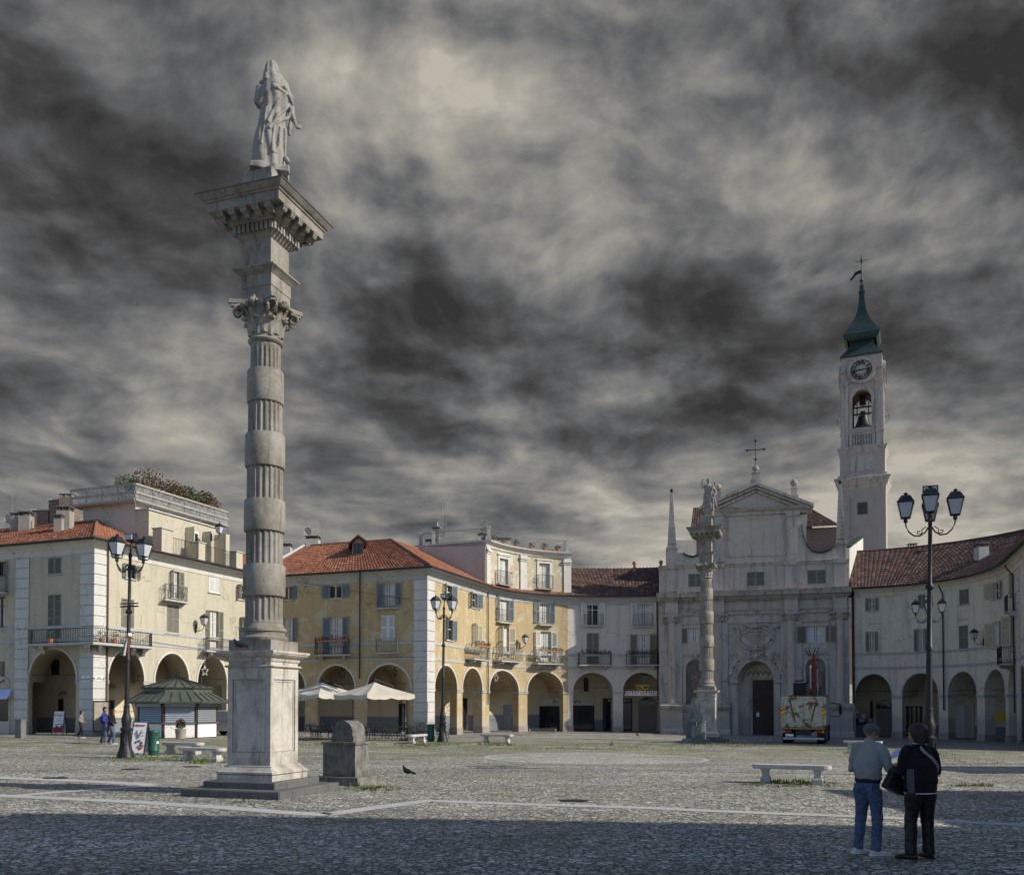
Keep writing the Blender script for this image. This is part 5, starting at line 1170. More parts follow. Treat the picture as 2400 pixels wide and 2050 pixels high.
w_ = arR[2][1] - arR[2][0]; g_ = arR[2][0] - arR[1][1]; x_ = arR[3][1] + g_
for _ in range(3): arR.append((x_, x_ + w_)); x_ += w_ + g_
arcade(b5, arR, zs5, zc5, end=(0, paR.L)); finish(b5, caps=(0, 1))
cornice(b5, E3, EAVE, 'cream_dull'); gutter(b5, E3)
for v in (1532, 1566): zz = paR.S(2150, v)[1]; mb = MB(); fbox(mb, paR, 0, paR.L, 0, .035, zz, zz + .2); mb.build('string_course', 'trim_grey', b5.root)
sq_ = paR.S(2388, 1600)[0]; quoins(b5, sq_, sq_ + .8, -.3, E3 - .8, 15, .07)
downpipe(b5, 2213, 1378, 1664, 'dark_iron'); downpipe(b5, 2381, 1330, 1670, 'dark_iron'); downpipe(b5, 2001.5, 1395, 1650, 'dark_iron')
balcony(b5, 2337, 2381, 1511, 1552, .8, 'dark_iron', True, 1); balcony(b5, 2362, 2379, 1387, 1426, .6, 'dark_iron', False, 1)
for u0, u1, v0 in ((2034, 2064, 1460), (2150, 2168, 1457), (2247, 2269, 1450)):
    s0, s1, z0, z1 = paR.R(u0, u1, v0, v0 + 14); mb = MB(); fbox(mb, paR, s0, s1, 0, .03, z1 - .08, z1); mb.build('blind_lintel', 'trim_grey', b5.root)
RZ3 = P(2100, 1291, 75.6).z
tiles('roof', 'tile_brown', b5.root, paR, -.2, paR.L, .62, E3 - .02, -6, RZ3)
mb = MB(); br = paR.breaks(0, paR.L)
for x, y in zip(br, br[1:]): mb.poly([paR.pt(x, -6, RZ3), paR.pt(y, -6, RZ3), paR.pt(y, -9.3, E3), paR.pt(x, -9.3, E3)])
mb.poly([paR.pt(paR.L, .4, E3 - .3), paR.pt(paR.L, -6, RZ3), paR.pt(paR.L, -9, E3)]); mb.build('rear_slope', 'tile_brown', b5.root)
mb = MB(); mb.tube([paR.pt(x, -6, RZ3 + .06) for x in br], .1, 5); mb.build('ridge_tiles', 'tile_brown', b5.root)
for (u, v0, Y, w) in ((2138, 1274, 75.6, .55), (2162, 1290, 73, .55), (2300, 1274, 66, .75)): q = P(u, v0, Y); chimney(b5.root, lambda p: p, q.x, q.y, q.z - 3.2, q.z, w, w, 'trim_grey')

# ---------------------------------------------------------------- unseen houses added beside and behind the viewer, shaped to cast the paving's shade
def plainhouse(pts, hgt, rise, label, mat, nm='shade_house'):
    pa = Path(pts); q = pa.pt(pa.L / 2); b = Bld(nm, label, 'building', pa, hgt, mat); n = max(1, int(pa.L / 4))
    for i in range(n):
        c = pa.L * (i + .5) / n
        for k in range(int(hgt // 3.2)):
            window(b, 0, 0, 0, 0, 'closed', 'shutter_green', szz=(c - .5, c + .5, .9 + 3.2 * k + .1, 2.6 + 3.2 * k))
    mb = MB(); wall(mb, pa, 0, pa.L, -1, hgt, b.ops)
    for o in b.ops: reveal(mb, pa, o, .24)
    wall(mb, pa, 0, pa.L, -1, hgt, [], off=-10)
    for x in (0, pa.L): mb.poly([pa.pt(x, 0, -1), pa.pt(x, -10, -1), pa.pt(x, -10, hgt), pa.pt(x, 0, hgt)]); mb.poly([pa.pt(x, 0, hgt), pa.pt(x, -5, hgt + rise), pa.pt(x, -10, hgt)])
    mb.build('wall', mat, b.root); cornice(b, hgt, EAVE)
    tiles('roof', 'tile_brown', b.root, pa, -.3, pa.L + .3, .6, hgt, -5, hgt + rise, per=.4, row=.8)
    mb = MB(); mb.poly([pa.pt(-.3, -5, hgt + rise), pa.pt(pa.L + .3, -5, hgt + rise), pa.pt(pa.L + .3, -10.5, hgt), pa.pt(-.3, -10.5, hgt)]); mb.build('rear_slope', 'tile_brown', b.root)
plainhouse([(45, 5.5), (13.5, 9.1), (13.5, -22)], 13.6, 2.6, 'unseen tall cream house shaped to cast the shade across the foreground', 'cream')
plainhouse([(32, 15.8), (17.7, 16.9), (17.7, 9.6)], 6.2, .6, 'unseen low grey house shaped to cast the stepped shade beside the foreground', 'grey_wall')
plainhouse([(30, 26.9), (21.5, 27.3), (21.5, 24)], 4.6, .5, 'unseen small ochre house added to cast the shade patch at the right', 'ochre')

# ================================================================ votive columns
def make_column(label):
    t_ = thing('votive_column', label, 'column', local=True); Yc = 19.65
    def zr(v): return P(620, v, Yc).z
    def zq(v, h_): return P(640, v, Yc - 1.289 * h_).z
    for hw_, z0, z1, nb in ((1.205, -.5, .165, 5), (.88, .165, .315, 4)):
        mb = MB(); mb.frus(0, 0, z0, z1 - .02, hw_ - .012, hw_ - .012); mb.frus(0, 0, z1 - .02, z1, hw_, hw_ - .01)
        n = nb
        for sx_ in (-1, 1):
            for k in range(n):
                a_ = -hw_ + 2 * hw_ * k / n + .006; c_ = -hw_ + 2 * hw_ * (k + 1) / n - .006
                mb.box(a_, c_, sx_ * hw_ - .02, sx_ * hw_ + .006, z0, z1 - .021); mb.box(sx_ * hw_ - .02, sx_ * hw_ + .006, a_, c_, z0, z1 - .021)
        mb.build('step', 'dark_stone', t_)
    mb = MB(); mb.sqprof(0, 0, [(.69, .315), (.69, .44)]); mb.sqprof(0, 0, [(.66, .441), (.705, .46), (.705, .50), (.66, .53), (.62, .57), (.59, .60), (.59, .62), (.565, .64)]); mb.build('plinth', 'marble', t_)
    mb = MB(); mb.frus(0, 0, .64, zq(1566, .56), .505, .505)
    z0, z1 = .64, zq(1562, .56)
    for sx_ in (-1, 1):
        for (a, c, z, y) in ((-.54, -.42, z0, z1), (.42, .54, z0, z1), (-.42, .42, z0, z0 + .27), (-.42, .42, z1 - .26, z1)):
            y0, y1 = (sx_ * .50, sx_ * .54); mb.box(a, c, min(y0, y1), max(y0, y1), z, y); mb.box(min(y0, y1) , max(y0, y1), a * .998, c * .998, z + .001, y - .001)
        for (a, c, z, y) in ((-.4, .4, z0 + .29, z0 + .32), (-.4, .4, z1 - .31, z1 - .28), (-.4, -.37, z0 + .32, z1 - .31), (.37, .4, z0 + .32, z1 - .31)):
            y0, y1 = sx_ * .503, sx_ * .522; mb.box(a, c, min(y0, y1), max(y0, y1), z, y); mb.box(min(y0, y1), max(y0, y1), a, c, z, y)
    mb.build('pedestal', 'marble', t_)
    zc0 = z1; zct = zq(1522, .725)
    mb = MB(); mb.sqprof(0, 0, [(.58, zc0), (.60, zc0 + .02), (.58, zc0 + .045), (.53, zc0 + .05), (.53, zct - .24), (.56, zct - .22), (.58, zct - .15), (.65, zct - .12), (.70, zct - .08), (.705, zct - .055), (.725, zct - .05), (.725, zct), (.54, zct + .01)]); mb.build('pedestal_cornice', 'marble', t_)
    zp = zr(1503); mb = MB(); mb.sqprof(0, 0, [(.53, zct + .0), (.53, zp)]); mb.build('base_block', 'shaft', t_)
    b0 = zr(1463)
    mb = MB(); mb.lathe(0, 0, [(.50, zp), (.52, zp + .03), (.525, zp + .07), (.50, zp + .105), (.46, zp + .12), (.445, zp + .16), (.46, zp + .20), (.485, zp + .21), (.49, zp + .25), (.475, zp + .285), (.44, zp + .30), (.43, b0 - .04), (.405, b0)], 48); mb.build('torus_base', 'shaft', t_, True)
    seg = [('f', 1463, 1400, .405, .404), ('d', 1400, 1325, .458, .455), ('f', 1325, 1249, .398, .396), ('d', 1249, 1174, .446, .443), ('f', 1174, 1099, .392, .388), ('d', 1099, 1020, .434, .430), ('f', 1020, 949, .375, .368), ('d', 949, 872, .400, .395), ('f', 872, 812, .328, .322)]
    N = 20 * 8
    for i, (kd, v0, v1, r0, r1) in enumerate(seg):
        z0, z1 = zr(v0), zr(v1); mb = MB()
        if kd == 'd': mb.lathe(0, 0, [(r0 - .05, z0 - .0), (r0 - .012, z0 + .01), (r0, z0 + .035), (r0, (z0 + z1) / 2), (r1, z1 - .035), (r1 - .012, z1 - .01), (r1 - .06, z1)], 48); mb.build('plain_drum', 'shaft', t_, True)
        else:
            def rf(k, z, z0=z0, z1=z1):
                x = (k % 8) / 8; g = max(0, sin(pi * min(1, max(0, (x - .12) / .76)))) ** .6
                if i == 0 and z < z0 + .1: g *= max(0, (z - z0 - .03) / .07)
                if i == 8 and z > z1 - .14: g *= max(0, (z1 - .06 - z) / .08)
                return 1 - .085 * g
            zs_ = [z0, z0 + .03, z0 + .06, z0 + .1, z0 + .2, (z0 + z1) / 2, z1 - .2, z1 - .14, z1 - .1, z1 - .06, z1]
            mb.lathe(0, 0, [(r0 + (r1 - r0) * (z - z0) / (z1 - z0), z) for z in zs_], N, rf); mb.build('fluted_drum', 'shaft', t_, True)
    # composite capital
    zc0 = zr(812); z1 = zr(797); zt = zq(679, .62)
    mb = MB(); mb.lathe(0, 0, [(.32, zc0), (.37, zc0 + .03), (.39, zc0 + .07), (.37, zc0 + .11), (.33, zc0 + .13), (.33, z1), (.34, z1 + .2), (.38, z1 + .45), (.46, z1 + .62), (.46, z1 + .66)], 32); cp = mb.build('capital', 'shaft', t_, True)
    H = zt - z1
    for row, (n, zz, hh, r0, r1, wl) in enumerate(((8, z1, .38, .34, .50, .15), (8, z1 + .05, .62, .36, .60, .17))):
        for k in range(n):
            a = 2 * pi * (k + .5 * row) / n + .1; mb = MB(lambda p, a=a: (p[0] * cos(a) - p[1] * sin(a), p[0] * sin(a) + p[1] * cos(a), p[2])); rows = []
            prof = [(r0, 0, .75), (r0 + .02, .3, 1), (r0 + .04, .6, 1.05), (r0 + .09, .85, 1), (r1 - .03, 1.0, .85), (r1 + .02, .97, .6), (r1 + .02, .86, .35)]
            for (r_, zf, wf) in prof:
                rr = []
                for j in range(5): y = (j - 2) / 2 * wl * wf; rr.append(mb.p((r_ + .025 * (1 - abs(j - 2) / 2) - .02 * abs(j - 2), y, zz + hh * zf)))
                for j in range(4, -1, -1): y = (j - 2) / 2 * wl * wf; rr.append(mb.p((r_ - .035 - .02 * abs(j - 2), y, zz + hh * zf - .015)))
                rows.append(rr)
            for r_a, r_b in zip(rows, rows[1:]):
                for j in range(10): mb.f.append([r_a[j], r_a[(j + 1) % 10], r_b[(j + 1) % 10], r_b[j]])
            mb.f.append(rows[-1]); mb.build('acanthus_leaf', 'shaft', cp, True)
    for k in range(4):
        a = pi / 4 + k * pi / 2
        for sg in (-1, 1):
            mb = MB(lambda p, a=a: (p[0] * cos(a) - p[1] * sin(a), p[0] * sin(a) + p[1] * cos(a), p[2])); pts = []; rr = []
            for j in range(26):
                g = j * .42; ra = .115 * (1 - j / 30); pts.append((.59 - ra * cos(g + 1.9) * .9, sg * (.045 + .05 * (1 - j / 26)), zt - .24 + ra * sin(g + 1.9))); rr.append(.034 * (1 - j / 40))
            pts = [(.40, sg * .16, zt - .30), (.5, sg * .11, zt - .16)] + pts; mb.tube(pts, [.03, .035] + rr, 6); mb.build('volute', 'shaft', cp, True)
    mb = MB(); ab = []
    for k in range(4):
        a = pi / 4 + k * pi / 2; c0 = V((cos(a), sin(a))); t0 = V((-sin(a), cos(a)))
        ab.append(c0 * .81 - t0 * .045); ab.append(c0 * .81 + t0 * .045)
        a2 = a + pi / 2; c1 = V((cos(a2), sin(a2))); t1 = V((-sin(a2), cos(a2))); e0 = c0 * .81 + t0 * .045; e1 = c1 * .81 - t1 * .045; mid = (e0 + e1) / 2; nrm_ = mid.normalized()
        for j in range(1, 8): f_ = j / 8; ab.append(e0 + (e1 - e0) * f_ - nrm_ * .17 * sin(pi * f_))
    mb.prism([(q.x, q.y) for q in ab], zt - .09, zt); mb.prism([(q.x * .95, q.y * .95) for q in ab], zt - .15, zt - .09); mb.build('abacus', 'shaft', cp)
    for k in range(4): a = k * pi / 2; mb = MB(); mb.ball((.5 * cos(a), .5 * sin(a), zt - .08), .09, 8, 6); [mb.ball((.5 * cos(a) - .09 * sin(a) * cos(g), .5 * sin(a) + .09 * cos(a) * cos(g), zt - .08 + .09 * sin(g)), .045, 6, 4) for g in (0, 1.26, 2.5, 3.77, 5.03)]; mb.build('fleuron', 'shaft', cp, True)
    # entablature stack
    za = zt; zb = zq(637, .39); zc = zq(612, .52); zd = 12.18
    mb = MB(); m1 = za + (zb - za) * .5; mb.sqprof(0, 0, [(.375, za), (.375, m1), (.39, m1 + .01), (.39, zb), (.42, zb + .03), (.45, zb + .06), (.50, zc - .05), (.53, zc - .03), (.53, zc), (.36, zc + .01)]); mb.build('architrave', 'shaft', t_)
    mb = MB(); mb.sqprof(0, 0, [(.353, zc), (.353, zd)]); mb.build('frieze_block', 'shaft', t_)
    z_d0, z_d1, zk0, zk1 = 12.28, 12.45, 12.50, 12.64
    mb = MB(); mb.sqprof(0, 0, [(.36, zd), (.40, zd + .04), (.42, zd + .07), (.46, z_d0), (.46, z_d1), (.56, z_d1 + .005), (.62, z_d1 + .06), (.655, z_d1 + .09), (.66, zk1 + .01)]); mb.build('bed_moulding', 'shaft', t_)
    zk2 = 12.82; zk3 = 12.86; zk4 = 12.97
    mb = MB(); mb.sqprof(0, 0, [(.90, zk1), (.91, zk2), (.94, zk2 + .01), (.95, zk3), (.99, zk3 + .02), (1.05, zk4 - .03), (1.075, zk4)]); mb.build('cornice', 'shaft', t_)
    mb = MB(); mb.sqprof(0, 0, [(1.085, zk4), (1.095, zk4 + .02), (.40, zk4 + .10)]); mb.build('lead_cover', 'dark_stone', t_)
    for r_ in range(4):
        R = Matrix.Rotation(r_ * pi / 2, 4, 'Z')
        for k in range(9):
            x = -.46 + .92 * k / 8; mb = MB(lambda p: R @ V(p)); mb.box(x - .036, x + .036, -.54, -.455, z_d0, z_d1); mb.build('dentil', 'shaft', t_)
        for k in range(5):
            x = -.60 + 1.2 * k / 4; mb = MB(lambda p: R @ V(p))
            pr = [(-.66, zk0 - .03), (-.74, zk0 - .02), (-.80, zk0 + .04), (-.85, zk0 + .03), (-.875, zk0 + .06), (-.875, zk1 - .002), (-.655, zk1 - .002)]
            mb.prism(pr, x - .07, x + .07, lambda a, b, c: (c, a, b)); mb.box(x - .085, x + .085, -.89, -.655, zk1 - .035, zk1 - .001); mb.build('modillion', 'shaft', t_)
    zs0 = zk4 + .02; zs1 = 13.76
    mb = MB(); mb.sqprof(0, 0, [(.37, zs0), (.37, zs1 - .16), (.35, zs1 - .155), (.35, zs1)]); mb.build('statue_plinth', 'shaft', t_)
    t_['ztop'] = zs1
    return t_
col1 = make_column('near tall stone column of fluted and plain drums topped by a veiled statue seen from behind')
RZC = atan2(-B2.y, B2.x); ZTOP = col1['ztop']; del col1['ztop']
col1.location = (-5.50, 19.65, 0); RZC -= radians(2.2); col1.rotation_euler = (0, 0, -RZC)
c2 = P(1657, 1738, 54.2); C2Z = gz(c2.x, c2.y)
col2 = place(col1, (c2.x, c2.y, C2Z), -RZC, 'distant stone column in front of the church topped by a winged angel statue')
for c_ in (col1, col2): c_['group'] = 'twin votive columns'
# ================================================================ street furniture
YAW = atan2(B2.y, B2.x)
simple('bin_green', (.015, .085, .065), .5, .1, .15, 5); simple('bench_top', (.46, .44, .42), .6, 0, .15, 8, .1); simple('canvas', (.50, .46, .39), .85, 0, .1, 3)
simple('rust', (.16, .065, .025), .85, 0, .5, 9, .2); simple('crane_red', (.15, .028, .014), .45, .1, .2, 5); simple('car_silver', (.42, .45, .50), .25, .6, .05); simple('rubber', (.018, .018, .018), .8)
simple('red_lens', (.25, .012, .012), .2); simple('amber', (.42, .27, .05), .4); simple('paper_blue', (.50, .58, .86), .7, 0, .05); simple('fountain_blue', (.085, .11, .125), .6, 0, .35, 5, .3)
m, t, b = newmat('rusty_white'); p = pos(t)
n1 = t.noise(p, 2.4, 9, .68, .5).outputs['Fac']; n2 = t.noise(t.vm('MULTIPLY', p, (3, 3, .5)), 1.6, 7, .65).outputs['Fac']
c = t.mix(t.ramp(n2, [(.50, 0), (.60, .55)]), (.47, .46, .38), (.30, .18, .07)); c = t.mix(t.ramp(n1, [(.52, 0), (.58, .95)]), c, (.13, .05, .02))
t.put(b.inputs['Base Color'], c); b.inputs['Roughness'].default_value = .7

def lantern(par, T, w=.205, hgt=.56, name='lantern'):
    mb = MB(T); mb.sqprof(0, 0, [(w * .55, .12), (w * .6, .14)]); 
    for sx_ in (-1, 1):
        for sy in (-1, 1): mb.tube([(sx_ * w * .56, sy * w * .56, .13), (sx_ * w * .98, sy * w * .98, hgt)], .014, 4)
    mb.sqprof(0, 0, [(w * 1.06, hgt - .01), (w * 1.1, hgt + .02), (w * .95, hgt + .06), (w * .75, hgt + .14), (w * .55, hgt + .2), (w * .5, hgt + .21)])
    mb.lathe(0, 0, [(.05, hgt + .2), (.03, hgt + .23), (.07, hgt + .26), (.03, hgt + .29), (.01, hgt + .31)], 8); mb.lathe(0, 0, [(.02, -.02), (.06, .03), (.05, .12)], 8)
    o = mb.build(name, 'dark_iron', par)
    mb = MB(T); mb.frus(0, 0, .145, hgt - .012, w * .53, w * .95); mb.build('lamp_pane', 'lamp_glass', o); return o
def make_lamp(label, flood=True):
    t_ = thing('street_lamp', label, 'street lamp', local=True, group='four armed street lamps of the square')
    mb = MB(); mb.lathe(0, 0, [(.30, -.1), (.30, .10), (.27, .14), (.275, .22), (.21, .32), (.165, .5), (.15, .75), (.16, .95), (.20, 1.0), (.205, 1.07), (.14, 1.12), (.165, 1.3), (.17, 1.42), (.13, 1.55), (.11, 1.65), (.10, 1.84), (.125, 1.86), (.088, 1.9)], 16); ba_ = mb.build('base', 'dark_iron', t_, True)
    mb = MB()
    for k in range(6):
        a = k * pi / 3; mb.tube([(.215 * cos(a), .215 * sin(a), .3), (.19 * cos(a + .15), .19 * sin(a + .15), .5), (.17 * cos(a - .12), .17 * sin(a - .12), .7), (.18 * cos(a + .1), .18 * sin(a + .1), .92)], .022, 5)
    mb.build('leaf_ornament', 'dark_iron', ba_, True)
    mb = MB(); mb.lathe(0, 0, [(.088, 1.88), (.078, 3.5), (.1, 3.52), (.1, 3.6), (.074, 3.64), (.066, 5.2), (.105, 5.22), (.12, 5.28), (.085, 5.34), (.058, 5.4), (.052, 7.25), (.075, 7.28), (.06, 7.36), (.02, 7.45)], 12); mb.build('pole', 'dark_iron', t_, True)
    for k in range(4):
        R = Matrix.Rotation(k * pi / 2, 4, 'Z'); T = lambda p, R=R: R @ V(p)
        mb = MB(T); mb.tube([(.05, 0, 6.95), (.12, 0, 6.82), (.26, 0, 6.72), (.42, 0, 6.74), (.55, 0, 6.86), (.62, 0, 7.02), (.63, 0, 7.12)], .022, 6)
        mb.tube([(.1, 0, 6.98)] + [(.28 + .085 * (1 - j / 16) * cos(j * .55 + 2.4), 0, 6.83 + .085 * (1 - j / 16) * sin(j * .55 + 2.4)) for j in range(14)], .014, 5); ar_ = mb.build('arm', 'dark_iron', t_, True)
        lantern(ar_, lambda p, R=R: R @ V((p[0] + .63, p[1], p[2] + 7.12)))
    if flood:
        mb = MB(); mb.tube([(0, 0, 7.4), (0, .05, 7.85)], .03, 5); mb.hexa([(-.2, -.05, 7.85), (.2, -.05, 7.85), (.2, .2, 7.8), (-.2, .2, 7.8), (-.2, -.12, 8.1), (.2, -.12, 8.1), (.2, .1, 8.15), (-.2, .1, 8.15)]); mb.build('floodlight', 'dark_iron', t_)
        mb = MB(); mb.box(-.17, .17, -.13, -.1, 7.88, 8.07); mb.build('flood_pane', 'lamp_glass', t_)
    return t_
L1 = make_lamp('near left street lamp by the white menu board, its four lanterns seen in overlapping pairs')
q = GP(294, 1776); L1.location = q; L1.rotation_euler = (0, radians(1.05), radians(-21.5))
q = GP(1037, 1738); L2 = place(L1, q, radians(-42), 'street lamp beside the green bin near the quoined yellow corner', (0, radians(.8)))
q = P(2176, 1810, 24.8); q.z = gz(q.x, q.y); L3 = place(L1, q, radians(-25), 'tall street lamp rising behind the woman with the dark red hair', (0, radians(.9)))
q = P(2180, 1740, 47); q.z = gz(q.x, q.y); L4 = place(L1, q, radians(-25), 'small distant street lamp whose pole hides behind the nearer lamp pole', (0, 0))
for i, o in enumerate((L1,)):
    mb = MB(); mb.box(-.42, .42, -.02, .02, 5.45, 5.50); mb.box(-.42, .42, -.02, .02, 5.56, 5.6); mb.build('crossbar', 'dark_iron', o)
q = L1.location; rb = thing('ribbon', 'green, white and red ribbon tied round the near left lamp pole', 'ribbon', tuple(q + V((0, 0, 4.2))))
for k, (mt, dx) in enumerate((('bin_green', -.22), ('white', -.10), ('sign_red', 0.02))):
    mb = MB(); x, y, z = q.x + .09, q.y - .1, 4.45; mb.hexa([(x + dx * 0 - .02, y, z), (x + .02, y, z), (x + .02, y + .012, z), (x - .02, y + .012, z), (x + dx - .04, y - .05, z - .75), (x + dx + .03, y - .05, z - .75), (x + dx + .03, y - .04, z - .75), (x + dx - .04, y - .04, z - .75)]); mb.build('ribbon_tail', mt, rb)
mb = MB(); mb.lathe(q.x + .075, q.y, [(.10, 4.42), (.10, 4.52)], 10); mb.build('ribbon_knot', 'white', rb)
# lamps on brackets
def wall_lamp(pa, u, v, label, scale=1.0):
    s, z = pa.S(u, v, .7); q = pa.pt(s, 0, z); n = pa.nrm(s); d = pa.dir(s); t_ = thing('wall_lantern', label, 'wall lantern', (q.x, q.y, z), group='bracket lanterns')
    T = lambda p: V((q.x + n.x * (p[0]) + d.x * p[1], q.y + n.y * p[0] + d.y * p[1], z + p[2]))
    mb = MB(T); mb.tube([(0, 0, -.55), (.25, 0, -.62), (.5, 0, -.56), (.66, 0, -.42), (.68, 0, -.3)], .022, 5); mb.tube([(.02, 0, -.3), (.18, 0, -.42), (.3, 0, -.6)], .016, 5); mb.box(-.0, .03, -.07, .07, -.7, -.15); mb.build('bracket', 'dark_iron', t_)
    lantern(t_, lambda p: T((p[0] + .68, p[1], p[2] - .32)))
wall_lamp(paL, 468, 1455, 'bracket lantern on the sunlit cream wall with its shadow beside it')
wall_lamp(paY, 1231, 1500, 'bracket lantern on the yellow curved wall where shade begins'); wall_lamp(paR, 2283, 1490, 'bracket lantern on the shaded curved wall beyond the tall lamp post')
wall_lamp(paL, 505, 1240, 'bracket lantern up by the attic terrace of the cream house')

# benches
def make_bench():
    t_ = thing('stone_bench', 'bench', 'bench', local=True, group='pale stone benches')
    pts = []
    for sg in (1, -1):
        for k in range(7): a = radians(-90 + 30 * k) if sg == 1 else radians(90 + 30 * k); pts.append((sg * .78 + .17 * cos(a), .23 * sin(a)))
    mb = MB(); mb.prism([(x * .985, y * .96) for x, y in pts], .36, .38); mb.prism(pts, .38, .445); mb.prism([(x * .99, y * .97) for x, y in pts], .445, .465); mb.build('seat', 'bench_top', t_)
    for sx_ in (-1, 1): mb = MB(); mb.sqprof(sx_ * .62, 0, [((.12, .17), -.1), ((.12, .17), .11), ((.10, .15), .14), ((.075, .13), .22), ((.085, .14), .29), ((.12, .17), .36)]); mb.build('leg', 'bench_stone', t_)
    return t_
bn = make_bench()
BEN = [(1855, 1835, YAW, 'stone bench alone on the right, nearest to the reading couple'), (429, 1767, YAW, 'stone bench behind the other one, close to the green bin and kiosk'), (474, 1783, YAW, 'front stone bench of the left pair, half hidden by the column pedestal'),
       (977, 1741, YAW + pi / 2, 'stone bench seen end on beside the second green bin'), (1164, 1740, YAW, 'small far stone bench in front of the yellow arcade'), (2022, 1757, YAW, 'stone bench partly hidden behind the man in the grey fleece')]
for i, (u, v, rz, lb) in enumerate(BEN):
    q = GP(u, v)
    if i == 0: bn.location = q; bn.rotation_euler = (0, 0, rz); bn['label'] = lb
    else: place(bn, q, rz, lb)
# bins
def make_bin(label):
    t_ = thing('litter_bin', label, 'bin', local=True, group='green litter bins')
    mb = MB(); mb.lathe(0, 0, [(.15, .0), (.19, .03), (.19, .12), (.20, .14), (.215, .16), (.215, .2), (.205, .22), (.205, .66), (.215, .67), (.215, .7), (.205, .71), (.205, .86), (.225, .87), (.225, .92), (.2, .95), (.05, .97)], 24); mb.build('drum', 'bin_green', t_, True)
    mb = MB(); mb.hexa([(.02, -.21, .73), (.17, -.135, .73), (.16, -.12, .73), (.02, -.19, .73), (.02, -.21, .84), (.17, -.135, .84), (.16, -.12, .84), (.02, -.19, .84)]); mb.build('opening', 'black', t_)
    mb = MB(); mb.hexa([(.17, -.14, .45), (.215, -.05, .45), (.2, -.05, .45), (.16, -.13, .45), (.17, -.14, .53), (.215, -.05, .53), (.2, -.05, .53), (.16, -.13, .53)]); mb.build('sticker', 'white', t_); return t_
q = GP(360, 1769); bb = make_bin('green litter bin with a square opening behind the white menu board'); bb.location = q
q = GP(1010, 1737); b_2 = place(bb, q, .4, 'green litter bin between a bench and the lamp by the yellow corner')
# A-boards
def aboard(u, v, w, hh, rz, label, mat, fn_, back='white'):
    q = GP(u, v); t_ = thing('menu_board', label, 'sandwich board', q, rz, 'sandwich boards', local=True); sp_ = .30; a = atan2(sp_, hh)
    def Tm(sg): return lambda p: (p[0], sg * (p[1] - sp_ * (1 - p[2] / hh)), p[2])
    for sg, nm in ((1, 'front_board'), (-1, 'back_board')):
        mb = MB(lambda p: (p[0], sg * (-sp_ * (1 - p[2] / hh)) + p[1], p[2])); mb.box(-w / 2, w / 2, -.012, .012, .1, hh); o = mb.build(nm, mat if sg == 1 else back, t_)
        for sx_ in (-1, 1): mb = MB(lambda p: (p[0], sg * (-sp_ * (1 - p[2] / hh)) + p[1], p[2])); mb.box(sx_ * w / 2 - .02, sx_ * w / 2 + .02, -.02, .02, 0, hh + .01); mb.build('leg', 'wood_dark', t_)
        if sg == 1:
            M = Matrix.Translation((0, -sp_, 0)) @ Matrix(((1, 0, 0, 0), (0, sp_ / hh, -.97, -.016), (0, 1, 0, 0), (0, 0, 0, 1))); fn_(t_, o, M, w, hh)
    return t_
def art1(t_, o, M, w, hh):
    text('lettering', 'il Bagut', .17, 'sign_red', o, M @ Matrix.Translation((0, hh * .84, .01)), .002)
    for y, s_, l_ in ((.70, .05, 'bistrot'), (.60, .045, 'aperitivi e pranzi')): text('lettering', l_, s_, 'black', o, M @ Matrix.Translation((0, hh * y, .01)), .002)
    mb = MB(lambda p: M @ V(p)); mb.box(-w * .42, w * .3, hh * .44, hh * .455, 0, .01); mb.poly([(w * .3, hh * .47, .01), (w * .42, hh * .447, .01), (w * .3, hh * .425, .01)]); mb.build('arrow', 'black', o)
    mb = MB(lambda p: M @ V(p)); pts = [(-w * .44, hh * .10)] + [(-w * .44 + w * .88 * k / 8, hh * (.36 - .05 * sin(k * 1.4 + .6))) for k in range(9)] + [(w * .44, hh * .10)]
    mb.prism(pts, .0, .008); mb.build('picture', 'sign_red', o)
def art2(t_, o, M, w, hh):
    text('lettering', 'la Bigiunera', .10, 'sign_red', o, M @ Matrix.Translation((-.04, hh * .92, .01)), .002, .003)
    text('lettering', 'ATE!', .12, 'glass', o, M @ Matrix.Translation((-.02, hh * .42, .01)) @ Matrix.Rotation(.35, 4, 'Z'), .002, .004)
    mb = MB(lambda p: M @ V(p)); rnd = random.Random(9)
    for k in range(9):
        x0, y0 = -.06 + .02 * k % .07, hh * .52; x1, y1 = -.17 + .042 * k, hh * (.68 + .08 * sin(k * 1.3)); mb.tube([(x0 - .02, y0, .006), ((x0 + x1) / 2, (y0 + y1) / 2 + .02, .006), (x1, y1, .006)], .007, 4); mb.ball((x1, y1, .006), .022, 6, 4, (1, 1, .3))
    mb.build('drawing', 'dark_stone', o)
    for k, (x, y, r, mt) in enumerate(((.13, .38, .05, 'wood_dark'), (.10, .31, .05, 'rust'), (.02, .26, .06, 'terracotta'), (.16, .24, .05, 'terracotta'), (.09, .2, .045, 'sign_red'), (.2, .3, .03, 'leaf'))):
        mb = MB(lambda p: M @ V(p)); mb.prism([(x + r * cos(j) * (1 + .2 * sin(3 * j)), hh * y + r * sin(j)) for j in [i * pi / 5 for i in range(10)]], 0, .008); mb.build('picture', mt, o)
aboard(139, 1721, .62, 1.4, YAW + .45, 'far sandwich board with red lettering and a black arrow under the first arch', 'white', art1)
aboard(330, 1769, .58, 1.24, YAW + .25, 'white sandwich board with dark drawing leaning by the near lamp post', 'white', art2)
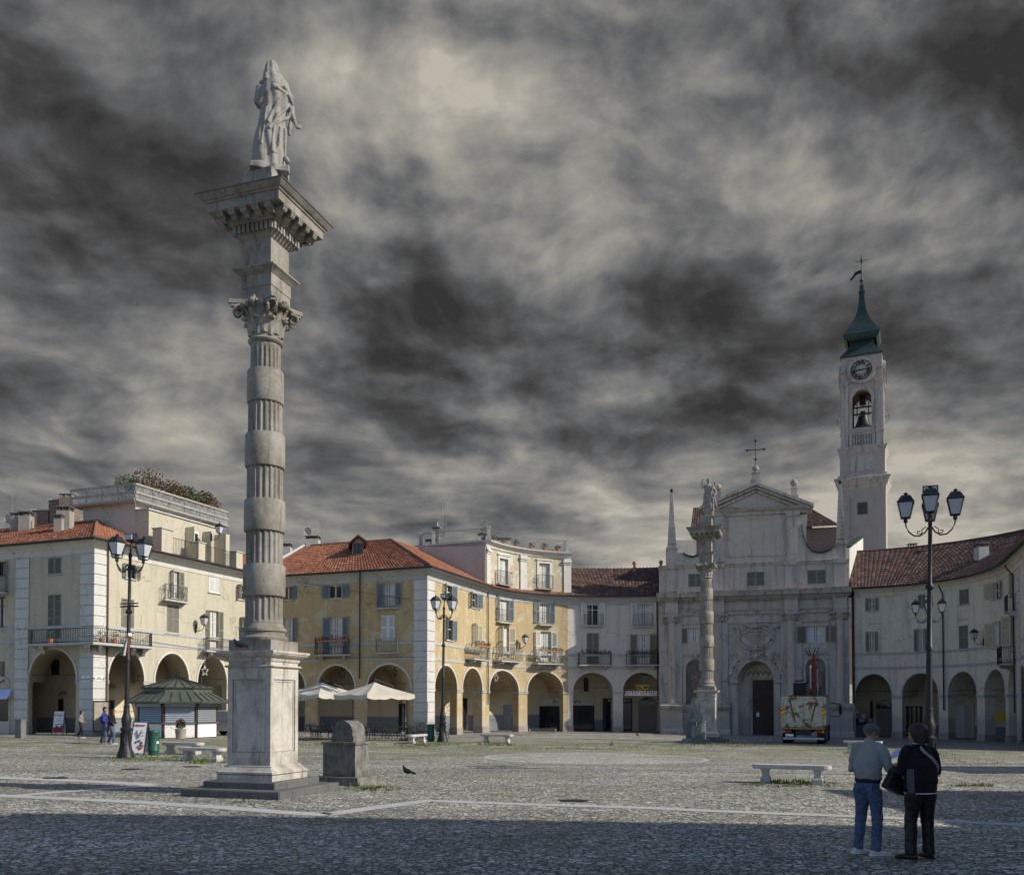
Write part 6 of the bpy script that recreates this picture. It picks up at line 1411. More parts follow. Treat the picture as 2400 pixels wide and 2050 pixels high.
# service cabinet, planter
q = GP(48, 1729); t_ = thing('utility_cabinet', 'grey utility cabinet standing against the second quoined pilaster', 'utility cabinet', q, YAW, local=True)
mb = MB(); mb.box(-.22, .22, -.16, .16, 0, .95); mb.build('cabinet_body', 'grey_iron', t_); mb = MB(); mb.box(-.25, .25, -.19, .19, .95, 1.0); mb.build('cabinet_lid', 'grey_iron', t_); mb = MB(); mb.box(-.19, .19, -.175, -.16, .3, .9); mb.build('cabinet_door', 'grey_iron', t_)
q = GP(423, 1731); t_ = thing('stone_planter', 'round pebbled planter with a reddish shrub in front of the kiosk', 'planter', q, local=True)
mb = MB(); mb.lathe(0, 0, [(.20, 0), (.24, .03), (.29, .5), (.30, .52), (.30, .55), (.25, .55), (.25, .48)], 20); mb.build('pot', 'concrete', t_, True)
rnd = random.Random(31)
mb = MB(); leaves(mb, (0, 0, .72), (.26, .26, .18), 300, .06, rnd); mb.build('lower_foliage', 'leaf', t_); mb = MB(); leaves(mb, (0, 0, .9), (.26, .26, .18), 260, .07, rnd); mb.build('upper_foliage', 'leaf_red', t_)

# kiosk
q = P(415, 1735, 51); kz = gz(q.x, q.y); K = thing('kiosk', 'octagonal newspaper kiosk with green two tier metal roof and closed roller shutters', 'kiosk', (q.x, q.y, kz), YAW, local=True)
def octo(r, z, st=1.0, ph=pi / 8): return [(r * st * cos(ph + k * pi / 4), r * cos(0) * sin(ph + k * pi / 4), z) for k in range(8)]
def ofrus(mb, r0, z0, r1, z1):
    a = [mb.p(p) for p in octo(r0, z0)]; c_ = [mb.p(p) for p in octo(r1, z1)]
    for k in range(8): mb.f.append([a[k], a[(k + 1) % 8], c_[(k + 1) % 8], c_[k]])
    return a, c_
def oclose(mb, prof):
    a0 = None
    for (r0, z0), (r1, z1) in zip(prof, prof[1:]):
        a, c_ = ofrus(mb, r0, z0, r1, z1)
        if a0 is None: a0 = a
    mb.f.append(a0[::-1]); mb.f.append(c_)
ze = P(415, 1644, 50.8).z - kz; z2 = P(415, 1623, 51).z - kz; z3 = P(415, 1613, 51).z - kz; z4 = P(415, 1588.5, 51).z - kz; z5 = P(415, 1569, 51).z - kz
mb = MB(); oclose(mb, [(2.2, -.2), (2.2, ze)]); mb.build('core', 'dark_iron', K)
mb = MB(); oclose(mb, [(2.93, ze - .1), (2.98, ze), (2.95, ze + .02), (2.0, z2), (1.97, z2 + .03)]); lr = mb.build('lower_roof', 'green_roof', K)
mb = MB(); oclose(mb, [(1.96, z2), (1.96, z3 + .03)]); mb.build('roof_drum', 'green_roof', K)
mb = MB(); oclose(mb, [(2.05, z3 - .02), (2.1, z3 + .05), (.12, z4), (.1, z4 + .03)]); ur = mb.build('upper_roof', 'green_roof', K)
for par, (ra, za, rb_, zb_2, nn) in ((lr, (2.96, ze + .02, 2.0, z2, 4)), (ur, (2.1, z3 + .06, .12, z4, 3))):
    mb = MB(); A_, B_ = octo(ra, za), octo(rb_, zb_2)
    for k in range(8):
        for j in range(nn):
            f_ = j / nn; a = V(A_[k]).lerp(V(A_[(k + 1) % 8]), f_); c_ = V(B_[k]).lerp(V(B_[(k + 1) % 8]), f_ if nn == 4 else f_); mb.tube([a + V((0, 0, .01)), c_ + V((0, 0, .01))], .028, 4)
    mb.build('roof_seam', 'dark_iron', par)
mb = MB(); mb.lathe(0, 0, [(.1, z4), (.12, z4 + .1), (.05, z4 + .15), (.07, z4 + .3), (.02, z4 + .36), (.015, z5)], 8)
for k in range(6): a = k * pi / 3; mb.tube([(.1 * cos(a), .1 * sin(a), z4 + .02), (.2 * cos(a), .2 * sin(a), z4 + .12), (.12 * cos(a), .12 * sin(a), z4 + .28), (.02 * cos(a), .02 * sin(a), z4 + .36)], .014, 4)
mb.build('finial', 'dark_iron', K)
W8 = octo(2.24, 0)
for k in range(8):
    a, c_ = V(W8[k]), V(W8[(k + 1) % 8]); d = (c_ - a); L8 = d.length; d.normalize(); n_ = V((d.y, -d.x, 0))
    def T8(p, a=a, d=d, n_=n_): return a + d * p[0] + n_ * p[1] + V((0, 0, p[2]))
    mb = MB(T8); mb.box(.08, L8 - .08, .0, .05, .02, .78); mb.build('base_panel', 'white_panel', K)
    mb = MB(T8); mb.box(.0, L8, -.02, .14, .79, .84); mb.build('counter_ledge', 'grey_iron', K)
    if k % 8 == 0:
        mb = MB(T8); mb.box(.1, L8 - .1, .0, .03, .85, ze - .12); o = mb.build('magazine_rack', 'black', K); rnd = random.Random(6)
        for i in range(5):
            for j in range(4): mb = MB(T8); x0 = .18 + j * (L8 - .36) / 4; mb.box(x0, x0 + (L8 - .36) / 4 - .04, .03, .04, .9 + i * .22, 1.08 + i * .22); mb.build('magazine', rnd.choice(['sign_red', 'white', 'yellow', 'paper_blue', 'terracotta', 'bin_green']), o)
    else:
        mb = MB(T8); z = .86; 
        while z < ze - .3: mb.hexa([(.1, .0, z), (L8 - .1, .0, z), (L8 - .1, .055, z + .01), (.1, .055, z + .01), (.1, .0, z + .115), (L8 - .1, .0, z + .115), (L8 - .1, .03, z + .1), (.1, .03, z + .1)]); z += .118
        mb.build('roller_shutter', 'roller', K); mb = MB(T8); mb.box(.06, L8 - .06, -.02, .2, ze - .27, ze - .1); mb.build('shutter_box', 'roller', K)
    mb = MB(); mb.tube([a + V((0, 0, .0)), a + V((0, 0, ze))], .06, 6); mb.build('corner_post', 'pipe', K)
mb = MB(); mb.tube([(.9, .9, z3), (.9, .9, z4 + .12)], .06, 8); mb.tube([(.9, .9, z4 + .12), (.9, .9, z4 + .15)], .11, 8); mb.build('flue', 'dark_iron', K)

# fountains
def make_fountain():
    t_ = thing('drinking_fountain', 'f', 'drinking fountain', local=True, group='stone drinking fountains')
    mb = MB(); mb.box(-.62, .62, -.5, .62, -.4, .2); mb.build('base_slab', 'fountain_stone', t_)
    out = [(-.46, .46), (-.46, -.18), (-.38, -.30), (-.24, -.36), (.24, -.36), (.38, -.30), (.46, -.18), (.46, .46)]
    mb = MB(); mb.prism(out, .2, 1.0); mb.build('trough_body', 'fountain_stone', t_)
    mb = MB(); mb.prism([(x * 1.07, y * 1.07) for x, y in out], 1.0, 1.06); mb.build('coping', 'fountain_stone', t_)
    ap = [(-.31, 1.06), (-.31, 1.2), (-.285, 1.21)] + [(.285 * cos(pi - pi * k / 14), 1.3 + .29 * sin(pi * k / 14)) for k in range(15)] + [(.285, 1.21), (.31, 1.2), (.31, 1.06)]
    mb = MB(); mb.prism(ap, -.30, .30, lambda a, b, c: (a, c, b)); mb.build('arched_head', 'fountain_stone', t_)
    mb = MB(); mb.prism([(-.1, 1.5), (.1, 1.5), (.1, 1.36), (.06, 1.28), (0, 1.24), (-.06, 1.28), (-.1, 1.36)], -.33, -.3, lambda a, b, c: (a, c, b)); mb.build('coat_of_arms', 'dark_stone', t_)
    mb = MB(); mb.tube([(0, -.36, .92), (0, -.5, .92), (0, -.52, .84)], .025, 6); mb.lathe(0, -.44, [(.04, .93), (.05, .96), (.02, .99)], 8); mb.build('tap', 'grey_iron', t_)
    mb = MB(); mb.box(-.025, .025, -.363, -.36, .22, .82); mb.build('rust_streak', 'rust', t_)
    return t_
fo = make_fountain(); q = GP(1633, 1741); fo.location = (q.x, q.y + .2, q.z); fo.rotation_euler = (0, 0, YAW + .2); fo.scale = (1.22,) * 3; fo['label'] = 'distant drinking fountain with brass tap facing the viewer beside the second column'
q = GP(806, 1838); f2 = place(fo, (q.x + .05, q.y + .35, q.z), YAW + pi, 'near grey stone drinking fountain with rounded head, seen from behind beside the big pedestal'); f2.scale = (.98,) * 3
for c_ in f2.children: c_.data = c_.data.copy()
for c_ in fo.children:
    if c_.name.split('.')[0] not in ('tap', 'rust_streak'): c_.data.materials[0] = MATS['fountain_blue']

# parasols and cafe tables
def make_parasol():
    t_ = thing('cafe_parasol', 'p', 'parasol', local=True, group='cream cafe parasols'); R_ = 2.25; N = 8; z0 = 2.55; za = 3.25
    mb = MB(); ring = []
    P8 = [(R_ * (1.0 if k % 2 == 0 else .71) * cos(k * pi / 4), R_ * (1.0 if k % 2 == 0 else .71) * sin(k * pi / 4)) for k in range(8)]
    rows = []
    for j in range(7):
        f_ = j / 6; r = []
        for k in range(48):
            a = k / 6; i0 = int(a) % 8; i1 = (i0 + 1) % 8; t = a - int(a); x = P8[i0][0] * (1 - t) + P8[i1][0] * t; y = P8[i0][1] * (1 - t) + P8[i1][1] * t
            sag = .07 * sin(pi * t) * f_; r.append(mb.p((x * f_, y * f_, za - (za - z0) * (f_ ** .8) - sag)))
        rows.append(r)
    rv = []
    for k in range(48):
        a = k / 6; i0 = int(a) % 8; i1 = (i0 + 1) % 8; t = a - int(a); x = P8[i0][0] * (1 - t) + P8[i1][0] * t; y = P8[i0][1] * (1 - t) + P8[i1][1] * t; rv.append(mb.p((x * 1.005, y * 1.005, z0 - .2 - .07 * sin(pi * t) - .05 * sin(t * 4 * pi) ** 2)))
    rows.append(rv)
    for a_, c_ in zip(rows[1:], rows[2:]):
        for k in range(48): mb.f.append([a_[k], a_[(k + 1) % 48], c_[(k + 1) % 48], c_[k]])
    for k in range(48): mb.f.append([rows[0][0], rows[1][k], rows[1][(k + 1) % 48]])
    mb.build('canopy', 'canvas', t_, True, merge=True)
    for k in range(8): mb = MB(); mb.tube([(0, 0, za - .08), (P8[k][0] * .97, P8[k][1] * .97, z0 - .04)], .018, 4); mb.build('rib', 'dark_iron', t_)
    mb = MB(); mb.tube([(1.75, .6, .05), (1.75, .6, 2.45)], .05, 6); mb.tube([(1.75, .6, 2.2), (1.0, .35, 3.0), (0, 0, za + .14)], .045, 6); mb.tube([(0, 0, za - .1), (0, 0, za + .2)], .07, 8); mb.build('cantilever_post', 'dark_iron', t_)
    mb = MB(); mb.box(1.35, 2.15, .2, 1.0, 0, .08); mb.build('base_plate', 'dark_stone', t_); return t_
pr = make_parasol()
q = P(877, 1720, 49); q.z = gz(q.x, q.y); pr.location = q; pr.rotation_euler = (0, 0, YAW + .35); pr['label'] = 'cream parasol nearer the yellow quoined corner, with sunlit valance'
q = P(754, 1720, 51); q.z = gz(q.x, q.y); place(pr, q, YAW + .5, 'cream parasol next to the column pedestal, partly hidden behind it')
for i, (u, v0, v1, Y, rz) in enumerate(((822, 1625, 1641, 51.5, YAW), (722, 1628, 1640, 53, YAW))):
    q0 = P(u, v0, Y); hh = q0.z - P(u, v1, Y).z; t_ = thing('canvas_screen', ['hanging canvas edge under the parasol nearer the corner', 'hanging canvas edge beside the column pedestal'][i], 'awning', (q0.x, q0.y, q0.z), rz, 'hanging canvas edges', local=True)
    mb = MB(); 
    for k in range(20): x0, x1 = -1.0 + .1 * k, -.9 + .1 * k; y0, y1 = .05 * sin(k * .9), .05 * sin((k + 1) * .9); mb.hexa([(x0, y0, -hh - .05 * sin(k / 3)), (x1, y1, -hh - .05 * sin((k + 1) / 3)), (x1, y1 + .01, -hh - .05 * sin((k + 1) / 3)), (x0, y0 + .01, -hh - .05 * sin(k / 3)), (x0, y0, 0), (x1, y1, 0), (x1, y1 + .01, 0), (x0, y0 + .01, 0)])
    mb.build('canvas', 'canvas', t_)
def make_chair():
    t_ = thing('bistro_chair', 'c', 'chair', local=True, group='dark bistro chairs of the cafe')
    mb = MB(); mb.lathe(0, 0, [(.19, .44), (.2, .46), (.19, .475)], 14); mb.build('seat', 'dark_iron', t_)
    mb = MB(); mb.tube([(-.19, .16, .46), (-.2, .22, .7), (-.13, .26, .87), (0, .27, .92), (.13, .26, .87), (.2, .22, .7), (.19, .16, .46)], .014, 5); mb.tube([(-.11, .19, .47), (-.12, .23, .65), (0, .25, .78), (.12, .23, .65), (.11, .19, .47)], .009, 4); mb.tube([(0, .19, .46), (0, .26, .9)], .009, 4); mb.build('backrest', 'dark_iron', t_)
    for sx_ in (-1, 1):
        for sy in (-1, 1): mb = MB(); mb.tube([(sx_ * .14, sy * .14, .45), (sx_ * .2, sy * .2, 0)], .012, 4); mb.build('leg', 'dark_iron', t_)
    return t_
def make_table():
    t_ = thing('bistro_table', 't', 'table', local=True, group='dark bistro tables of the cafe')
    mb = MB(); mb.box(-.34, .34, -.34, .34, .72, .745); mb.build('tabletop', 'dark_iron', t_)
    for sx_ in (-1, 1):
        for sy in (-1, 1): mb = MB(); mb.tube([(sx_ * .28, sy * .28, .72), (sx_ * .22, sy * -.22, .38), (sx_ * .3, sy * .3, 0)], .012, 4); mb.build('leg', 'dark_iron', t_)
    return t_
chp, tbp = make_chair(), make_table(); rnd = random.Random(12)
ORD = 'first second third fourth fifth sixth seventh eighth ninth tenth eleventh twelfth thirteenth fourteenth fifteenth sixteenth seventeenth eighteenth nineteenth twentieth twenty-first twenty-second twenty-third twenty-fourth twenty-fifth twenty-sixth twenty-seventh twenty-eighth twenty-ninth thirtieth thirty-first thirty-second'.split()
TB = [(722, 52.5), (758, 50.5), (800, 54), (850, 50), (893, 49), (925, 52), (958, 49.5), (985, 52.5), (1022, 51.5)]
chs = []
for i, (u, Y) in enumerate(TB):
    q = P(u, 1720, Y); q.z = gz(q.x, q.y); lb = 'dark square bistro table, %s from the column pedestal in the cafe row' % ORD[i]
    rz = YAW + rnd.uniform(-.2, .2)
    if i == 0: tbp.location = q; tbp.rotation_euler = (0, 0, rz); tbp['label'] = lb
    else: place(tbp, q, rz, lb)
    for k in range(4 if i not in (0, 8) else 3):
        a = rz + k * pi / 2 + .4 * rnd.uniform(-1, 1); r_ = rnd.uniform(.55, .72); chs.append((q.x + r_ * cos(a), q.y + r_ * sin(a), a - pi / 2 + rnd.uniform(-.3, .3)))
chs.sort(key=lambda c: c[0] / c[1])
for i, (x, y, a) in enumerate(chs):
    lb = 'dark metal bistro chair, %s from the column pedestal in the cafe row' % ORD[i] if i < len(ORD) else 'dark metal bistro chair, %s from the last of the cafe row' % ORD[len(chs) - i - 1]
    if i == 0: chp.location = (x, y, gz(x, y)); chp.rotation_euler = (0, 0, a); chp['label'] = lb
    else: place(chp, (x, y, gz(x, y)), a, lb)
# stars hung in the arches
def star(pa, u, v, label, off=.05, r=.36, rot=0.0, mat='dark_iron'):
    s, z = pa.S(u, v, -off); d = pa.dir(s); q = pa.pt(s, -off, z); t_ = thing('hanging_star', label, 'star decoration', (q.x, q.y, z), group='five pointed stars hung in the arches')
    mb = MB(); ca, sa = cos(rot), sin(rot)
    pts = [(q.x + d.x * r_ * cos(a) * ca, q.y + d.y * r_ * cos(a) * ca + sa * r_ * cos(a), z + r_ * sin(a)) for a, r_ in [(pi / 2 + k * pi / 5, r if k % 2 == 0 else r * .45) for k in range(11)]]
    mb.tube(pts, .035, 5); mb.tube([(q.x, q.y, z + r), (q.x, q.y, z + r + .35)], .01, 4); mb.build('star_frame', mat, t_)
star(paY, 802, 1579, 'dark star in the middle arch of the shaded yellow front'); star(paY, 925, 1575, 'dark star seen edge on in the arch next to the quoined corner', rot=1.2)
star(paY, 1163, 1588, 'pale wire star in the third arch past the yellow corner', mat='trim_grey'); star(paL, 480, 1572, 'pale wire star in the arch behind the kiosk', mat='trim_white')
# tie rods across the arches
for b_ in (b1, b2, b3, b5):
    for o in b_.arc:
        mb = MB(); mb.tube([b_.pa.pt(o['s0'], -.5, o['zs'] + .35), b_.pa.pt((o['s0'] + o['s1']) / 2, -.5, o['zs'] + .35), b_.pa.pt(o['s1'], -.5, o['zs'] + .35)], .02, 4); mb.build('tie_rod', 'dark_iron', b_.root)

# ================================================================ shops under the arcades
def onback(pa, u0, u1, v0, v1, off): 
    vm = (v0 + v1) / 2; a = pa.S(u0, vm, off)[0]; c_ = pa.S(u1, vm, off)[0]; um = (u0 + u1) / 2; return a, c_, pa.S(um, v1, off)[1], pa.S(um, v0, off)[1]
def shopbox(b_, name, mat, u0, u1, v0, v1, o0=0, o1=.05, par=None):
    a, c_, z0, z1 = onback(b_.pa, u0, u1, v0, v1, -b_.vd + .02); mb = MB(); fbox(mb, b_.pa, a, c_, -b_.vd + o0, -b_.vd + o1, z0, z1); return mb.build(name, mat, par or b_.root), (a, c_, z0, z1)
def shopdoor(b_, u0, u1, v0, v1, mull=2, fr='black'):
    o, (a, c_, z0, z1) = shopbox(b_, 'shop_window', 'glass', u0, u1, v0, v1, .02, .06)
    for k in range(mull + 1): x = a + (c_ - a) * k / mull; mb = MB(); fbox(mb, b_.pa, x - .04, x + .04, -b_.vd + .02, -b_.vd + .1, z0, z1); mb.build('shop_frame', fr, o)
    mb = MB(); fbox(mb, b_.pa, a, c_, -b_.vd + .021, -b_.vd + .09, z1 - .08, z1); fbox(mb, b_.pa, a, c_, -b_.vd + .021, -b_.vd + .09, z0, z0 + .1); mb.build('shop_frame', fr, o); return o
def archdoor(b_, u0, u1, v0, vs, v1, mat='wood_grey'):
    pa = b_.pa; a, c_, z0, z1 = onback(pa, u0, u1, v0, v1, -b_.vd + .02); zs = onback(pa, u0, u1, vs, v1, -b_.vd + .02)[3]; m_ = (a + c_) / 2; of = -b_.vd
    mb = MB(); fbox(mb, pa, a, c_, of + .01, of + .05, z0, zs); dr_ = mb.build('arcade_door', mat, b_.root)
    for x0, x1 in ((a + .08, m_ - .05), (m_ + .05, c_ - .08)):
        for f0, f1 in ((.06, .38), (.42, .56), (.60, .94)): mb = MB(); fbox(mb, pa, x0, x1, of + .05, of + .075, z0 + (zs - z0) * f0, z0 + (zs - z0) * f1); mb.build('door_panel', mat, dr_)
    r_ = (c_ - a) / 2; mb = MB(); mb.prism([(m_ + r_ * cos(pi * k / 16), zs + (z1 - zs) * sin(pi * k / 16)) for k in range(17)], of + .01, of + .04, lambda x, z, o: pa.pt(x, o, z)); fl_ = mb.build('fanlight', 'glass', dr_)
    mb = MB()
    for k in range(1, 9): g = pi * k / 9; mb.tube([pa.pt(m_ + r_ * .3 * cos(g), of + .05, zs + (z1 - zs) * .3 * sin(g)), pa.pt(m_ + r_ * .95 * cos(g), of + .05, zs + (z1 - zs) * .95 * sin(g))], .018, 4)
    mb.tube([pa.pt(m_ + r_ * .4 * cos(pi * k / 10), of + .05, zs + (z1 - zs) * .4 * sin(pi * k / 10)) for k in range(11)], .02, 4); mb.tube([pa.pt(m_ + r_ * cos(pi * k / 16), of + .05, zs + (z1 - zs) * sin(pi * k / 16)) for k in range(17)], .045, 5); mb.build('fanlight_grille', 'grey_iron', dr_)
# grey house: optician
shopdoor(b3, 1343, 1391, 1653, 1711, 1); shopdoor(b3, 1414, 1430, 1636, 1711, 1); shopdoor(b3, 1456, 1480.5, 1636, 1711, 1)
o, q = shopbox(b3, 'shop_sign', 'trim_white', 1331.5, 1391, 1636, 1652, .02, .12); text('sign_lettering', 'gica', .42, 'sign_red', o, onwall(paG, paG.S(1353, 1642, -b3.vd)[0], -b3.vd + .125, (q[2] + q[3]) / 2 + .06), .004, .006)
o, q = shopbox(b2, 'shop_sign', 'trim_white', 1265.5, 1331, 1635, 1651, .02, .12); text('sign_lettering', 'Au', .46, 'black', o, onwall(paY, paY.S(1301, 1641, -b2.vd)[0], -b2.vd + .125, (q[2] + q[3]) / 2), .004, .004)
shopdoor(b2, 1265.5, 1309, 1654, 1711, 2)
for x in ((1414, 1430, '0', 1427), (1456, 1480.5, 'HETTI', 1468)):
    o, q = shopbox(b3, 'shop_sign', 'black', x[0], x[1], 1636, 1647, .06, .12); text('sign_lettering', x[2], .26, 'white', o, onwall(paG, paG.S(x[3], 1642, -b3.vd)[0], -b3.vd + .125, (q[2] + q[3]) / 2), .004, .004)
archdoor(b3, 1496, 1539, 1633, 1652, 1712)
shopbox(b3, 'balcony_window', 'glass', 1368, 1379, 1588, 1620, .02, .06); shopbox(b3, 'balcony_window', 'glass', 1504, 1516, 1580, 1600, .02, .06)
o, q = shopbox(b2, 'roller_shutter', 'roller', 1180, 1199, 1652, 1711, .02, .05)
mb = MB(); z = q[2]
while z < q[3]: fbox(mb, paY, q[0], q[1], -b2.vd + .05, -b2.vd + .075, z, z + .05); z += .1
mb.build('shutter_slat', 'roller', o)
shopdoor(b2, 1083, 1093, 1635, 1712, 1, 'frame_brown')
shopbox(b2, 'menu_sign', 'terracotta', 935, 944, 1630, 1646, .02, .08); shopdoor(b2, 935, 949, 1648, 1712, 1)
# optician's hanging sign and glasses
s0, z0 = paG.S(1464, 1629, -.3); s1 = paG.S(1545, 1629, -.3)[0]; zt_ = paG.S(1505, 1619, -.3)[1]; zb_ = paG.S(1505, 1629.5, -.3)[1]
t_ = thing('hanging_shop_sign', 'white FOTO OTTICA sign with dark red letters hung across the arch by the church', 'shop sign', tuple(paG.pt((s0 + s1) / 2, -.3, zb_)))
Ms = onwall(paG, (s0 + s1) / 2, -.33, (zt_ + zb_) / 2); hl_ = (s1 - s0) / 2; mb = MB(lambda p: Ms @ V(p)); mb.box(-hl_, hl_, -(zt_ - zb_) / 2, (zt_ - zb_) / 2, -.03, .03); mb.build('sign_board', 'white', t_); text('sign_lettering', 'FOTO OTTICA', (zt_ - zb_) * .98, 'sign_red', t_, onwall(paG, (s0 + s1) / 2, -.292, (zt_ + zb_) / 2) @ Matrix.Scale(1.22, 4, (1, 0, 0)), .008, .005)
o = t_.children[-1]
wd_ = max(v.co.x for v in o.data.vertices) - min(v.co.x for v in o.data.vertices)
sg, zg = paG.S(1505.5, 1610, -.3); t_ = thing('spectacles_sign', 'big yellow spectacles sign above the white optician board', 'spectacles sign', tuple(paG.pt(sg, -.3, zg)))
mb = MB(lambda p: paG.pt(sg + p[0], -.3 + p[1], zg + p[2]))
for sx_ in (-1, 1):
    pts = [(sx_ * a, 0, b_) for a, b_ in ((.07, .12), (.05, -.02), (.12, -.19), (.22, -.24), (.36, -.21), (.44, -.05), (.5, .17), (.3, .17), (.07, .12))]; mb.tube(pts, .045, 6)
mb.tube([(-.07, 0, .1), (0, 0, .13), (.07, 0, .1)], .045, 6); mb.build('frame', 'yellow', t_)
mb = MB(lambda p: paG.pt(sg + p[0], -.3 + p[1], zg + p[2]))
# cream corner house ground floor
shopdoor(b1, 137, 148, 1637, 1716, 1, 'frame_brown'); shopdoor(b1, 257, 267, 1640, 1712, 1, 'frame_brown')
for u0, u1, v0, v1 in ((136, 159, 1617, 1634), (255, 272, 1602, 1617)):
    a, c_, z0, z1 = onback(paL, u0, u1, v0, v1, -b1.vd + .02); m_ = (a + c_) / 2; r_ = (c_ - a) / 2; mb = MB(); mb.prism([(m_ - r_, z0), (m_ + r_, z0)] + [(m_ + r_ * cos(pi * k / 10), z0 + .1 + (z1 - z0 - .1) * sin(pi * k / 10)) for k in range(11)], -b1.vd + .02, -b1.vd + .07, lambda x, z, o: paL.pt(x, o, z)); o = mb.build('shop_sign', 'cream', b1.root)
    mb = MB(); mb.tube([paL.pt(m_ + r_ * .7 * cos(k * .35 + .3), -b1.vd + .08, z0 + .15 + (z1 - z0) * .5 * sin(k * .35 + .3)) for k in range(9)], .02, 4); mb.tube([paL.pt(m_ - r_ * .6, -b1.vd + .08, z0 + .2), paL.pt(m_ + r_ * .7, -b1.vd + .08, z1 - .2)], .025, 4); mb.build('sign_emblem', 'leaf', o)
shopbox(b1, 'inner_window', 'glass', 120, 139, 1546, 1582, .02, .06)
a, c_, z0, z1 = paL.R(0, 23, 1632, 1718); a = a - 1.0
mb = MB(); fbox(mb, paL, a, c_, .0, .05, paL.base(12), z1 + .1); o = mb.build('shop_front', 'cream_dull', b1.root); mb = MB(); fbox(mb, paL, a + .1, (a + c_) / 2 - .05, .05, .07, paL.base(12) + .8, z1); fbox(mb, paL, (a + c_) / 2 + .05, c_ - .1, .05, .07, paL.base(12) + .8, z1); mb.build('shop_pane', 'glass', o)
mb = MB(); mb.hexa([paL.pt(a, .0, z1 + .1), paL.pt(c_ + .1, .0, z1 + .1), paL.pt(c_ + .1, .75, z1 - .15), paL.pt(a, .75, z1 - .15), paL.pt(a, .0, z1 + .45), paL.pt(c_ + .1, .0, z1 + .45), paL.pt(c_ + .1, .75, z1 - .12), paL.pt(a, .75, z1 - .12)]); mb.build('awning', 'paper_blue', b1.root)
a, c_, z0, z1 = paL.R(0, 23, 1590, 1612); m_ = c_ - .75; mb = MB(); mb.prism([(m_ - .75, z0), (m_ + .75, z0)] + [(m_ + .75 * cos(pi * k / 10), z0 + .3 + .42 * sin(pi * k / 10)) for k in range(11)], .0, .05, lambda x, z, o: paL.pt(x, o, z)); o = mb.build('shop_sign', 'cream', b1.root)
mb = MB(); mb.tube([paL.pt(m_ + .35 * cos(k * .4), .06, z0 + .3 + .15 * sin(k * .8)) for k in range(9)], .02, 4); mb.tube([paL.pt(m_ - .3, .06, z0 + .25), paL.pt(m_ + .4, .06, z0 + .55)], .025, 4); mb.build('sign_emblem', 'leaf', o)
shopbox_w = window
mb = MB(); a, c_, z0, z1 = paL.R(0, 10, 1552, 1585); fbox(mb, paL, a - .5, c_, .0, .04, z0 - .05, z1 + .05); o = mb.build('mezzanine_window', 'frame_brown', b1.root); mb = MB(); fbox(mb, paL, a - .4, c_ - .1, .04, .05, z0, z1); mb.build('pane', 'glass', o)
# street name plates and notice board on the corner
for (u0, u1, v0, v1, t1_, t2_, lb) in ((222, 241, 1584, 1596.5, 'Piazza', 'S.S. ANNUNZIATA', 'sunlit white street name plate reading Piazza on the cream corner'), (191.5, 210, 1584, 1597, 'Via', 'ANDREA MENSA', 'shaded street name plate on the dim face of the cream corner')):
    a, c_, z0, z1 = paL.R(u0, u1, v0, v1); t_ = thing('street_name_plate', lb, 'street sign', tuple(paL.pt((a + c_) / 2, .07, z0)))
    mb = MB(); fbox(mb, paL, a, c_, .07, .09, z0, z1); mb.build('plate', 'white', t_); m_ = (a + c_) / 2
    text('lettering', t1_, .12, 'glass', t_, onwall(paL, m_, .093, z0 + (z1 - z0) * .75), .002, .003); text('lettering', t2_, .09, 'glass', t_, onwall(paL, m_, .093, z0 + (z1 - z0) * .45), .002, .003)
a, c_, z0, z1 = paL.R(219, 256, 1644, 1711); t_ = thing('notice_board', 'tall weathered wooden notice board against the sunlit corner pier', 'notice board', tuple(paL.pt((a + c_) / 2, .1, z0)))
mb = MB(); fbox(mb, paL, a, c_, .12, .16, z0, z1); mb.build('board', 'wood_pale', t_); mb = MB(); fbox(mb, paL, a - .05, c_ + .05, .1, .2, z1, z1 + .06)
for x in (a, c_ - .05): fbox(mb, paL, x, x + .05, .161, .19, z0, z1)
mb.build('board_frame', 'dark_iron', t_)
# right range ground floor
o, q = shopbox(b5, 'shop_window', 'glass', 2006, 2046, 1641, 1683, .02, .06)
for (u0, u1, v0, v1, mt) in ((2019, 2028, 1671, 1682, 'white'), (2013, 2025.5, 1684, 1692, 'paper_blue'), (2027, 2033.5, 1684, 1691, 'terracotta'), (2035, 2044, 1684, 1690.5, 'paper_blue'), (2007, 2012.5, 1663, 1671, 'white')): shopbox(b5, 'poster', mt, u0, u1, v0, v1, .07, .09, o)
shopbox(b5, 'shop_ledge', 'black', 2006, 2046, 1683.5, 1697, .02, .065, o)
archdoor(b5, 2053.5, 2090, 1640.5, 1660, 1726); shopdoor(b5, 2126, 2160, 1654, 1724, 3)
shopbox(b5, 'notice', 'trim_white', 2177, 2192, 1668, 1688, .02, .08); shopbox(b5, 'notice_paper', 'yellow', 2180, 2189, 1671, 1685, .08, .1)
o, q = shopbox(b5, 'roller_shutter', 'roller', 2238, 2284, 1653, 1731, .02, .05); mb = MB(); z = q[2]
while z < q[3]: fbox(mb, paR, q[0], q[1], -b5.vd + .05, -b5.vd + .08, z, z + .05); z += .1
mb.build('shutter_slat', 'roller', o); shopbox(b5, 'barred_window', 'glass', 2241, 2278, 1594, 1630, .02, .06); shopbox(b5, 'poster', 'yellow', 2333, 2356, 1671, 1689, .02, .08); shopbox(b5, 'pale_window', 'cream', 2127, 2141, 1607, 1632, .02, .06)  # pale window is a plain cream panel
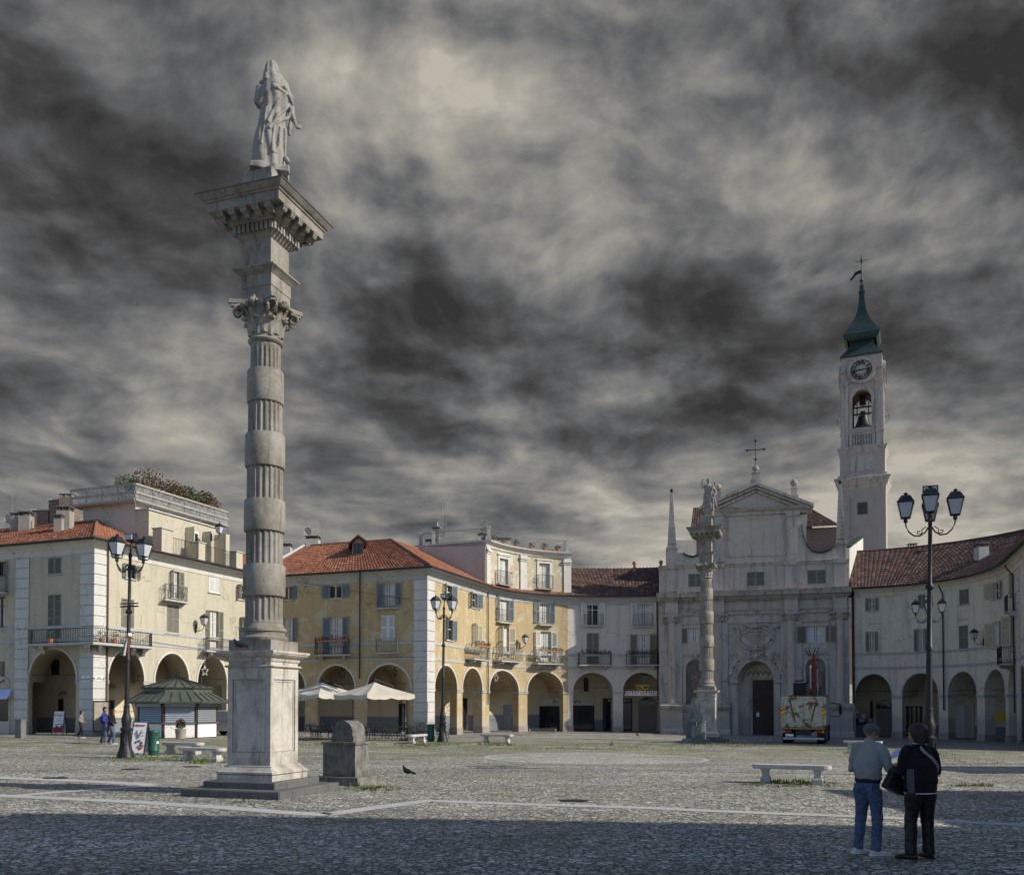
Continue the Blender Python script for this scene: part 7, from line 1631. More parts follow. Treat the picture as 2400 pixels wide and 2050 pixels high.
# bicycle rack
q = paY.pt(paY.S(1278, 1700)[0], .0); qa = GP(1242, 1716); qb = GP(1302, 1716); t_ = thing('bicycle_rack', 'low coiled metal bicycle rack standing under the arch of the shop with white fascia', 'bicycle rack', qa)
mb = MB(); d = qb - qa; n = 26
for k in range(n): c0 = qa + d * (k + .5) / n; mb.tube([c0 + V((.0, -.2, .03)), c0 + V((.03, -.2, .25)), c0 + V((.05, .0, .34)), c0 + V((.03, .2, .25)), c0 + V((.0, .2, .03))], .012, 4)
mb.build('hoops', 'grey_iron', t_)
for e_ in (qa, qb): mb = MB(); mb.prism([(-.2, 0), (.2, 0), (.2, .18), (.1, .3), (-.1, .3), (-.2, .18)], -.06, .06, lambda a, b, c: (e_.x + c, e_.y + a, e_.z + b)); mb.build('end_block', 'concrete', t_)
# pigeons
def pigeon(q, rz, label, s_=1.0):
    t_ = thing('pigeon', label, 'pigeon', q, rz, 'pigeons', local=True); t_.scale = (s_,) * 3
    mb = MB(); mb.tube([(-.17, 0, .10), (-.10, 0, .12), (-.03, 0, .13), (.05, 0, .15), (.09, 0, .19), (.11, 0, .235), (.125, 0, .26), (.14, 0, .26)], [.012, .035, .06, .062, .042, .026, .028, .01], 10); mb.tube([(.135, 0, .258), (.165, 0, .25)], [.01, .002], 5); mb.tube([(-.25, 0, .08), (-.15, 0, .11)], [.02, .03], 6); mb.build('body', 'dark_iron', t_, True)
    for sy in (-1, 1): mb = MB(); mb.tube([(.0, sy * .025, .09), (.01, sy * .03, .0), (.04, sy * .03, .0)], .005, 4); mb.build('leg', 'terracotta', t_)
pigeon(GP(955, 1820), 2.6, 'dark pigeon standing alone on the sunny cobbles right of the fountain', 1.15); pigeon(GP(1494, 1726), 2.0, 'small distant pigeon on the paving in front of the optician'); pigeon(GP(1433, 1750), 1.0, 'tiny distant pigeon on the grassy cobbles before the paved circle')
pz = .0
pigeon((-5.9, 19.15, P(640, 1522, 18.7).z + .01), 2.8, 'pigeon resting on the ledge of the big column pedestal', .95)

# ================================================================ vehicles
def wheel(par, T, x, y, r, w, name='wheel'):
    mb = MB(T); n = 24
    def ring(prof): 
        rows = [[mb.p((x + o_, y + rr * cos(2 * pi * k / n), r + rr * sin(2 * pi * k / n))) for k in range(n)] for rr, o_ in prof]
        for a, c_ in zip(rows, rows[1:]):
            for k in range(n): mb.f.append([a[k], a[(k + 1) % n], c_[(k + 1) % n], c_[k]])
        mb.f.append(rows[0]); mb.f.append(rows[-1][::-1])
    ring([(r * .6, -w / 2), (r * .93, -w / 2), (r, -w / 2 + .03), (r, w / 2 - .03), (r * .93, w / 2), (r * .6, w / 2)]); o = mb.build(name, 'rubber', par, True)
    mb = MB(T); ring([(r * .58, -w / 2 - .005), (r * .3, -w / 2 + .04), (r * .3, w / 2 - .04), (r * .58, w / 2 + .005)]); mb.build('rim', 'grey_iron', o, True)
q = P(1883, 1742, 52.2); tz_ = gz(q.x, q.y); TK = thing('crane_truck', 'rusty white open tipper truck with an upright red loading crane parked before the church', 'truck', (q.x, q.y, tz_), YAW - .03, local=True)
mb = MB(); mb.box(-1.24, 1.24, .0, .07, 1.12, 2.72); bd = mb.build('tailgate', 'rusty_white', TK)
for sx_ in (-1, 1):
    mb = MB(); mb.box(sx_ * .03 if sx_ > 0 else -1.08, 1.08 if sx_ > 0 else -.03, -.035, -.001, 1.25, 2.6); mb.build('gate_leaf', 'rusty_white', bd)
    mb = MB(); mb.hexa([(sx_ * .78, -.05, 2.6), (sx_ * .86, -.05, 2.6), (sx_ * .86, -.036, 2.6), (sx_ * .78, -.036, 2.6), (sx_ * .50, -.05, 1.3), (sx_ * .58, -.05, 1.3), (sx_ * .58, -.036, 1.3), (sx_ * .50, -.036, 1.3)] if False else [(sx_ * .42, -.05, 1.3), (sx_ * .5, -.05, 1.3), (sx_ * .5, -.036, 1.3), (sx_ * .42, -.036, 1.3), (sx_ * .72, -.05, 2.6), (sx_ * .8, -.05, 2.6), (sx_ * .8, -.036, 2.6), (sx_ * .72, -.036, 2.6)]); mb.build('rust_seam', 'rust', bd)
    mb = MB(); mb.box(sx_ * 1.16 - .085, sx_ * 1.16 + .085, -.06, -.002, 1.55, 2.1); mk = mb.build('marker_board', 'yellow', bd)
    for k in range(2): mb = MB(); z = 1.6 + .28 * k; mb.hexa([(sx_ * 1.16 - .08, -.065, z), (sx_ * 1.16 + .08, -.065, z + .1), (sx_ * 1.16 + .08, -.061, z + .1), (sx_ * 1.16 - .08, -.061, z), (sx_ * 1.16 - .08, -.065, z + .12), (sx_ * 1.16 + .08, -.065, z + .22), (sx_ * 1.16 + .08, -.061, z + .22), (sx_ * 1.16 - .08, -.061, z + .12)]); mb.build('marker_stripe', 'terracotta', mk)
    mb = MB(); mb.box(sx_ * 1.2 - .06, sx_ * 1.2 + .06, -.04, .1, 1.08, 2.75); mb.build('corner_post', 'rusty_white', TK)
    xs_ = -.82 if sx_ < 0 else .80
    for rr, mt, dd in ((.105, 'sign_red', .05), (.08, 'white', .055)): mb = MB(); mb.prism([(xs_ + rr * cos(k * pi / 8), 1.73 + rr * sin(k * pi / 8)) for k in range(16)], -dd, -.036, lambda a, b, c: (a, c, b)); sgn_ = mb.build('speed_disc', mt, bd)
    text('lettering', '80' if sx_ > 0 else '70', .1, 'black', bd, Matrix(((1, 0, 0, xs_), (0, 0, -1, -.058), (0, 1, 0, 1.73), (0, 0, 0, 1))), .001, .002)
mb = MB(); mb.hexa([(-1.0, -.05, 2.0), (-.86, -.05, 2.0), (-.86, -.036, 2.0), (-1.0, -.036, 2.0), (-.94, -.05, 2.22), (-.8, -.05, 2.22), (-.8, -.036, 2.22), (-.94, -.036, 2.22)]); mb.build('red_mark', 'sign_red', bd)
mb = MB(); mb.box(-1.27, 1.27, -.07, .12, 2.68, 2.78); mb.box(-1.27, 1.27, -.09, .1, 1.08, 1.2); mb.box(-1.26, 1.26, -.05, .1, .98, 1.07); mb.build('gate_rail', 'rusty_white', TK)
for sx_ in (-1, 1):
    mb = MB(); mb.box(sx_ * 1.22 - .03, sx_ * 1.22 + .03, .1, 4.7, 1.12, 2.72); mb.box(sx_ * 1.25 - .03, sx_ * 1.25 + .03, .1, 4.7, 2.66, 2.78); mb.box(sx_ * 1.25 - .03, sx_ * 1.25 + .03, .1, 4.7, 1.9, 1.98); mb.box(sx_ * 1.25 - .03, sx_ * 1.25 + .03, .1, 4.7, 1.08, 1.16)
    for k in range(14): y = .2 + k * .34; mb.box(sx_ * 1.26 - .025, sx_ * 1.26 + .025, y, y + .09, 1.16, 2.66)
    mb.build('side_panel', 'roller', TK)
mb = MB(); mb.box(-1.22, 1.22, .1, 4.7, 1.05, 1.15); mb.box(-1.22, 1.22, 4.64, 4.7, 1.15, 2.9); mb.build('truck_bed', 'rust', TK)
mb = MB(); mb.box(-1.2, 1.2, .0, .12, .86, .94); mb.build('yellow_bar', 'amber', TK)
mb = MB(); mb.box(-.4, -.28, .1, 7.2, .62, .9); mb.box(.28, .4, .1, 7.2, .62, .9); mb.box(-.42, .42, -.02, .12, .5, .86); mb.box(-.9, -.75, 0, .2, .3, .9); mb.box(.75, .9, 0, .2, .3, .9); mb.build('chassis', 'dark_iron', TK)
mb = MB(); mb.box(-1.15, 1.15, -.12, .0, .26, .38); mb.build('bumper_bar', 'slab', TK)
for sx_ in (-1, 1): mb = MB(); mb.box(sx_ * .92 - .25, sx_ * .92 + .25, -.05, .05, .64, .80); lp = mb.build('tail_lamp', 'red_lens', TK); mb = MB(); mb.box(sx_ * 1.1 - .07, sx_ * 1.1 + .07, -.06, -.05, .65, .79); mb.build('indicator', 'amber', lp)
mb = MB(); mb.box(-1.0, -.55, -.03, .0, .44, .58); mb.build('number_plate', 'white', TK)
for y in (.85, 5.6):
    for sx_ in (-1, 1): wheel(TK, None, sx_ * .98 if y < 2 else sx_ * 1.05, y, .5, .5 if y < 2 else .3)
wheel(TK, None, .98, 2.1, .5, .5); wheel(TK, None, -.98, 2.1, .5, .5)
mb = MB(); mb.box(-1.15, 1.15, 5.5, 7.3, .75, 2.3); mb.hexa([(-1.1, 5.5, 2.3), (1.1, 5.5, 2.3), (1.1, 7.25, 2.3), (-1.1, 7.25, 2.3), (-1.02, 5.6, 2.62), (1.02, 5.6, 2.62), (1.02, 7.0, 2.62), (-1.02, 7.0, 2.62)]); mb.build('cab', 'crane_red', TK)
mb = MB(); mb.box(1.12, 1.16, 6.0, 6.9, 1.6, 2.3); mb.box(-1.16, -1.12, 6.0, 6.9, 1.6, 2.3); mb.build('cab_window', 'glass', TK)
for sx_ in (1,): mb = MB(); mb.tube([(1.1, 6.8, 2.45), (1.75, 6.8, 2.35), (1.82, 6.8, 2.2)], .03, 5); mb.tube([(1.1, 6.8, 1.5), (1.75, 6.8, 1.55), (1.8, 6.8, 1.8)], .03, 5); mb.box(1.72, 1.88, 6.75, 6.85, 1.65, 2.28); mb.build('wing_mirror', 'black', TK)
mb = MB(); mb.box(-.05, .65, 4.9, 5.4, .9, 1.5); mb.tube([(.3, 5.15, 1.4), (.3, 5.15, 3.4)], .2, 8); cr = mb.build('crane_base', 'dark_iron', TK)
mb = MB(); mb.box(.2, .42, 4.95, 5.25, 2.6, 5.5); mb.box(.02, .2, 4.9, 5.1, 3.1, 5.2); mb.build('crane_boom', 'crane_red', cr)
mb = MB(); mb.tube([(.1, 4.85, 3.3), (.1, 4.85, 4.8)], .05, 8); mb.tube([(.5, 5.1, 2.8), (.5, 5.1, 4.6)], .035, 6); mb.build('hydraulic_ram', 'slab', cr)
mb = MB(); mb.box(-.95, -.2, 4.75, 5.35, 2.75, 3.7); mb.tube([(-.85, 4.8, 3.8), (-.3, 4.8, 3.85)], .05, 6); mb.tube([(-.2, 4.9, 3.6), (.1, 4.9, 3.9), (.3, 4.9, 3.5)], .035, 6); mb.tube([(-.6, 4.8, 2.75), (-.1, 4.85, 3.1), (.2, 4.9, 2.8)], .035, 6); mb.build('valve_block', 'black', cr)
mb = MB()
for dx in (-.28, -.12, .12, .28): mb.tube([(.2 + dx * .6, 5.0, 5.4), (.2 + dx * 1.3, 5.0, 5.75), (.2 + dx * 1.6, 5.0, 5.88), (.2 + dx * 1.0, 5.0, 5.95)], .035, 6)
mb.build('crane_head', 'black', cr)

q = P(552, 1722, 54.5); CR = thing('parked_car', 'silver hatchback car with tall red tail light, mostly hidden behind the column pedestal', 'car', (q.x, q.y, gz(q.x, q.y)), YAW + .15, local=True)
side = [(-1.95, .28), (-1.98, .7), (-1.9, .95), (-1.78, 1.35), (-1.6, 1.48), (-.4, 1.52), (.3, 1.42), (1.05, .98), (1.75, .86), (1.95, .62), (1.95, .28)]
mb = MB(); rows = []
for y, sc_y in ((-.84, .97), (-.8, 1.0), (0, 1.03), (.8, 1.0), (.84, .97)): rows.append([mb.p((a * (1 if sc_y >= 1 else .99), y * (1 if b_ < 1 else .84), .28 + (b_ - .28) * sc_y)) for a, b_ in side])
for a, c_ in zip(rows, rows[1:]):
    for k in range(len(side)): mb.f.append([a[k], a[(k + 1) % len(side)], c_[(k + 1) % len(side)], c_[k]])
mb.f.append(rows[0]); mb.f.append(rows[-1][::-1]); mb.build('body', 'car_silver', CR)
mb = MB(); mb.prism([(-1.55, 1.0), (-1.48, 1.38), (-.4, 1.43), (.25, 1.34), (.85, 1.0)], -.80, .80, lambda a, b, c: (a, c * (1 - (b - 1) * .28), b)); mb.build('side_window', 'glass', CR)
mb = MB(); mb.hexa([(-1.93, -.6, 1.0), (-1.93, .6, 1.0), (-1.85, .6, 1.0), (-1.85, -.6, 1.0), (-1.83, -.55, 1.36), (-1.83, .55, 1.36), (-1.7, .55, 1.36), (-1.7, -.55, 1.36)]); mb.build('rear_window', 'glass', CR)
for sy in (-1, 1):
    mb = MB(); mb.hexa([(-1.99, sy * .64, .92), (-1.99, sy * .84, .92), (-1.7, sy * .84, .92), (-1.7, sy * .64, .92), (-1.86, sy * .6, 1.36), (-1.86, sy * .74, 1.36), (-1.7, sy * .76, 1.36), (-1.7, sy * .6, 1.36)]); mb.build('tail_light', 'red_lens', CR)
    for x in (-1.25, 1.2): wheel(CR, lambda p: V((p[1] + 0, p[0], p[2])), sy * .76, x, .3, .2)
mb = MB(); mb.tube([(-1.55, 0, 1.5), (-1.75, 0, 1.72)], .008, 4); mb.build('aerial', 'black', CR)
# ================================================================ figures
def etube(mb, pts, rads, side=(1, 0, 0), n=14):
    pts = [V(p) for p in pts]; rows = []
    for i, q in enumerate(pts):
        d = (pts[min(i + 1, len(pts) - 1)] - pts[max(i - 1, 0)]).normalized(); sd_ = V(side); e1 = (sd_ - d * sd_.dot(d))
        if e1.length < .05: e1 = d.orthogonal()
        e1.normalize(); e2 = d.cross(e1); r = rads[i]; rx, ry = r if isinstance(r, tuple) else (r, r)
        rows.append([mb.p(q + e1 * rx * cos(2 * pi * k / n) + e2 * ry * sin(2 * pi * k / n)) for k in range(n)])
    for a, b in zip(rows, rows[1:]):
        for k in range(n): mb.f.append([a[k], a[(k + 1) % n], b[(k + 1) % n], b[k]])
    mb.f.append(rows[0][::-1]); mb.f.append(rows[-1])
DG_SCENE = None
def fuse(mb, name, mat, par, vox, sm=3, disp=None):
    me = bpy.data.meshes.new('x'); me.from_pydata(mb.v, [], mb.f)
    bm = bmesh.new(); bm.from_mesh(me); bmesh.ops.recalc_face_normals(bm, faces=bm.faces); bm.to_mesh(me); bm.free()
    o = bpy.data.objects.new('x', me); C.objects.link(o)
    r = o.modifiers.new('r', 'REMESH'); r.mode = 'VOXEL'; r.voxel_size = vox; s = o.modifiers.new('s', 'SMOOTH'); s.factor = .5; s.iterations = sm
    global DG_SCENE
    if DG_SCENE is None: DG_SCENE = bpy.data.scenes.new('workbench')
    C.objects.unlink(o); DG_SCENE.collection.objects.link(o); vl = DG_SCENE.view_layers[0]; vl.update(); dg = vl.depsgraph; dg.update(); m2 = bpy.data.meshes.new_from_object(o.evaluated_get(dg)); bpy.data.objects.remove(o)
    m2.name = name; m2.materials.clear(); m2.materials.append(MATS[mat])
    if disp:
        cn = [(v.co.copy(), v.normal.copy()) for v in m2.vertices]; fl_ = []
        for c_, n_ in cn: fl_.extend(c_ + n_ * disp(c_))
        m2.vertices.foreach_set('co', fl_); m2.update()
    m2.polygons.foreach_set('use_smooth', [True] * len(m2.polygons))
    o = bpy.data.objects.new(name, m2); C.objects.link(o); o.parent = par; return o
simple('skin', (.36, .20, .13), .55, 0, .12, 20); simple('hair_grey', (.10, .097, .093), .8, 0, .6, 60, .6); simple('hair_red', (.024, .008, .008), .45, 0, .6, 40, .4); simple('hair_dark', (.02, .014, .012), .5, 0, .4, 40, .3)
simple('fleece', (.27, .27, .255), .95, 0, .12, 30, .15); simple('navy_band', (.012, .010, .03), .8); simple('knit_black', (.006, .006, .008), .9, 0, .2); simple('trouser_black', (.006, .006, .008), .45, 0, .3)
simple('sneaker', (.62, .60, .60), .5, 0, .06); simple('shoe_black', (.012, .012, .014), .3); simple('bag_strap', (.30, .28, .25), .6); simple('blue_jacket', (.02, .03, .20), .6, 0, .2, 20, .2); simple('taupe', (.20, .18, .16), .8, 0, .2, 20, .2); simple('shoe_tan', (.40, .12, .03), .6)
m, t, b = newmat('denim'); p = pos(t)
n1 = t.noise(t.vm('MULTIPLY', p, (5, 5, 9)), 2.2, 6, .65, .8).outputs['Fac']; n2 = t.noise(p, 160, 2).outputs['Fac']
c = t.mix(t.ramp(n1, [(.35, 0), (.75, 1)]), (.035, .058, .13), (.13, .17, .25)); c = t.mix(1.0, c, t.ramp(n2, [(.3, .8), (.7, 1.2)]), 'MULTIPLY'); t.put(b.inputs['Base Color'], c); b.inputs['Roughness'].default_value = .9; bump(t, b, n1, .5, .03)
def wr(amp, fx, fz, seed=0):
    def f(c): q = V((c.x * fx, c.y * fx, c.z * fz)) + V((seed, 0, 0)); return amp * (noise.noise(q) + .5 * noise.noise(q * 2.1))
    return f
def hand(mb, w, d, up, s=1.0, curl=.5, right=True):
    """palm from wrist w along d; fingers curl towards -up"""
    w, d, up = V(w), V(d).normalized(), V(up).normalized(); sd_ = d.cross(up).normalized() * (1 if right else -1)
    etube(mb, [w, w + d * .035 * s, w + d * .085 * s], [(.024 * s, .017 * s), (.038 * s, .016 * s), (.040 * s, .013 * s)], sd_, 10)
    for i, (l, o) in enumerate(((.068, .03), (.078, .010), (.072, -.011), (.056, -.030))):
        a = w + d * .082 * s + sd_ * o * s; c_ = curl * (1 + .12 * i); d1 = (d * cos(c_) - up * sin(c_)); d2 = (d * cos(c_ * 2.1) - up * sin(c_ * 2.1)); l *= s
        etube(mb, [a, a + d1 * l * .45, a + d1 * l * .45 + d2 * l * .33, a + d1 * l * .45 + d2 * l * .6], [.0095 * s, .009 * s, .0082 * s, .006 * s], sd_, 7)
    a = w + d * .025 * s + sd_ * .032 * s; d1 = (d * .7 + sd_ * .6 - up * .3).normalized(); etube(mb, [a - sd_ * .01, a + d1 * .035 * s, a + d1 * .035 * s + (d * .9 - up * .4).normalized() * .03 * s], [.012 * s, .0105 * s, .008 * s], up, 7)
def head(mb, c, yaw=0, pitch=0, s=1.0):
    R = Matrix.Rotation(yaw, 3, 'Z') @ Matrix.Rotation(pitch, 3, 'X'); c = V(c); T = lambda x, y, z: c + R @ (V((x, y, z)) * s)
    for (x, y, z, rx, ry, rz) in ((0, -.012, .03, .077, .096, .088), (0, .03, -.035, .058, .066, .075), (0, .06, -.085, .032, .03, .025)):
        n_, m_ = 18, 12; rows = []
        for j in range(m_ + 1):
            th = pi * j / m_; rows.append([mb.p(T(x + rx * sin(th) * cos(2 * pi * k / n_), y + ry * sin(th) * sin(2 * pi * k / n_), z - rz * cos(th))) for k in range(n_)])
        for a, b_ in zip(rows, rows[1:]):
            for k in range(n_): mb.f.append([a[k], a[(k + 1) % n_], b_[(k + 1) % n_], b_[k]])
    etube(mb, [T(0, .088, .02), T(0, .108, -.022), T(0, .095, -.034)], [.008 * s, .013 * s, .012 * s], R @ V((1, 0, 0)), 8)
    etube(mb, [T(-.045, .082, .028), T(0, .094, .03), T(.045, .082, .028)], [.006 * s, .007 * s, .006 * s], (0, 0, 1), 6)
    etube(mb, [T(-.024, .085, -.058), T(0, .096, -.06), T(.024, .085, -.058)], [.005 * s, .009 * s, .005 * s], (0, 0, 1), 6)
    for sx_ in (-1, 1):
        pts = [T(sx_ * (.078 + .008 * sin(g)), -.008 - .016 * cos(g), -.002 + .030 * sin(g)) for g in [i * pi / 5 for i in range(11)]]; etube(mb, pts, [.006 * s] * 11, (1, 0, 0), 6); etube(mb, [T(sx_ * .072, -.008, .02), T(sx_ * .074, -.006, -.02)], [.012 * s, .010 * s], (0, 1, 0), 6)
    return T
def person(label, loc, yaw, J, vox=.009, S=1.0):
    t_ = thing('person', label, 'person', loc, yaw, local=True); t_.scale = (S,) * 3
    g = lambda k, d=None: J.get(k, d); L3_ = lambda a, b, f: V(a).lerp(V(b), f)
    sw, b_ = g('bulk', 1.0), g('bulk', 1.0); lean = g('lean', .03)
    sh = {1: V((.185 * sw, lean, 1.40)), -1: V((-.185 * sw, lean, 1.40))}; el, wr_ = g('elbow'), g('wrist'); kn, an, ft = g('knee'), g('ankle'), g('foot')
    hc = V(g('headc', (0, lean + .03, 1.585)))
    # body: one continuous skin surface
    mb = MB(); T = head(mb, hc, g('hyaw', 0), g('hpitch', 0), g('hs', 1.0))
    etube(mb, [(0, lean - .01, 1.36), (0, lean, 1.44), hc + V((0, -.02, -.07)), hc], [.06, .052, .05, .05])
    etube(mb, [(0, 0, .86), (0, 0, 1.0), (0, .005, 1.15), (0, lean * .8, 1.3), (0, lean, 1.38), (0, lean, 1.43)], [(.12 * b_, .08), (.12 * b_, .085), (.12 * b_, .085), (.135 * sw, .09), (.10 * sw, .06), (.05, .045)], n=18)
    for sg in (1, -1):
        e, w, k, a, f = V(el[sg]), V(wr_[sg]), V(kn[sg]), V(an[sg]), V(ft[sg])
        etube(mb, [sh[sg] - V((sg * .07, 0, .02)), sh[sg] - V((sg * .03, 0, .04)), L3_(sh[sg], e, .5), e, L3_(e, w, .4), w], [.028, .034, .036, .034, .032, .024], (0, 1, 0), 10)
        d = (w - e).normalized(); hd = V(g('handdir', {}).get(sg, tuple(d))); hand(mb, w, hd, g('handup', {}).get(sg, (0, 0, 1)), 1.0, g('curl', .55), sg == -1)
        etube(mb, [(sg * .08, 0, .90), (sg * .09, 0, .78), L3_((sg * .09, 0, .78), k, .5), k, L3_(k, a, .35), a, a - V((0, 0, .06))], [.06, .065, .06, .048, .045, .032, .03], (1, 0, 0), 10)
        etube(mb, [a - V((0, 0, .03)), L3_(a, f, .5) - V((0, 0, .03)), f], [.03, .035, .025], (1, 0, 0), 8)
    fuse(mb, 'body', 'skin', t_, vox, 2)
    # trousers
    mb = MB(); lw = g('legw', 1.0)
    etube(mb, [(0, -.005, .80), (0, -.01, .88), (0, -.005, .98), (0, 0, g('waist', 1.02))], [(.15 * b_, .10), (.165 * b_, .125), (.15 * b_, .11), (.145 * b_, .10)], n=18)
    for sg in (1, -1):
        k, a = V(kn[sg]), V(an[sg]); h_ = V((sg * .088 * b_, -.005, .86))
        etube(mb, [h_, L3_(h_, k, .25), L3_(h_, k, .6), k, L3_(k, a, .3), L3_(k, a, .7), a + V((0, 0, g('cuff', -.02)))], [.105 * lw, .098 * lw, .082 * lw, .070 * lw, .068 * lw, .062 * lw, .066 * lw], (1, 0, 0), 14)
    fuse(mb, 'trousers', g('legmat'), t_, vox, 3, wr(g('wr', .007) * .7, 10, 9, 3))
    # jacket or jumper
    mb = MB(); hem = g('hem', .92); tb = g('topb', 1.0)
    etube(mb, [(0, -.005, hem), (0, -.005, hem + .06), (0, -.01, hem + .16), (0, 0, 1.18), (0, lean * .8, 1.30), (0, lean, 1.375), (0, lean, 1.425), (0, lean, 1.47)], [(.165 * b_ * tb, .125 * tb), (.18 * b_ * tb, .135 * tb), (.182 * b_ * tb, .14 * tb), (.178 * b_ * tb, .138 * tb), (.178 * sw, .128), (.152 * sw, .105), (.105 * sw, .08), (.066, .06)], n=22)
    for sg in (1, -1):
        e, w = V(el[sg]), V(wr_[sg]); etube(mb, [sh[sg] + V((-sg * .10, 0, .022)), sh[sg] + V((-sg * .05, 0, .012)), sh[sg] + V((-sg * .012, 0, -.022)), L3_(sh[sg], e, .28) , L3_(sh[sg], e, .6), e, L3_(e, w, .5), L3_(e, w, .97)], [.030, .050, .066, .066, .062, .056, .049, .043], (0, 1, 0), 14)
    fuse(mb, 'jacket', g('topmat'), t_, vox, 6, wr(g('wr', .007), 7, 8, 9))
    if g('band'):
        mb = MB(); etube(mb, [(0, -.005, hem - .045), (0, -.005, hem + .01)], [(.158 * b_ * tb, .118 * tb), (.168 * b_ * tb, .127 * tb)], n=26); mb.build('waistband', g('band'), t_, True)
    mb = MB(); nk = hc + V((0, -.035, -.085)); etube(mb, [(0, lean, 1.42), (0, lean - .002, 1.47), nk * .45 + V((0, lean, 1.485)) * .55], [(.078, .07), (.067, .062), (.064, .058)], n=18); mb.build('collar', g('collarmat', g('topmat')), t_, True)
    # shoes
    for sg in (1, -1):
        a, f = V(an[sg]), V(ft[sg]); d = (f - a); d.z = 0; d.normalize(); sd_ = V((d.y, -d.x, 0)); base = V((a.x, a.y, max(0, a.z - .095))); mb = MB()
        etube(mb, [base - d * .075 + V((0, 0, .035)), base - d * .04 + V((0, 0, .04)), base + d * .06 + V((0, 0, .036)), base + d * .14 + V((0, 0, .03)), base + d * .185 + V((0, 0, .022))], [(.03, .028), (.040, .038), (.044, .036), (.045, .028), (.028, .018)], sd_, 12)
        etube(mb, [base - d * .02 + V((0, 0, .03)), base - d * .01 + V((0, 0, .095))], [(.038, .045), (.034, .04)], sd_, 12)
        sh_ = fuse(mb, 'shoe', g('shoemat'), t_, min(vox, .012), 1)
        mb = MB(); mb.hexa([base - d * .085 + sd_ * .034, base - d * .085 - sd_ * .034, base + d * .19 - sd_ * .026, base + d * .19 + sd_ * .026] + [q + V((0, 0, .018)) for q in (base - d * .085 + sd_ * .034, base - d * .085 - sd_ * .034, base + d * .19 - sd_ * .026, base + d * .19 + sd_ * .026)]); mb.build('sole', g('solemat', 'white'), sh_)
    return t_, T
# man reading a map
J1 = dict(lean=.04, headc=(.0, .095, 1.575), hyaw=-.55, hpitch=-.42, elbow={1: (.265, .06, 1.10), -1: (-.26, .04, 1.11)}, wrist={1: (.235, .31, 1.15), -1: (-.0, .31, 1.16)}, knee={1: (.10, .035, .50), -1: (-.11, .02, .50)}, ankle={1: (.115, -.02, .105), -1: (-.125, -.04, .105)},
          foot={1: (.23, .13, .03), -1: (-.03, .13, .03)}, handdir={1: (.05, 1, .1), -1: (.5, .8, .1)}, handup={1: (-.9, 0, .4), -1: (.9, 0, .4)}, legmat='denim', topmat='fleece', shoemat='sneaker', band='navy_band', hem=.985, waist=1.0, topb=1.06, curl=.7, cuff=-.035, wr=.017, bulk=.97)
q = GP(2036, 2003); YW1 = radians(-52)
m1, T1 = person('man with short grey hair in a grey fleece and blue jeans holding a folded map', (q.x, q.y, 0), YW1, J1, .0085, 1.0)
mb = MB(); rnd = random.Random(1)
n_, m_ = 22, 10; rows = []
for j in range(m_ + 1):
    th = pi * .02 + (pi * .72) * j / m_
    r_ = []
    for k in range(n_):
        a = 2 * pi * k / n_; front = max(0, sin(a)); thk = th * (1 - .38 * front * (j / m_)); r_.append(mb.p(T1(.088 * sin(thk) * cos(a), -.016 + .108 * sin(thk) * sin(a), .035 + .098 * cos(thk))))
    rows.append(r_)
for a, c_ in zip(rows, rows[1:]):
    for k in range(n_): mb.f.append([a[k], a[(k + 1) % n_], c_[(k + 1) % n_], c_[k]])
mb.f.append(rows[0]); mb.f.append(rows[-1][::-1])
fuse(mb, 'hair', 'hair_grey', m1, .008, 1, lambda c: .008 * noise.noise(c * 55) + .0)
mb = MB(); mb.tube([T1(.085, -.005, .03), T1(.075, .08, .028)], .0025, 4); mb.tube([T1(.075, .085, .03), T1(.04, .1, .045), T1(.01, .105, .03)], .0025, 4); mb.build('spectacles', 'dark_iron', m1)
for sg in (1, -1): mb = MB(); mb.hexa([(sg * .085 - .04, -.128, .83), (sg * .085 + .04, -.124, .83), (sg * .085 + .04, -.116, .83), (sg * .085 - .04, -.12, .83), (sg * .08 - .045, -.124, .93), (sg * .08 + .045, -.118, .93), (sg * .08 + .045, -.11, .93), (sg * .08 - .045, -.116, .93)]); mb.build('pocket', 'denim', m1)
# the map: a top-level thing held in his hands
R_ = Matrix.Translation((q.x, q.y, 0)) @ Matrix.Rotation(YW1, 4, 'Z')
mp = thing('folded_map', 'open white map coloured blue for the shade on it, held by the man in grey', 'map', tuple(R_ @ V((.17, .42, 1.2))))
mb = MB(lambda p: R_ @ V(p)); prev = None
for k in range(7):
    x = .0 + .075 * k; z = 1.215 + .018 * (k % 2) + .018 * k; cur = [(x, .36, z - .01), (x + .03, .60, z + .11)]
    if prev: mb.hexa([prev[0], cur[0], cur[1], prev[1], tuple(V(prev[0]) + V((0, 0, .003))), tuple(V(cur[0]) + V((0, 0, .003))), tuple(V(cur[1]) + V((0, 0, .003))), tuple(V(prev[1]) + V((0, 0, .003)))])
    prev = cur
mb.build('paper', 'paper_blue', mp)  # white paper with the blue tint of shade put into its colour
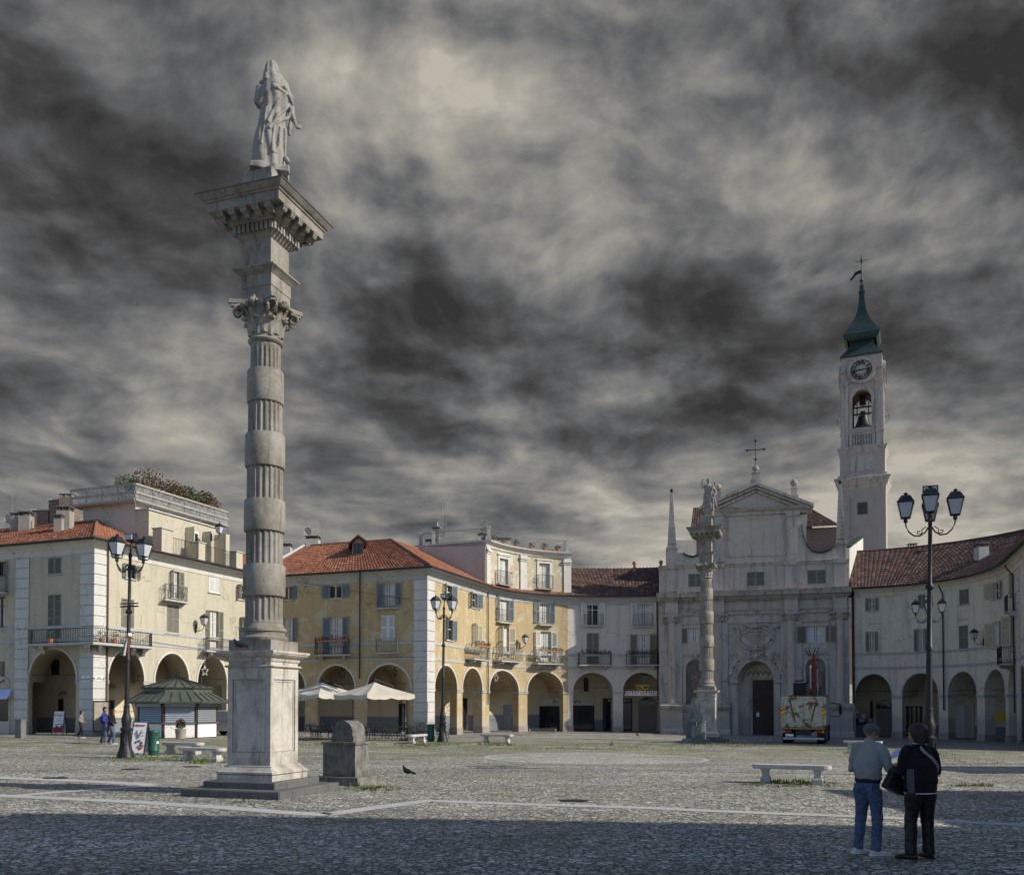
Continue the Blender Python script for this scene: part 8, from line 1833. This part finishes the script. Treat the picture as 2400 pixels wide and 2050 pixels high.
# woman in black
J2 = dict(lean=.02, bulk=1.12, headc=(-.01, .03, 1.585), hs=1.03, hyaw=.5, hpitch=-.15, elbow={1: (.275, .0, 1.10), -1: (-.27, .03, 1.12)}, wrist={1: (.20, .21, 1.02), -1: (-.17, .27, 1.12)}, knee={1: (.12, .02, .49), -1: (-.13, .02, .49)}, ankle={1: (.125, -.0, .115), -1: (-.16, -.02, .115)},
          foot={1: (.14, .17, .03), -1: (-.27, .10, .03)}, legmat='trouser_black', topmat='knit_black', shoemat='shoe_black', solemat='shoe_black', hem=.85, waist=.98, topb=1.12, curl=.7, cuff=-.04, legw=1.12, wr=.014)
q2 = GP(2158, 2015); m2_, T2 = person('woman with dark red bobbed hair in a black jacket and black trousers seen from behind', (q2.x, q2.y, 0), radians(16), J2, .0085, .99)
mb = MB(); rows = []; n_ = 24
for j in range(13):
    f_ = j / 12; th = .05 + f_ * 1.5; r_ = []
    for k in range(n_):
        a = 2 * pi * k / n_; fr = max(0, sin(a)) ** 2; 
        if f_ <= .6: t = f_ / .6 * pi / 2; rr = sin(t); zz_ = .035 + .105 * cos(t)
        else: rr = 1.0 - .16 * ((f_ - .6) / .4) ** 1.5; zz_ = .035 - .15 * ((f_ - .6) / .4) * (1 - fr * .95)
        rr *= 1.0; r_.append(mb.p(T2(.102 * rr * cos(a), -.022 + (.122 - .03 * fr * (f_ > .6)) * rr * sin(a), zz_)))
    rows.append(r_)
for a, c_ in zip(rows, rows[1:]):
    for k in range(n_): mb.f.append([a[k], a[(k + 1) % n_], c_[(k + 1) % n_], c_[k]])
mb.f.append(rows[0]); mb.f.append(rows[-1][::-1]); fuse(mb, 'hair', 'hair_red', m2_, .008, 3, lambda c: .004 * noise.noise(V((c.x * 60, c.y * 60, c.z * 8))) + .003)
mb = MB(); mb.tube([T2(-.085, .0, .03), T2(-.075, .08, .028)], .003, 4); mb.build('spectacles', 'white', m2_)
mb = MB(); mb.ball(T2(-.082, -.004, -.04), .006, 6, 4); mb.build('earring', 'white', m2_)
b2_, tb_ = 1.12, 1.12
def torso_pt(a, z, e=.004): # surface of her jacket
    zs_ = [(.85, .165, .125, tb_ * b2_, tb_), (.91, .18, .135, tb_ * b2_, tb_), (1.01, .185, .14, tb_ * b2_, tb_), (1.18, .18, .135, tb_ * b2_, tb_), (1.30, .19, .125, b2_, 1), (1.385, .17, .10, b2_, 1), (1.435, .09, .075, b2_, 1), (1.46, .068, .062, 1, 1)]
    for l, h in zip(zs_, zs_[1:]):
        if l[0] <= z <= h[0] + 1e-6: f_ = (z - l[0]) / (h[0] - l[0]); rx = (l[1] * l[3]) * (1 - f_) + h[1] * h[3] * f_; ry = l[2] * l[4] * (1 - f_) + h[2] * h[4] * f_; return V(((rx + e) * cos(a), (ry + e) * sin(a), z))
mb = MB(); mb.tube([torso_pt(2 * pi * k / 40, .852, .004) for k in range(41)], .006, 5); mb.build('hem_piping', 'white', m2_)
mb = MB(); mb.tube([V((.067 * cos(a), .02 + .06 * sin(a), 1.475)) for a in [pi * 2 * k / 20 for k in range(21)]], .006, 5); mb.build('neck_piping', 'white', m2_)
mb = MB(); sp = []
for k in range(13): f_ = k / 12; a = radians(-118 + 112 * f_); z = 1.44 - .36 * f_; sp.append(torso_pt(a, z, .012))
for a, c_ in zip(sp, sp[1:]): w_ = V((.012, 0, .014)); mb.hexa([a - w_, c_ - w_, c_ + w_, a + w_] + [x + V((x.x, x.y, 0)).normalized() * .006 for x in (a - w_, c_ - w_, c_ + w_, a + w_)])
mb.build('bag_strap', 'bag_strap', m2_)
mb = MB()
for j in range(22):
    for k in range(5): z = .87 + j * .0135; a = radians(-163 + k * 5.5 - j * .1 + (2.5 if j % 2 else 0)); c_ = torso_pt(a, z, .006); mb.ball((c_.x, c_.y, c_.z), .0042, 4, 2)
mb.build('dotted_side_panel', 'white', m2_)
R2 = Matrix.Translation((q2.x, q2.y, 0)) @ Matrix.Rotation(radians(16), 4, 'Z')
hb = thing('handbag', 'black leather handbag hanging at the side of the woman in black', 'handbag', tuple(R2 @ V((-.30, .15, .85))))
mb = MB(lambda p: R2 @ V(p)); mb.prism([(-.40, .93), (-.38, .90), (-.17, .80), (-.15, .82), (-.18, 1.10), (-.27, 1.13)], .10, .22, lambda a, b, c: (a, c, b)); mb.build('bag_body', 'shoe_black', hb)
mb = MB(lambda p: R2 @ V(p)); mb.tube([(-.26, .16, 1.12), (-.25, .20, 1.16), (-.21, .22, 1.17), (-.19, .18, 1.10)], .008, 5); mb.build('handle', 'shoe_black', hb)
# walkers near the cream house
def walker(lb, u, v, yaw, top, leg, shoe, hairm, S, stride=.16, cap=False, topb=1.0, hem=.92):
    Jw = dict(lean=.02, elbow={1: (.23, -.08, 1.12), -1: (-.23, .02, 1.12)}, wrist={1: (.2, .08, 1.0), -1: (-.18, .18, 1.02)}, knee={1: (.09, .10, .50), -1: (-.09, -.02, .49)}, ankle={1: (.08, .5 * stride, .10), -1: (-.08, -.9 * stride, .12)},
              foot={1: (.09, .5 * stride + .15, .03), -1: (-.09, -.9 * stride + .15, .03)}, legmat=leg, topmat=top, shoemat=shoe, hem=hem, topb=topb, wr=.012)
    q = GP(u, v); t_, T = person(lb, tuple(q), yaw, Jw, .02, S); mb = MB()
    for k, (x, y, z, r) in enumerate(((0, -.02, .05, .092), (0, -.04, .0, .085)) if cap else ((0, -.02, .045, .1), (0, -.05, -.02, .095), (0, -.06, -.08, .08))): c_ = T(x, y, z); mb.ball(c_, r, 12, 8)
    if cap: c_ = T(0, .09, .05); mb.ball(c_, .06, 10, 5, (1, 1, .25))
    fuse(mb, 'cap' if cap else 'hair', hairm, t_, .015, 1); return t_, T
walker('woman in a short taupe jacket and black leggings walking alone by the quoined corner', 189, 1729, radians(-75), 'taupe', 'trouser_black', 'sneaker', 'hair_dark', .87, .22, topb=1.1)
walker('man in a blue jacket and flat cap walking beside a dark haired woman', 243, 1742.5, radians(-80), 'blue_jacket', 'denim', 'shoe_tan', 'hair_dark', 1.02, .14, True, 1.05)
walker('dark haired woman in a black jacket and jeans walking beside the man in blue', 262, 1744, radians(-75), 'knit_black', 'denim', 'sneaker', 'hair_dark', .97, .2, topb=1.12)

# ---------------------------------------------------------------- statues
def folds(amp, ph=0.0, k=9, slant=4.0, z0=0, z1=9):
    def f(c):
        a = atan2(c.y, c.x); s = sin(a * k + c.z * slant + ph + 1.5 * noise.noise(c * 1.8)) ; fz = ss(z1, z0, c.z); return amp * (s * (.4 + .6 * fz) + .5 * noise.noise(c * 7))
    return f
def statue(label, loc, rz, rings, limbs, vox, mat, disp, group=None, S=1.0, extra=None):
    t_ = thing('statue', label, 'statue', loc, rz, group, local=True); t_.scale = (S,) * 3; mb = MB()
    etube(mb, [(x, y, z) for x, y, z, rx, ry in rings], [(rx, ry) for x, y, z, rx, ry in rings], n=28)
    for pts, rad in limbs: etube(mb, pts, rad, (0, 1, .1), 12)
    if extra: extra(mb)
    fuse(mb, 'figure', mat, t_, vox, 2, disp); return t_
# veiled woman on the near column, back turned
c_x = col1.location; az = -atan2(c_x.x, c_x.y); k_ = .002455 * 1.02; yc = 745
prof = [(1085, 565, 880), (1040, 568, 880), (960, 575, 878), (850, 592, 880), (760, 612, 882), (700, 625, 885), (620, 634, 890), (560, 635, 905), (500, 635, 930), (450, 636, 942), (400, 638, 930), (360, 642, 895), (320, 652, 862), (285, 660, 838), (250, 672, 822), (215, 682, 816), (180, 688, 808), (155, 700, 795), (138, 725, 775)]
Yst = 19.7; zb0 = ZTOP
def zst(y): return P(630, 100 + y / 3.848, Yst).z - zb0
rings = [((a + c_) / 2 * k_ - yc * k_, .0, zst(y) if y < 1085 else -.02, (c_ - a) / 2 * k_ * .93, (c_ - a) / 2 * k_ * (.80 if y > 330 else .95)) for y, a, c_ in prof]
X = lambda px: (px - yc) * k_
def ex1(mb):
    for pts, r in (([(640, 600), (680, 500), (760, 445), (860, 430), (940, 480)], .05), ([(650, 560), (700, 480), (800, 460), (900, 480), (945, 540)], .035), ([(880, 480), (820, 560), (760, 660), (720, 790)], .035), ([(920, 520), (860, 620), (790, 720), (730, 850)], .035), ([(935, 560), (900, 660), (820, 750), (770, 800)], .03),
                   ([(770, 800), (765, 950), (760, 1070)], .035), ([(830, 800), (815, 950), (790, 1070)], .03), ([(870, 780), (868, 950), (875, 1050)], .045), ([(640, 380), (700, 360), (760, 300)], .03), ([(690, 330), (720, 280), (740, 260)], .03), ([(800, 260), (850, 330), (900, 380)], .03), ([(700, 640), (680, 800), (660, 1000)], .025)):
        q = []
        for x, y in pts:
            z = zst(y); 
            for (p0, a0, b0), (p1, a1, b1) in zip(prof, prof[1:]):
                if p1 <= y <= p0: f_ = (p0 - y) / (p0 - p1); a_ = a0 + (a1 - a0) * f_; b_ = b0 + (b1 - b0) * f_; break
            cx_, hw = (a_ + b_) / 2, (b_ - a_) / 2; t = max(-.97, min(.97, (x - cx_) / hw)); q.append((X(x), -hw * k_ * .82 * sqrt(1 - t * t), z))
        etube(mb, q, [r] * len(q), (1, 0, 0), 8)
    etube(mb, [(X(880), .0, zst(430)), (X(925), .0, zst(540)), (X(935), -.02, zst(620)), (X(955), -.03, zst(670))], [.13, .10, .075, .05], (0, 1, 0), 12)
    w = V((X(955), -.03, zst(672))); d = V((.55, -.1, -.8)).normalized(); hand(mb, w, d, (0, 1, 0), 1.5, .12, True)
    etube(mb, [(X(650), .0, zst(420)), (X(612), .0, zst(560)), (X(640), .2, zst(540))], [.12, .09, .07], (0, 1, 0), 12)
    etube(mb, [(X(925), .0, zst(640)), (X(915), .02, zst(740)), (X(910), .02, zst(810))], [.05, .07, .04], (0, 1, 0), 8)
    etube(mb, [(X(880), -.12, zst(1060)), (X(900), -.2, zst(1120))], [.07, .05], (1, 0, 0), 8); mb.box(X(550), X(905), -.36, .32, -.02, .12)
statue('white stone veiled woman statue seen from behind on top of the near column', (c_x.x + .0 + .09, c_x.y, ZTOP + .02), az, rings, [], .014, 'statue_stone', folds(.022, 0, 8, 2.8, 0, 2.4), None, .95, ex1)
# angel on the distant column
k2 = .00262; X2 = lambda px: (px - 640) * k2; Z2 = lambda y: (1150 - y) * k2
def ex2(mb):
    etube(mb, [(X2(560), 0, Z2(700)), (X2(560), -.03, Z2(900)), (X2(560), 0, Z2(1140))], [.12, .085, .06], (1, 0, 0), 12); etube(mb, [(X2(660), -.02, Z2(720)), (X2(690), -.06, Z2(900)), (X2(720), -.03, Z2(1020)), (X2(715), 0, Z2(1140))], [(.17, .14), (.19, .15), (.13, .11), (.06, .07)], (1, 0, 0), 16)
    etube(mb, [(X2(560), 0, Z2(420)), (X2(500), -.05, Z2(480)), (X2(488), -.06, Z2(380)), (X2(510), -.05, Z2(290)), (X2(545), -.05, Z2(285))], [.08, .07, .055, .05, .04], (0, 1, 0), 10)
    etube(mb, [(X2(715), 0, Z2(420)), (X2(780), -.02, Z2(540)), (X2(815), -.08, Z2(610)), (X2(770), -.16, Z2(680)), (X2(740), -.18, Z2(770))], [.085, .08, .07, .055, .05], (0, 1, 0), 10)
    for pts, r in (([(700, 440), (660, 560), (640, 640), (580, 690)], .04), ([(740, 480), (700, 600), (680, 760), (700, 1000)], .045), ([(640, 700), (680, 850), (740, 1000)], .035), ([(590, 820), (650, 920), (730, 1010)], .035), ([(770, 640), (740, 800), (750, 1020)], .05)): etube(mb, [(X2(x), -.15, Z2(y)) for x, y in pts], [r] * len(pts), (1, 0, 0), 8)
    mb.ball((X2(640), -.02, Z2(320)), .115, 14, 10, (.95, 1.05, 1.25)); mb.ball((X2(650), .0, Z2(290)), .13, 12, 8, (1.1, 1, .8)); etube(mb, [(X2(640), 0, Z2(350)), (X2(640), 0, Z2(430))], [.07, .09])
    mb.box(X2(480), X2(760), -.25, .25, -.05, .03)
    for pts, rr in (([(600, 520), (560, 420), (555, 350)], [(.06, .05), (.07, .05), (.02, .02)]), ([(700, 520), (780, 420), (790, 350), (770, 330)], [(.10, .05), (.12, .05), (.06, .04), (.02, .02)]), ([(720, 480), (815, 480), (822, 560)], [(.1, .05), (.07, .04), (.02, .02)]), ([(560, 600), (540, 800), (450, 970)], [(.09, .05), (.08, .04), (.02, .02)]), ([(740, 600), (790, 820), (850, 965)], [(.10, .05), (.08, .04), (.02, .02)])): etube(mb, [(X2(x), .18, Z2(y)) for x, y in pts], rr, (1, 0, 0), 10)
rg2 = [(X2(x), 0, Z2(y), rx, ry) for x, y, rx, ry in ((650, 760, .19, .15), (630, 690, .24, .17), (620, 620, .21, .15), (625, 540, .20, .15), (632, 470, .23, .16), (638, 420, .21, .13), (640, 395, .1, .09))]
statue('weathered winged angel statue with one raised arm on top of the distant column', (c2.x + .15, c2.y - .1, C2Z + ZTOP + .0), radians(-14), rg2, [], .022, 'statue_stone', folds(.010, 0, 8, 5, 0, 2.4), None, 1.0, ex2)
# apostles in the niches
def ex3(mb):
    mb.ball((0, -.03, 1.70), .115, 14, 10, (.9, 1, 1.25)); mb.ball((0, -.1, 1.61), .08, 10, 7, (.9, 1, 1.2)); etube(mb, [(0, 0, 1.45), (0, -.01, 1.65)], [.1, .07])
    etube(mb, [(-.22, 0, 1.40), (-.30, -.08, 1.15), (-.10, -.26, 1.12)], [.09, .08, .055], (0, 1, 0), 10); etube(mb, [(.22, 0, 1.40), (.31, -.05, 1.12), (.20, -.22, .95)], [.09, .08, .055], (0, 1, 0), 10)
    for pts, r in (([(-.25, 1.35), (-.05, 1.15), (.20, 1.0)], .045), ([(-.28, 1.1), (0, .95), (.25, .85)], .05), ([(.22, .95), (.15, .6), (.10, .3)], .05), ([(-.1, .9), (-.08, .5), (-.12, .15)], .04), ([(.02, .85), (.05, .5), (0, .15)], .035), ([(.25, 1.3), (.28, .9), (.3, .5)], .05)): etube(mb, [(x, -.2, z) for x, z in pts], [r] * len(pts), (1, 0, 0), 8)
    mb.box(-.3, .3, -.25, .2, -.06, .06)
rg3 = [(0, 0, .02, .25, .18), (0, 0, .3, .23, .17), (-.02, 0, .7, .26, .19), (0, 0, .95, .25, .18), (0, 0, 1.2, .24, .17), (0, 0, 1.38, .25, .14), (0, 0, 1.5, .1, .09)]
simple('niche_stone', (.22, .17, .13), .8, 0, .4, 6, .3)
for i, (o, u) in enumerate(((nich1, 1630), (nich2, 1911))):
    s_ = (o['s0'] + o['s1']) / 2; q = paC.pt(s_, -.36); H_ = o['z1'] - o['z0']
    mb = MB(lambda p: V((q.x + paC.d[0].x * p[0] - paC.n[0].x * p[1], q.y + paC.d[0].y * p[0] - paC.n[0].y * p[1], p[2]))); mb.sqprof(0, 0, [(.45, o['z0']), (.38, o['z0'] + .12), (.38, o['z0'] + .42), (.44, o['z0'] + .46), (.44, o['z0'] + .5)]); mb.build('niche_pedestal', 'church_trim', ch)
    statue(['robed bearded saint statue in the church niche behind the distant column', 'robed saint statue in the church niche behind the truck crane'][i], (q.x, q.y, o['z0'] + .5), atan2(paC.d[0].y, paC.d[0].x), rg3, [], .025, 'niche_stone', folds(.014, 1, 8, 5, 0, 1.6), 'saints in the church niches', (H_ - .95) / 1.84, ex3)

if DG_SCENE is not None: bpy.data.scenes.remove(DG_SCENE)
# ================================================================ grass tufts between the cobbles
rnd = random.Random(77)
def grass_patch(mb, u, v, ru, rv, n, hh=.07):
    for _ in range(n):
        a = rnd.uniform(0, 2 * pi); r = rnd.random() ** .7; q = GP(u + ru * r * cos(a), v + rv * r * sin(a))
        if noise.noise(V((q.x * 2.6, q.y * 2.6, 0))) < .05 and rnd.random() > .12: continue
        b_ = rnd.uniform(0, pi); h = hh * rnd.uniform(.4, 1.3); w = .008 + .012 * (q.y / 40); d = V((cos(b_), sin(b_), 0)) * w; ln = V((rnd.uniform(-.5, .5), rnd.uniform(-.5, .5), 1)) * h
        mb.poly([q - d, q + d, q + ln])
simple('grass', (.10, .125, .035), .8, 0, .4, 2)
mb = MB()
for (u, v, ru, rv, n, h) in ((1855, 1837, 120, 8, 1500, .045), (1850, 1832, 55, 4, 500, .11), (475, 1786, 60, 4, 500, .11), (440, 1775, 130, 9, 1500, .06), (300, 1778, 90, 6, 900, .05), (600, 1880, 60, 4, 300, .03), (870, 1848, 70, 7, 900, .05), (760, 1842, 40, 5, 200, .06), (765, 1836, 8, 5, 160, .14),
                     (830, 1840, 14, 3, 160, .12), (980, 1745, 60, 5, 700, .08), (1040, 1742, 60, 5, 400, .07), (1165, 1744, 50, 4, 500, .10), (1690, 1744, 120, 5, 900, .07), (2015, 1764, 40, 4, 400, .10), (2160, 1768, 90, 6, 700, .05), (2280, 1840, 60, 4, 400, .05), (1300, 1752, 380, 7, 1800, .04), (760, 1742, 120, 6, 800, .05), (2250, 1785, 120, 10, 700, .04)):
    grass_patch(mb, u, v, ru, rv, n, h)
struct(mb.build('grass', 'grass'), 'stuff')
# paved road along the arcades
def road(name, pa, s0, s1, o0, o1, mat='paving', lift=.008):
    k = max(4, int((s1 - s0) / .8))
    def fn(a, b): q = pa.pt(s0 + (s1 - s0) * a, o0 + (o1 - o0) * b); return q.x, q.y
    struct(sheet(name, mat, fn, k, 10, lift))
road('pavement', paL, 0, 46, -4.4, 3.2); road('pavement', paY, .5, paY.L, -4.2, 4.2); road('pavement', paG, 0, paG.L, -4.2, 4.2); road('pavement', paR, 0, paR.L, -4.2, 4.5); road('pavement', paC, .0, LC, -.5, 5.5)

# aerials, dishes and cables on the buildings
def aerial(b_, u, v0, v1, Y):
    a = P(u, v1, Y); c_ = P(u, v0, Y); mb = MB(); mb.tube([a, c_], .025, 4)
    for k in range(5): z = c_.z - .1 - .12 * k; mb.tube([(c_.x - .35 + .04 * k, Y, z), (c_.x + .35 - .04 * k, Y, z)], .012, 3)
    mb.tube([(c_.x, Y - .3, c_.z - .3), (c_.x, Y + .4, c_.z - .3)], .015, 3); mb.build('aerial', 'grey_iron', b_.root)
def dish(b_, u, v, Y, r):
    c_ = P(u, v, Y); mb = MB(lambda p: (c_.x + p[0], c_.y + p[2] - .3 * p[1], c_.z + p[1])); mb.lathe(0, 0, [(r * f, .12 * f * f * -1) for f in (.05, .3, .6, .85, 1.0)] + [(r * .98, -.08)], 18); mb.build('satellite_dish', 'slab', b_.root, True)
aerial(b1, 28, 1160, 1245, 60); aerial(b2, 756, 1218, 1290, 70); aerial(b4, 1036, 1178, 1262, 74); aerial(b2, 1045, 1205, 1262, 74); dish(b1, 22, 1218, 60, .3); dish(b2, 722, 1246, 70, .3); dish(b4, 1034, 1228, 73, .33); dish(b4, 1033, 1252, 73, .33)
for pa_, b_, pts in ((paY, b2, ((690, 1362), (775, 1376), (860, 1390), (960, 1405))), (paY, b2, ((640, 1545), (850, 1541), (1000, 1540))), (paL, b1, ((260, 1486), (330, 1500), (480, 1522))), (paC, None, ((1550, 1420), (1700, 1436), (1990, 1425)))):
    mb = MB(); q = []
    for u, v in pts: s_, z_ = pa_.S(u, v); q.append(pa_.pt(s_, .09, z_))
    mb.tube(q, .012, 3); mb.build('cable', 'black', b_.root if b_ else ch)
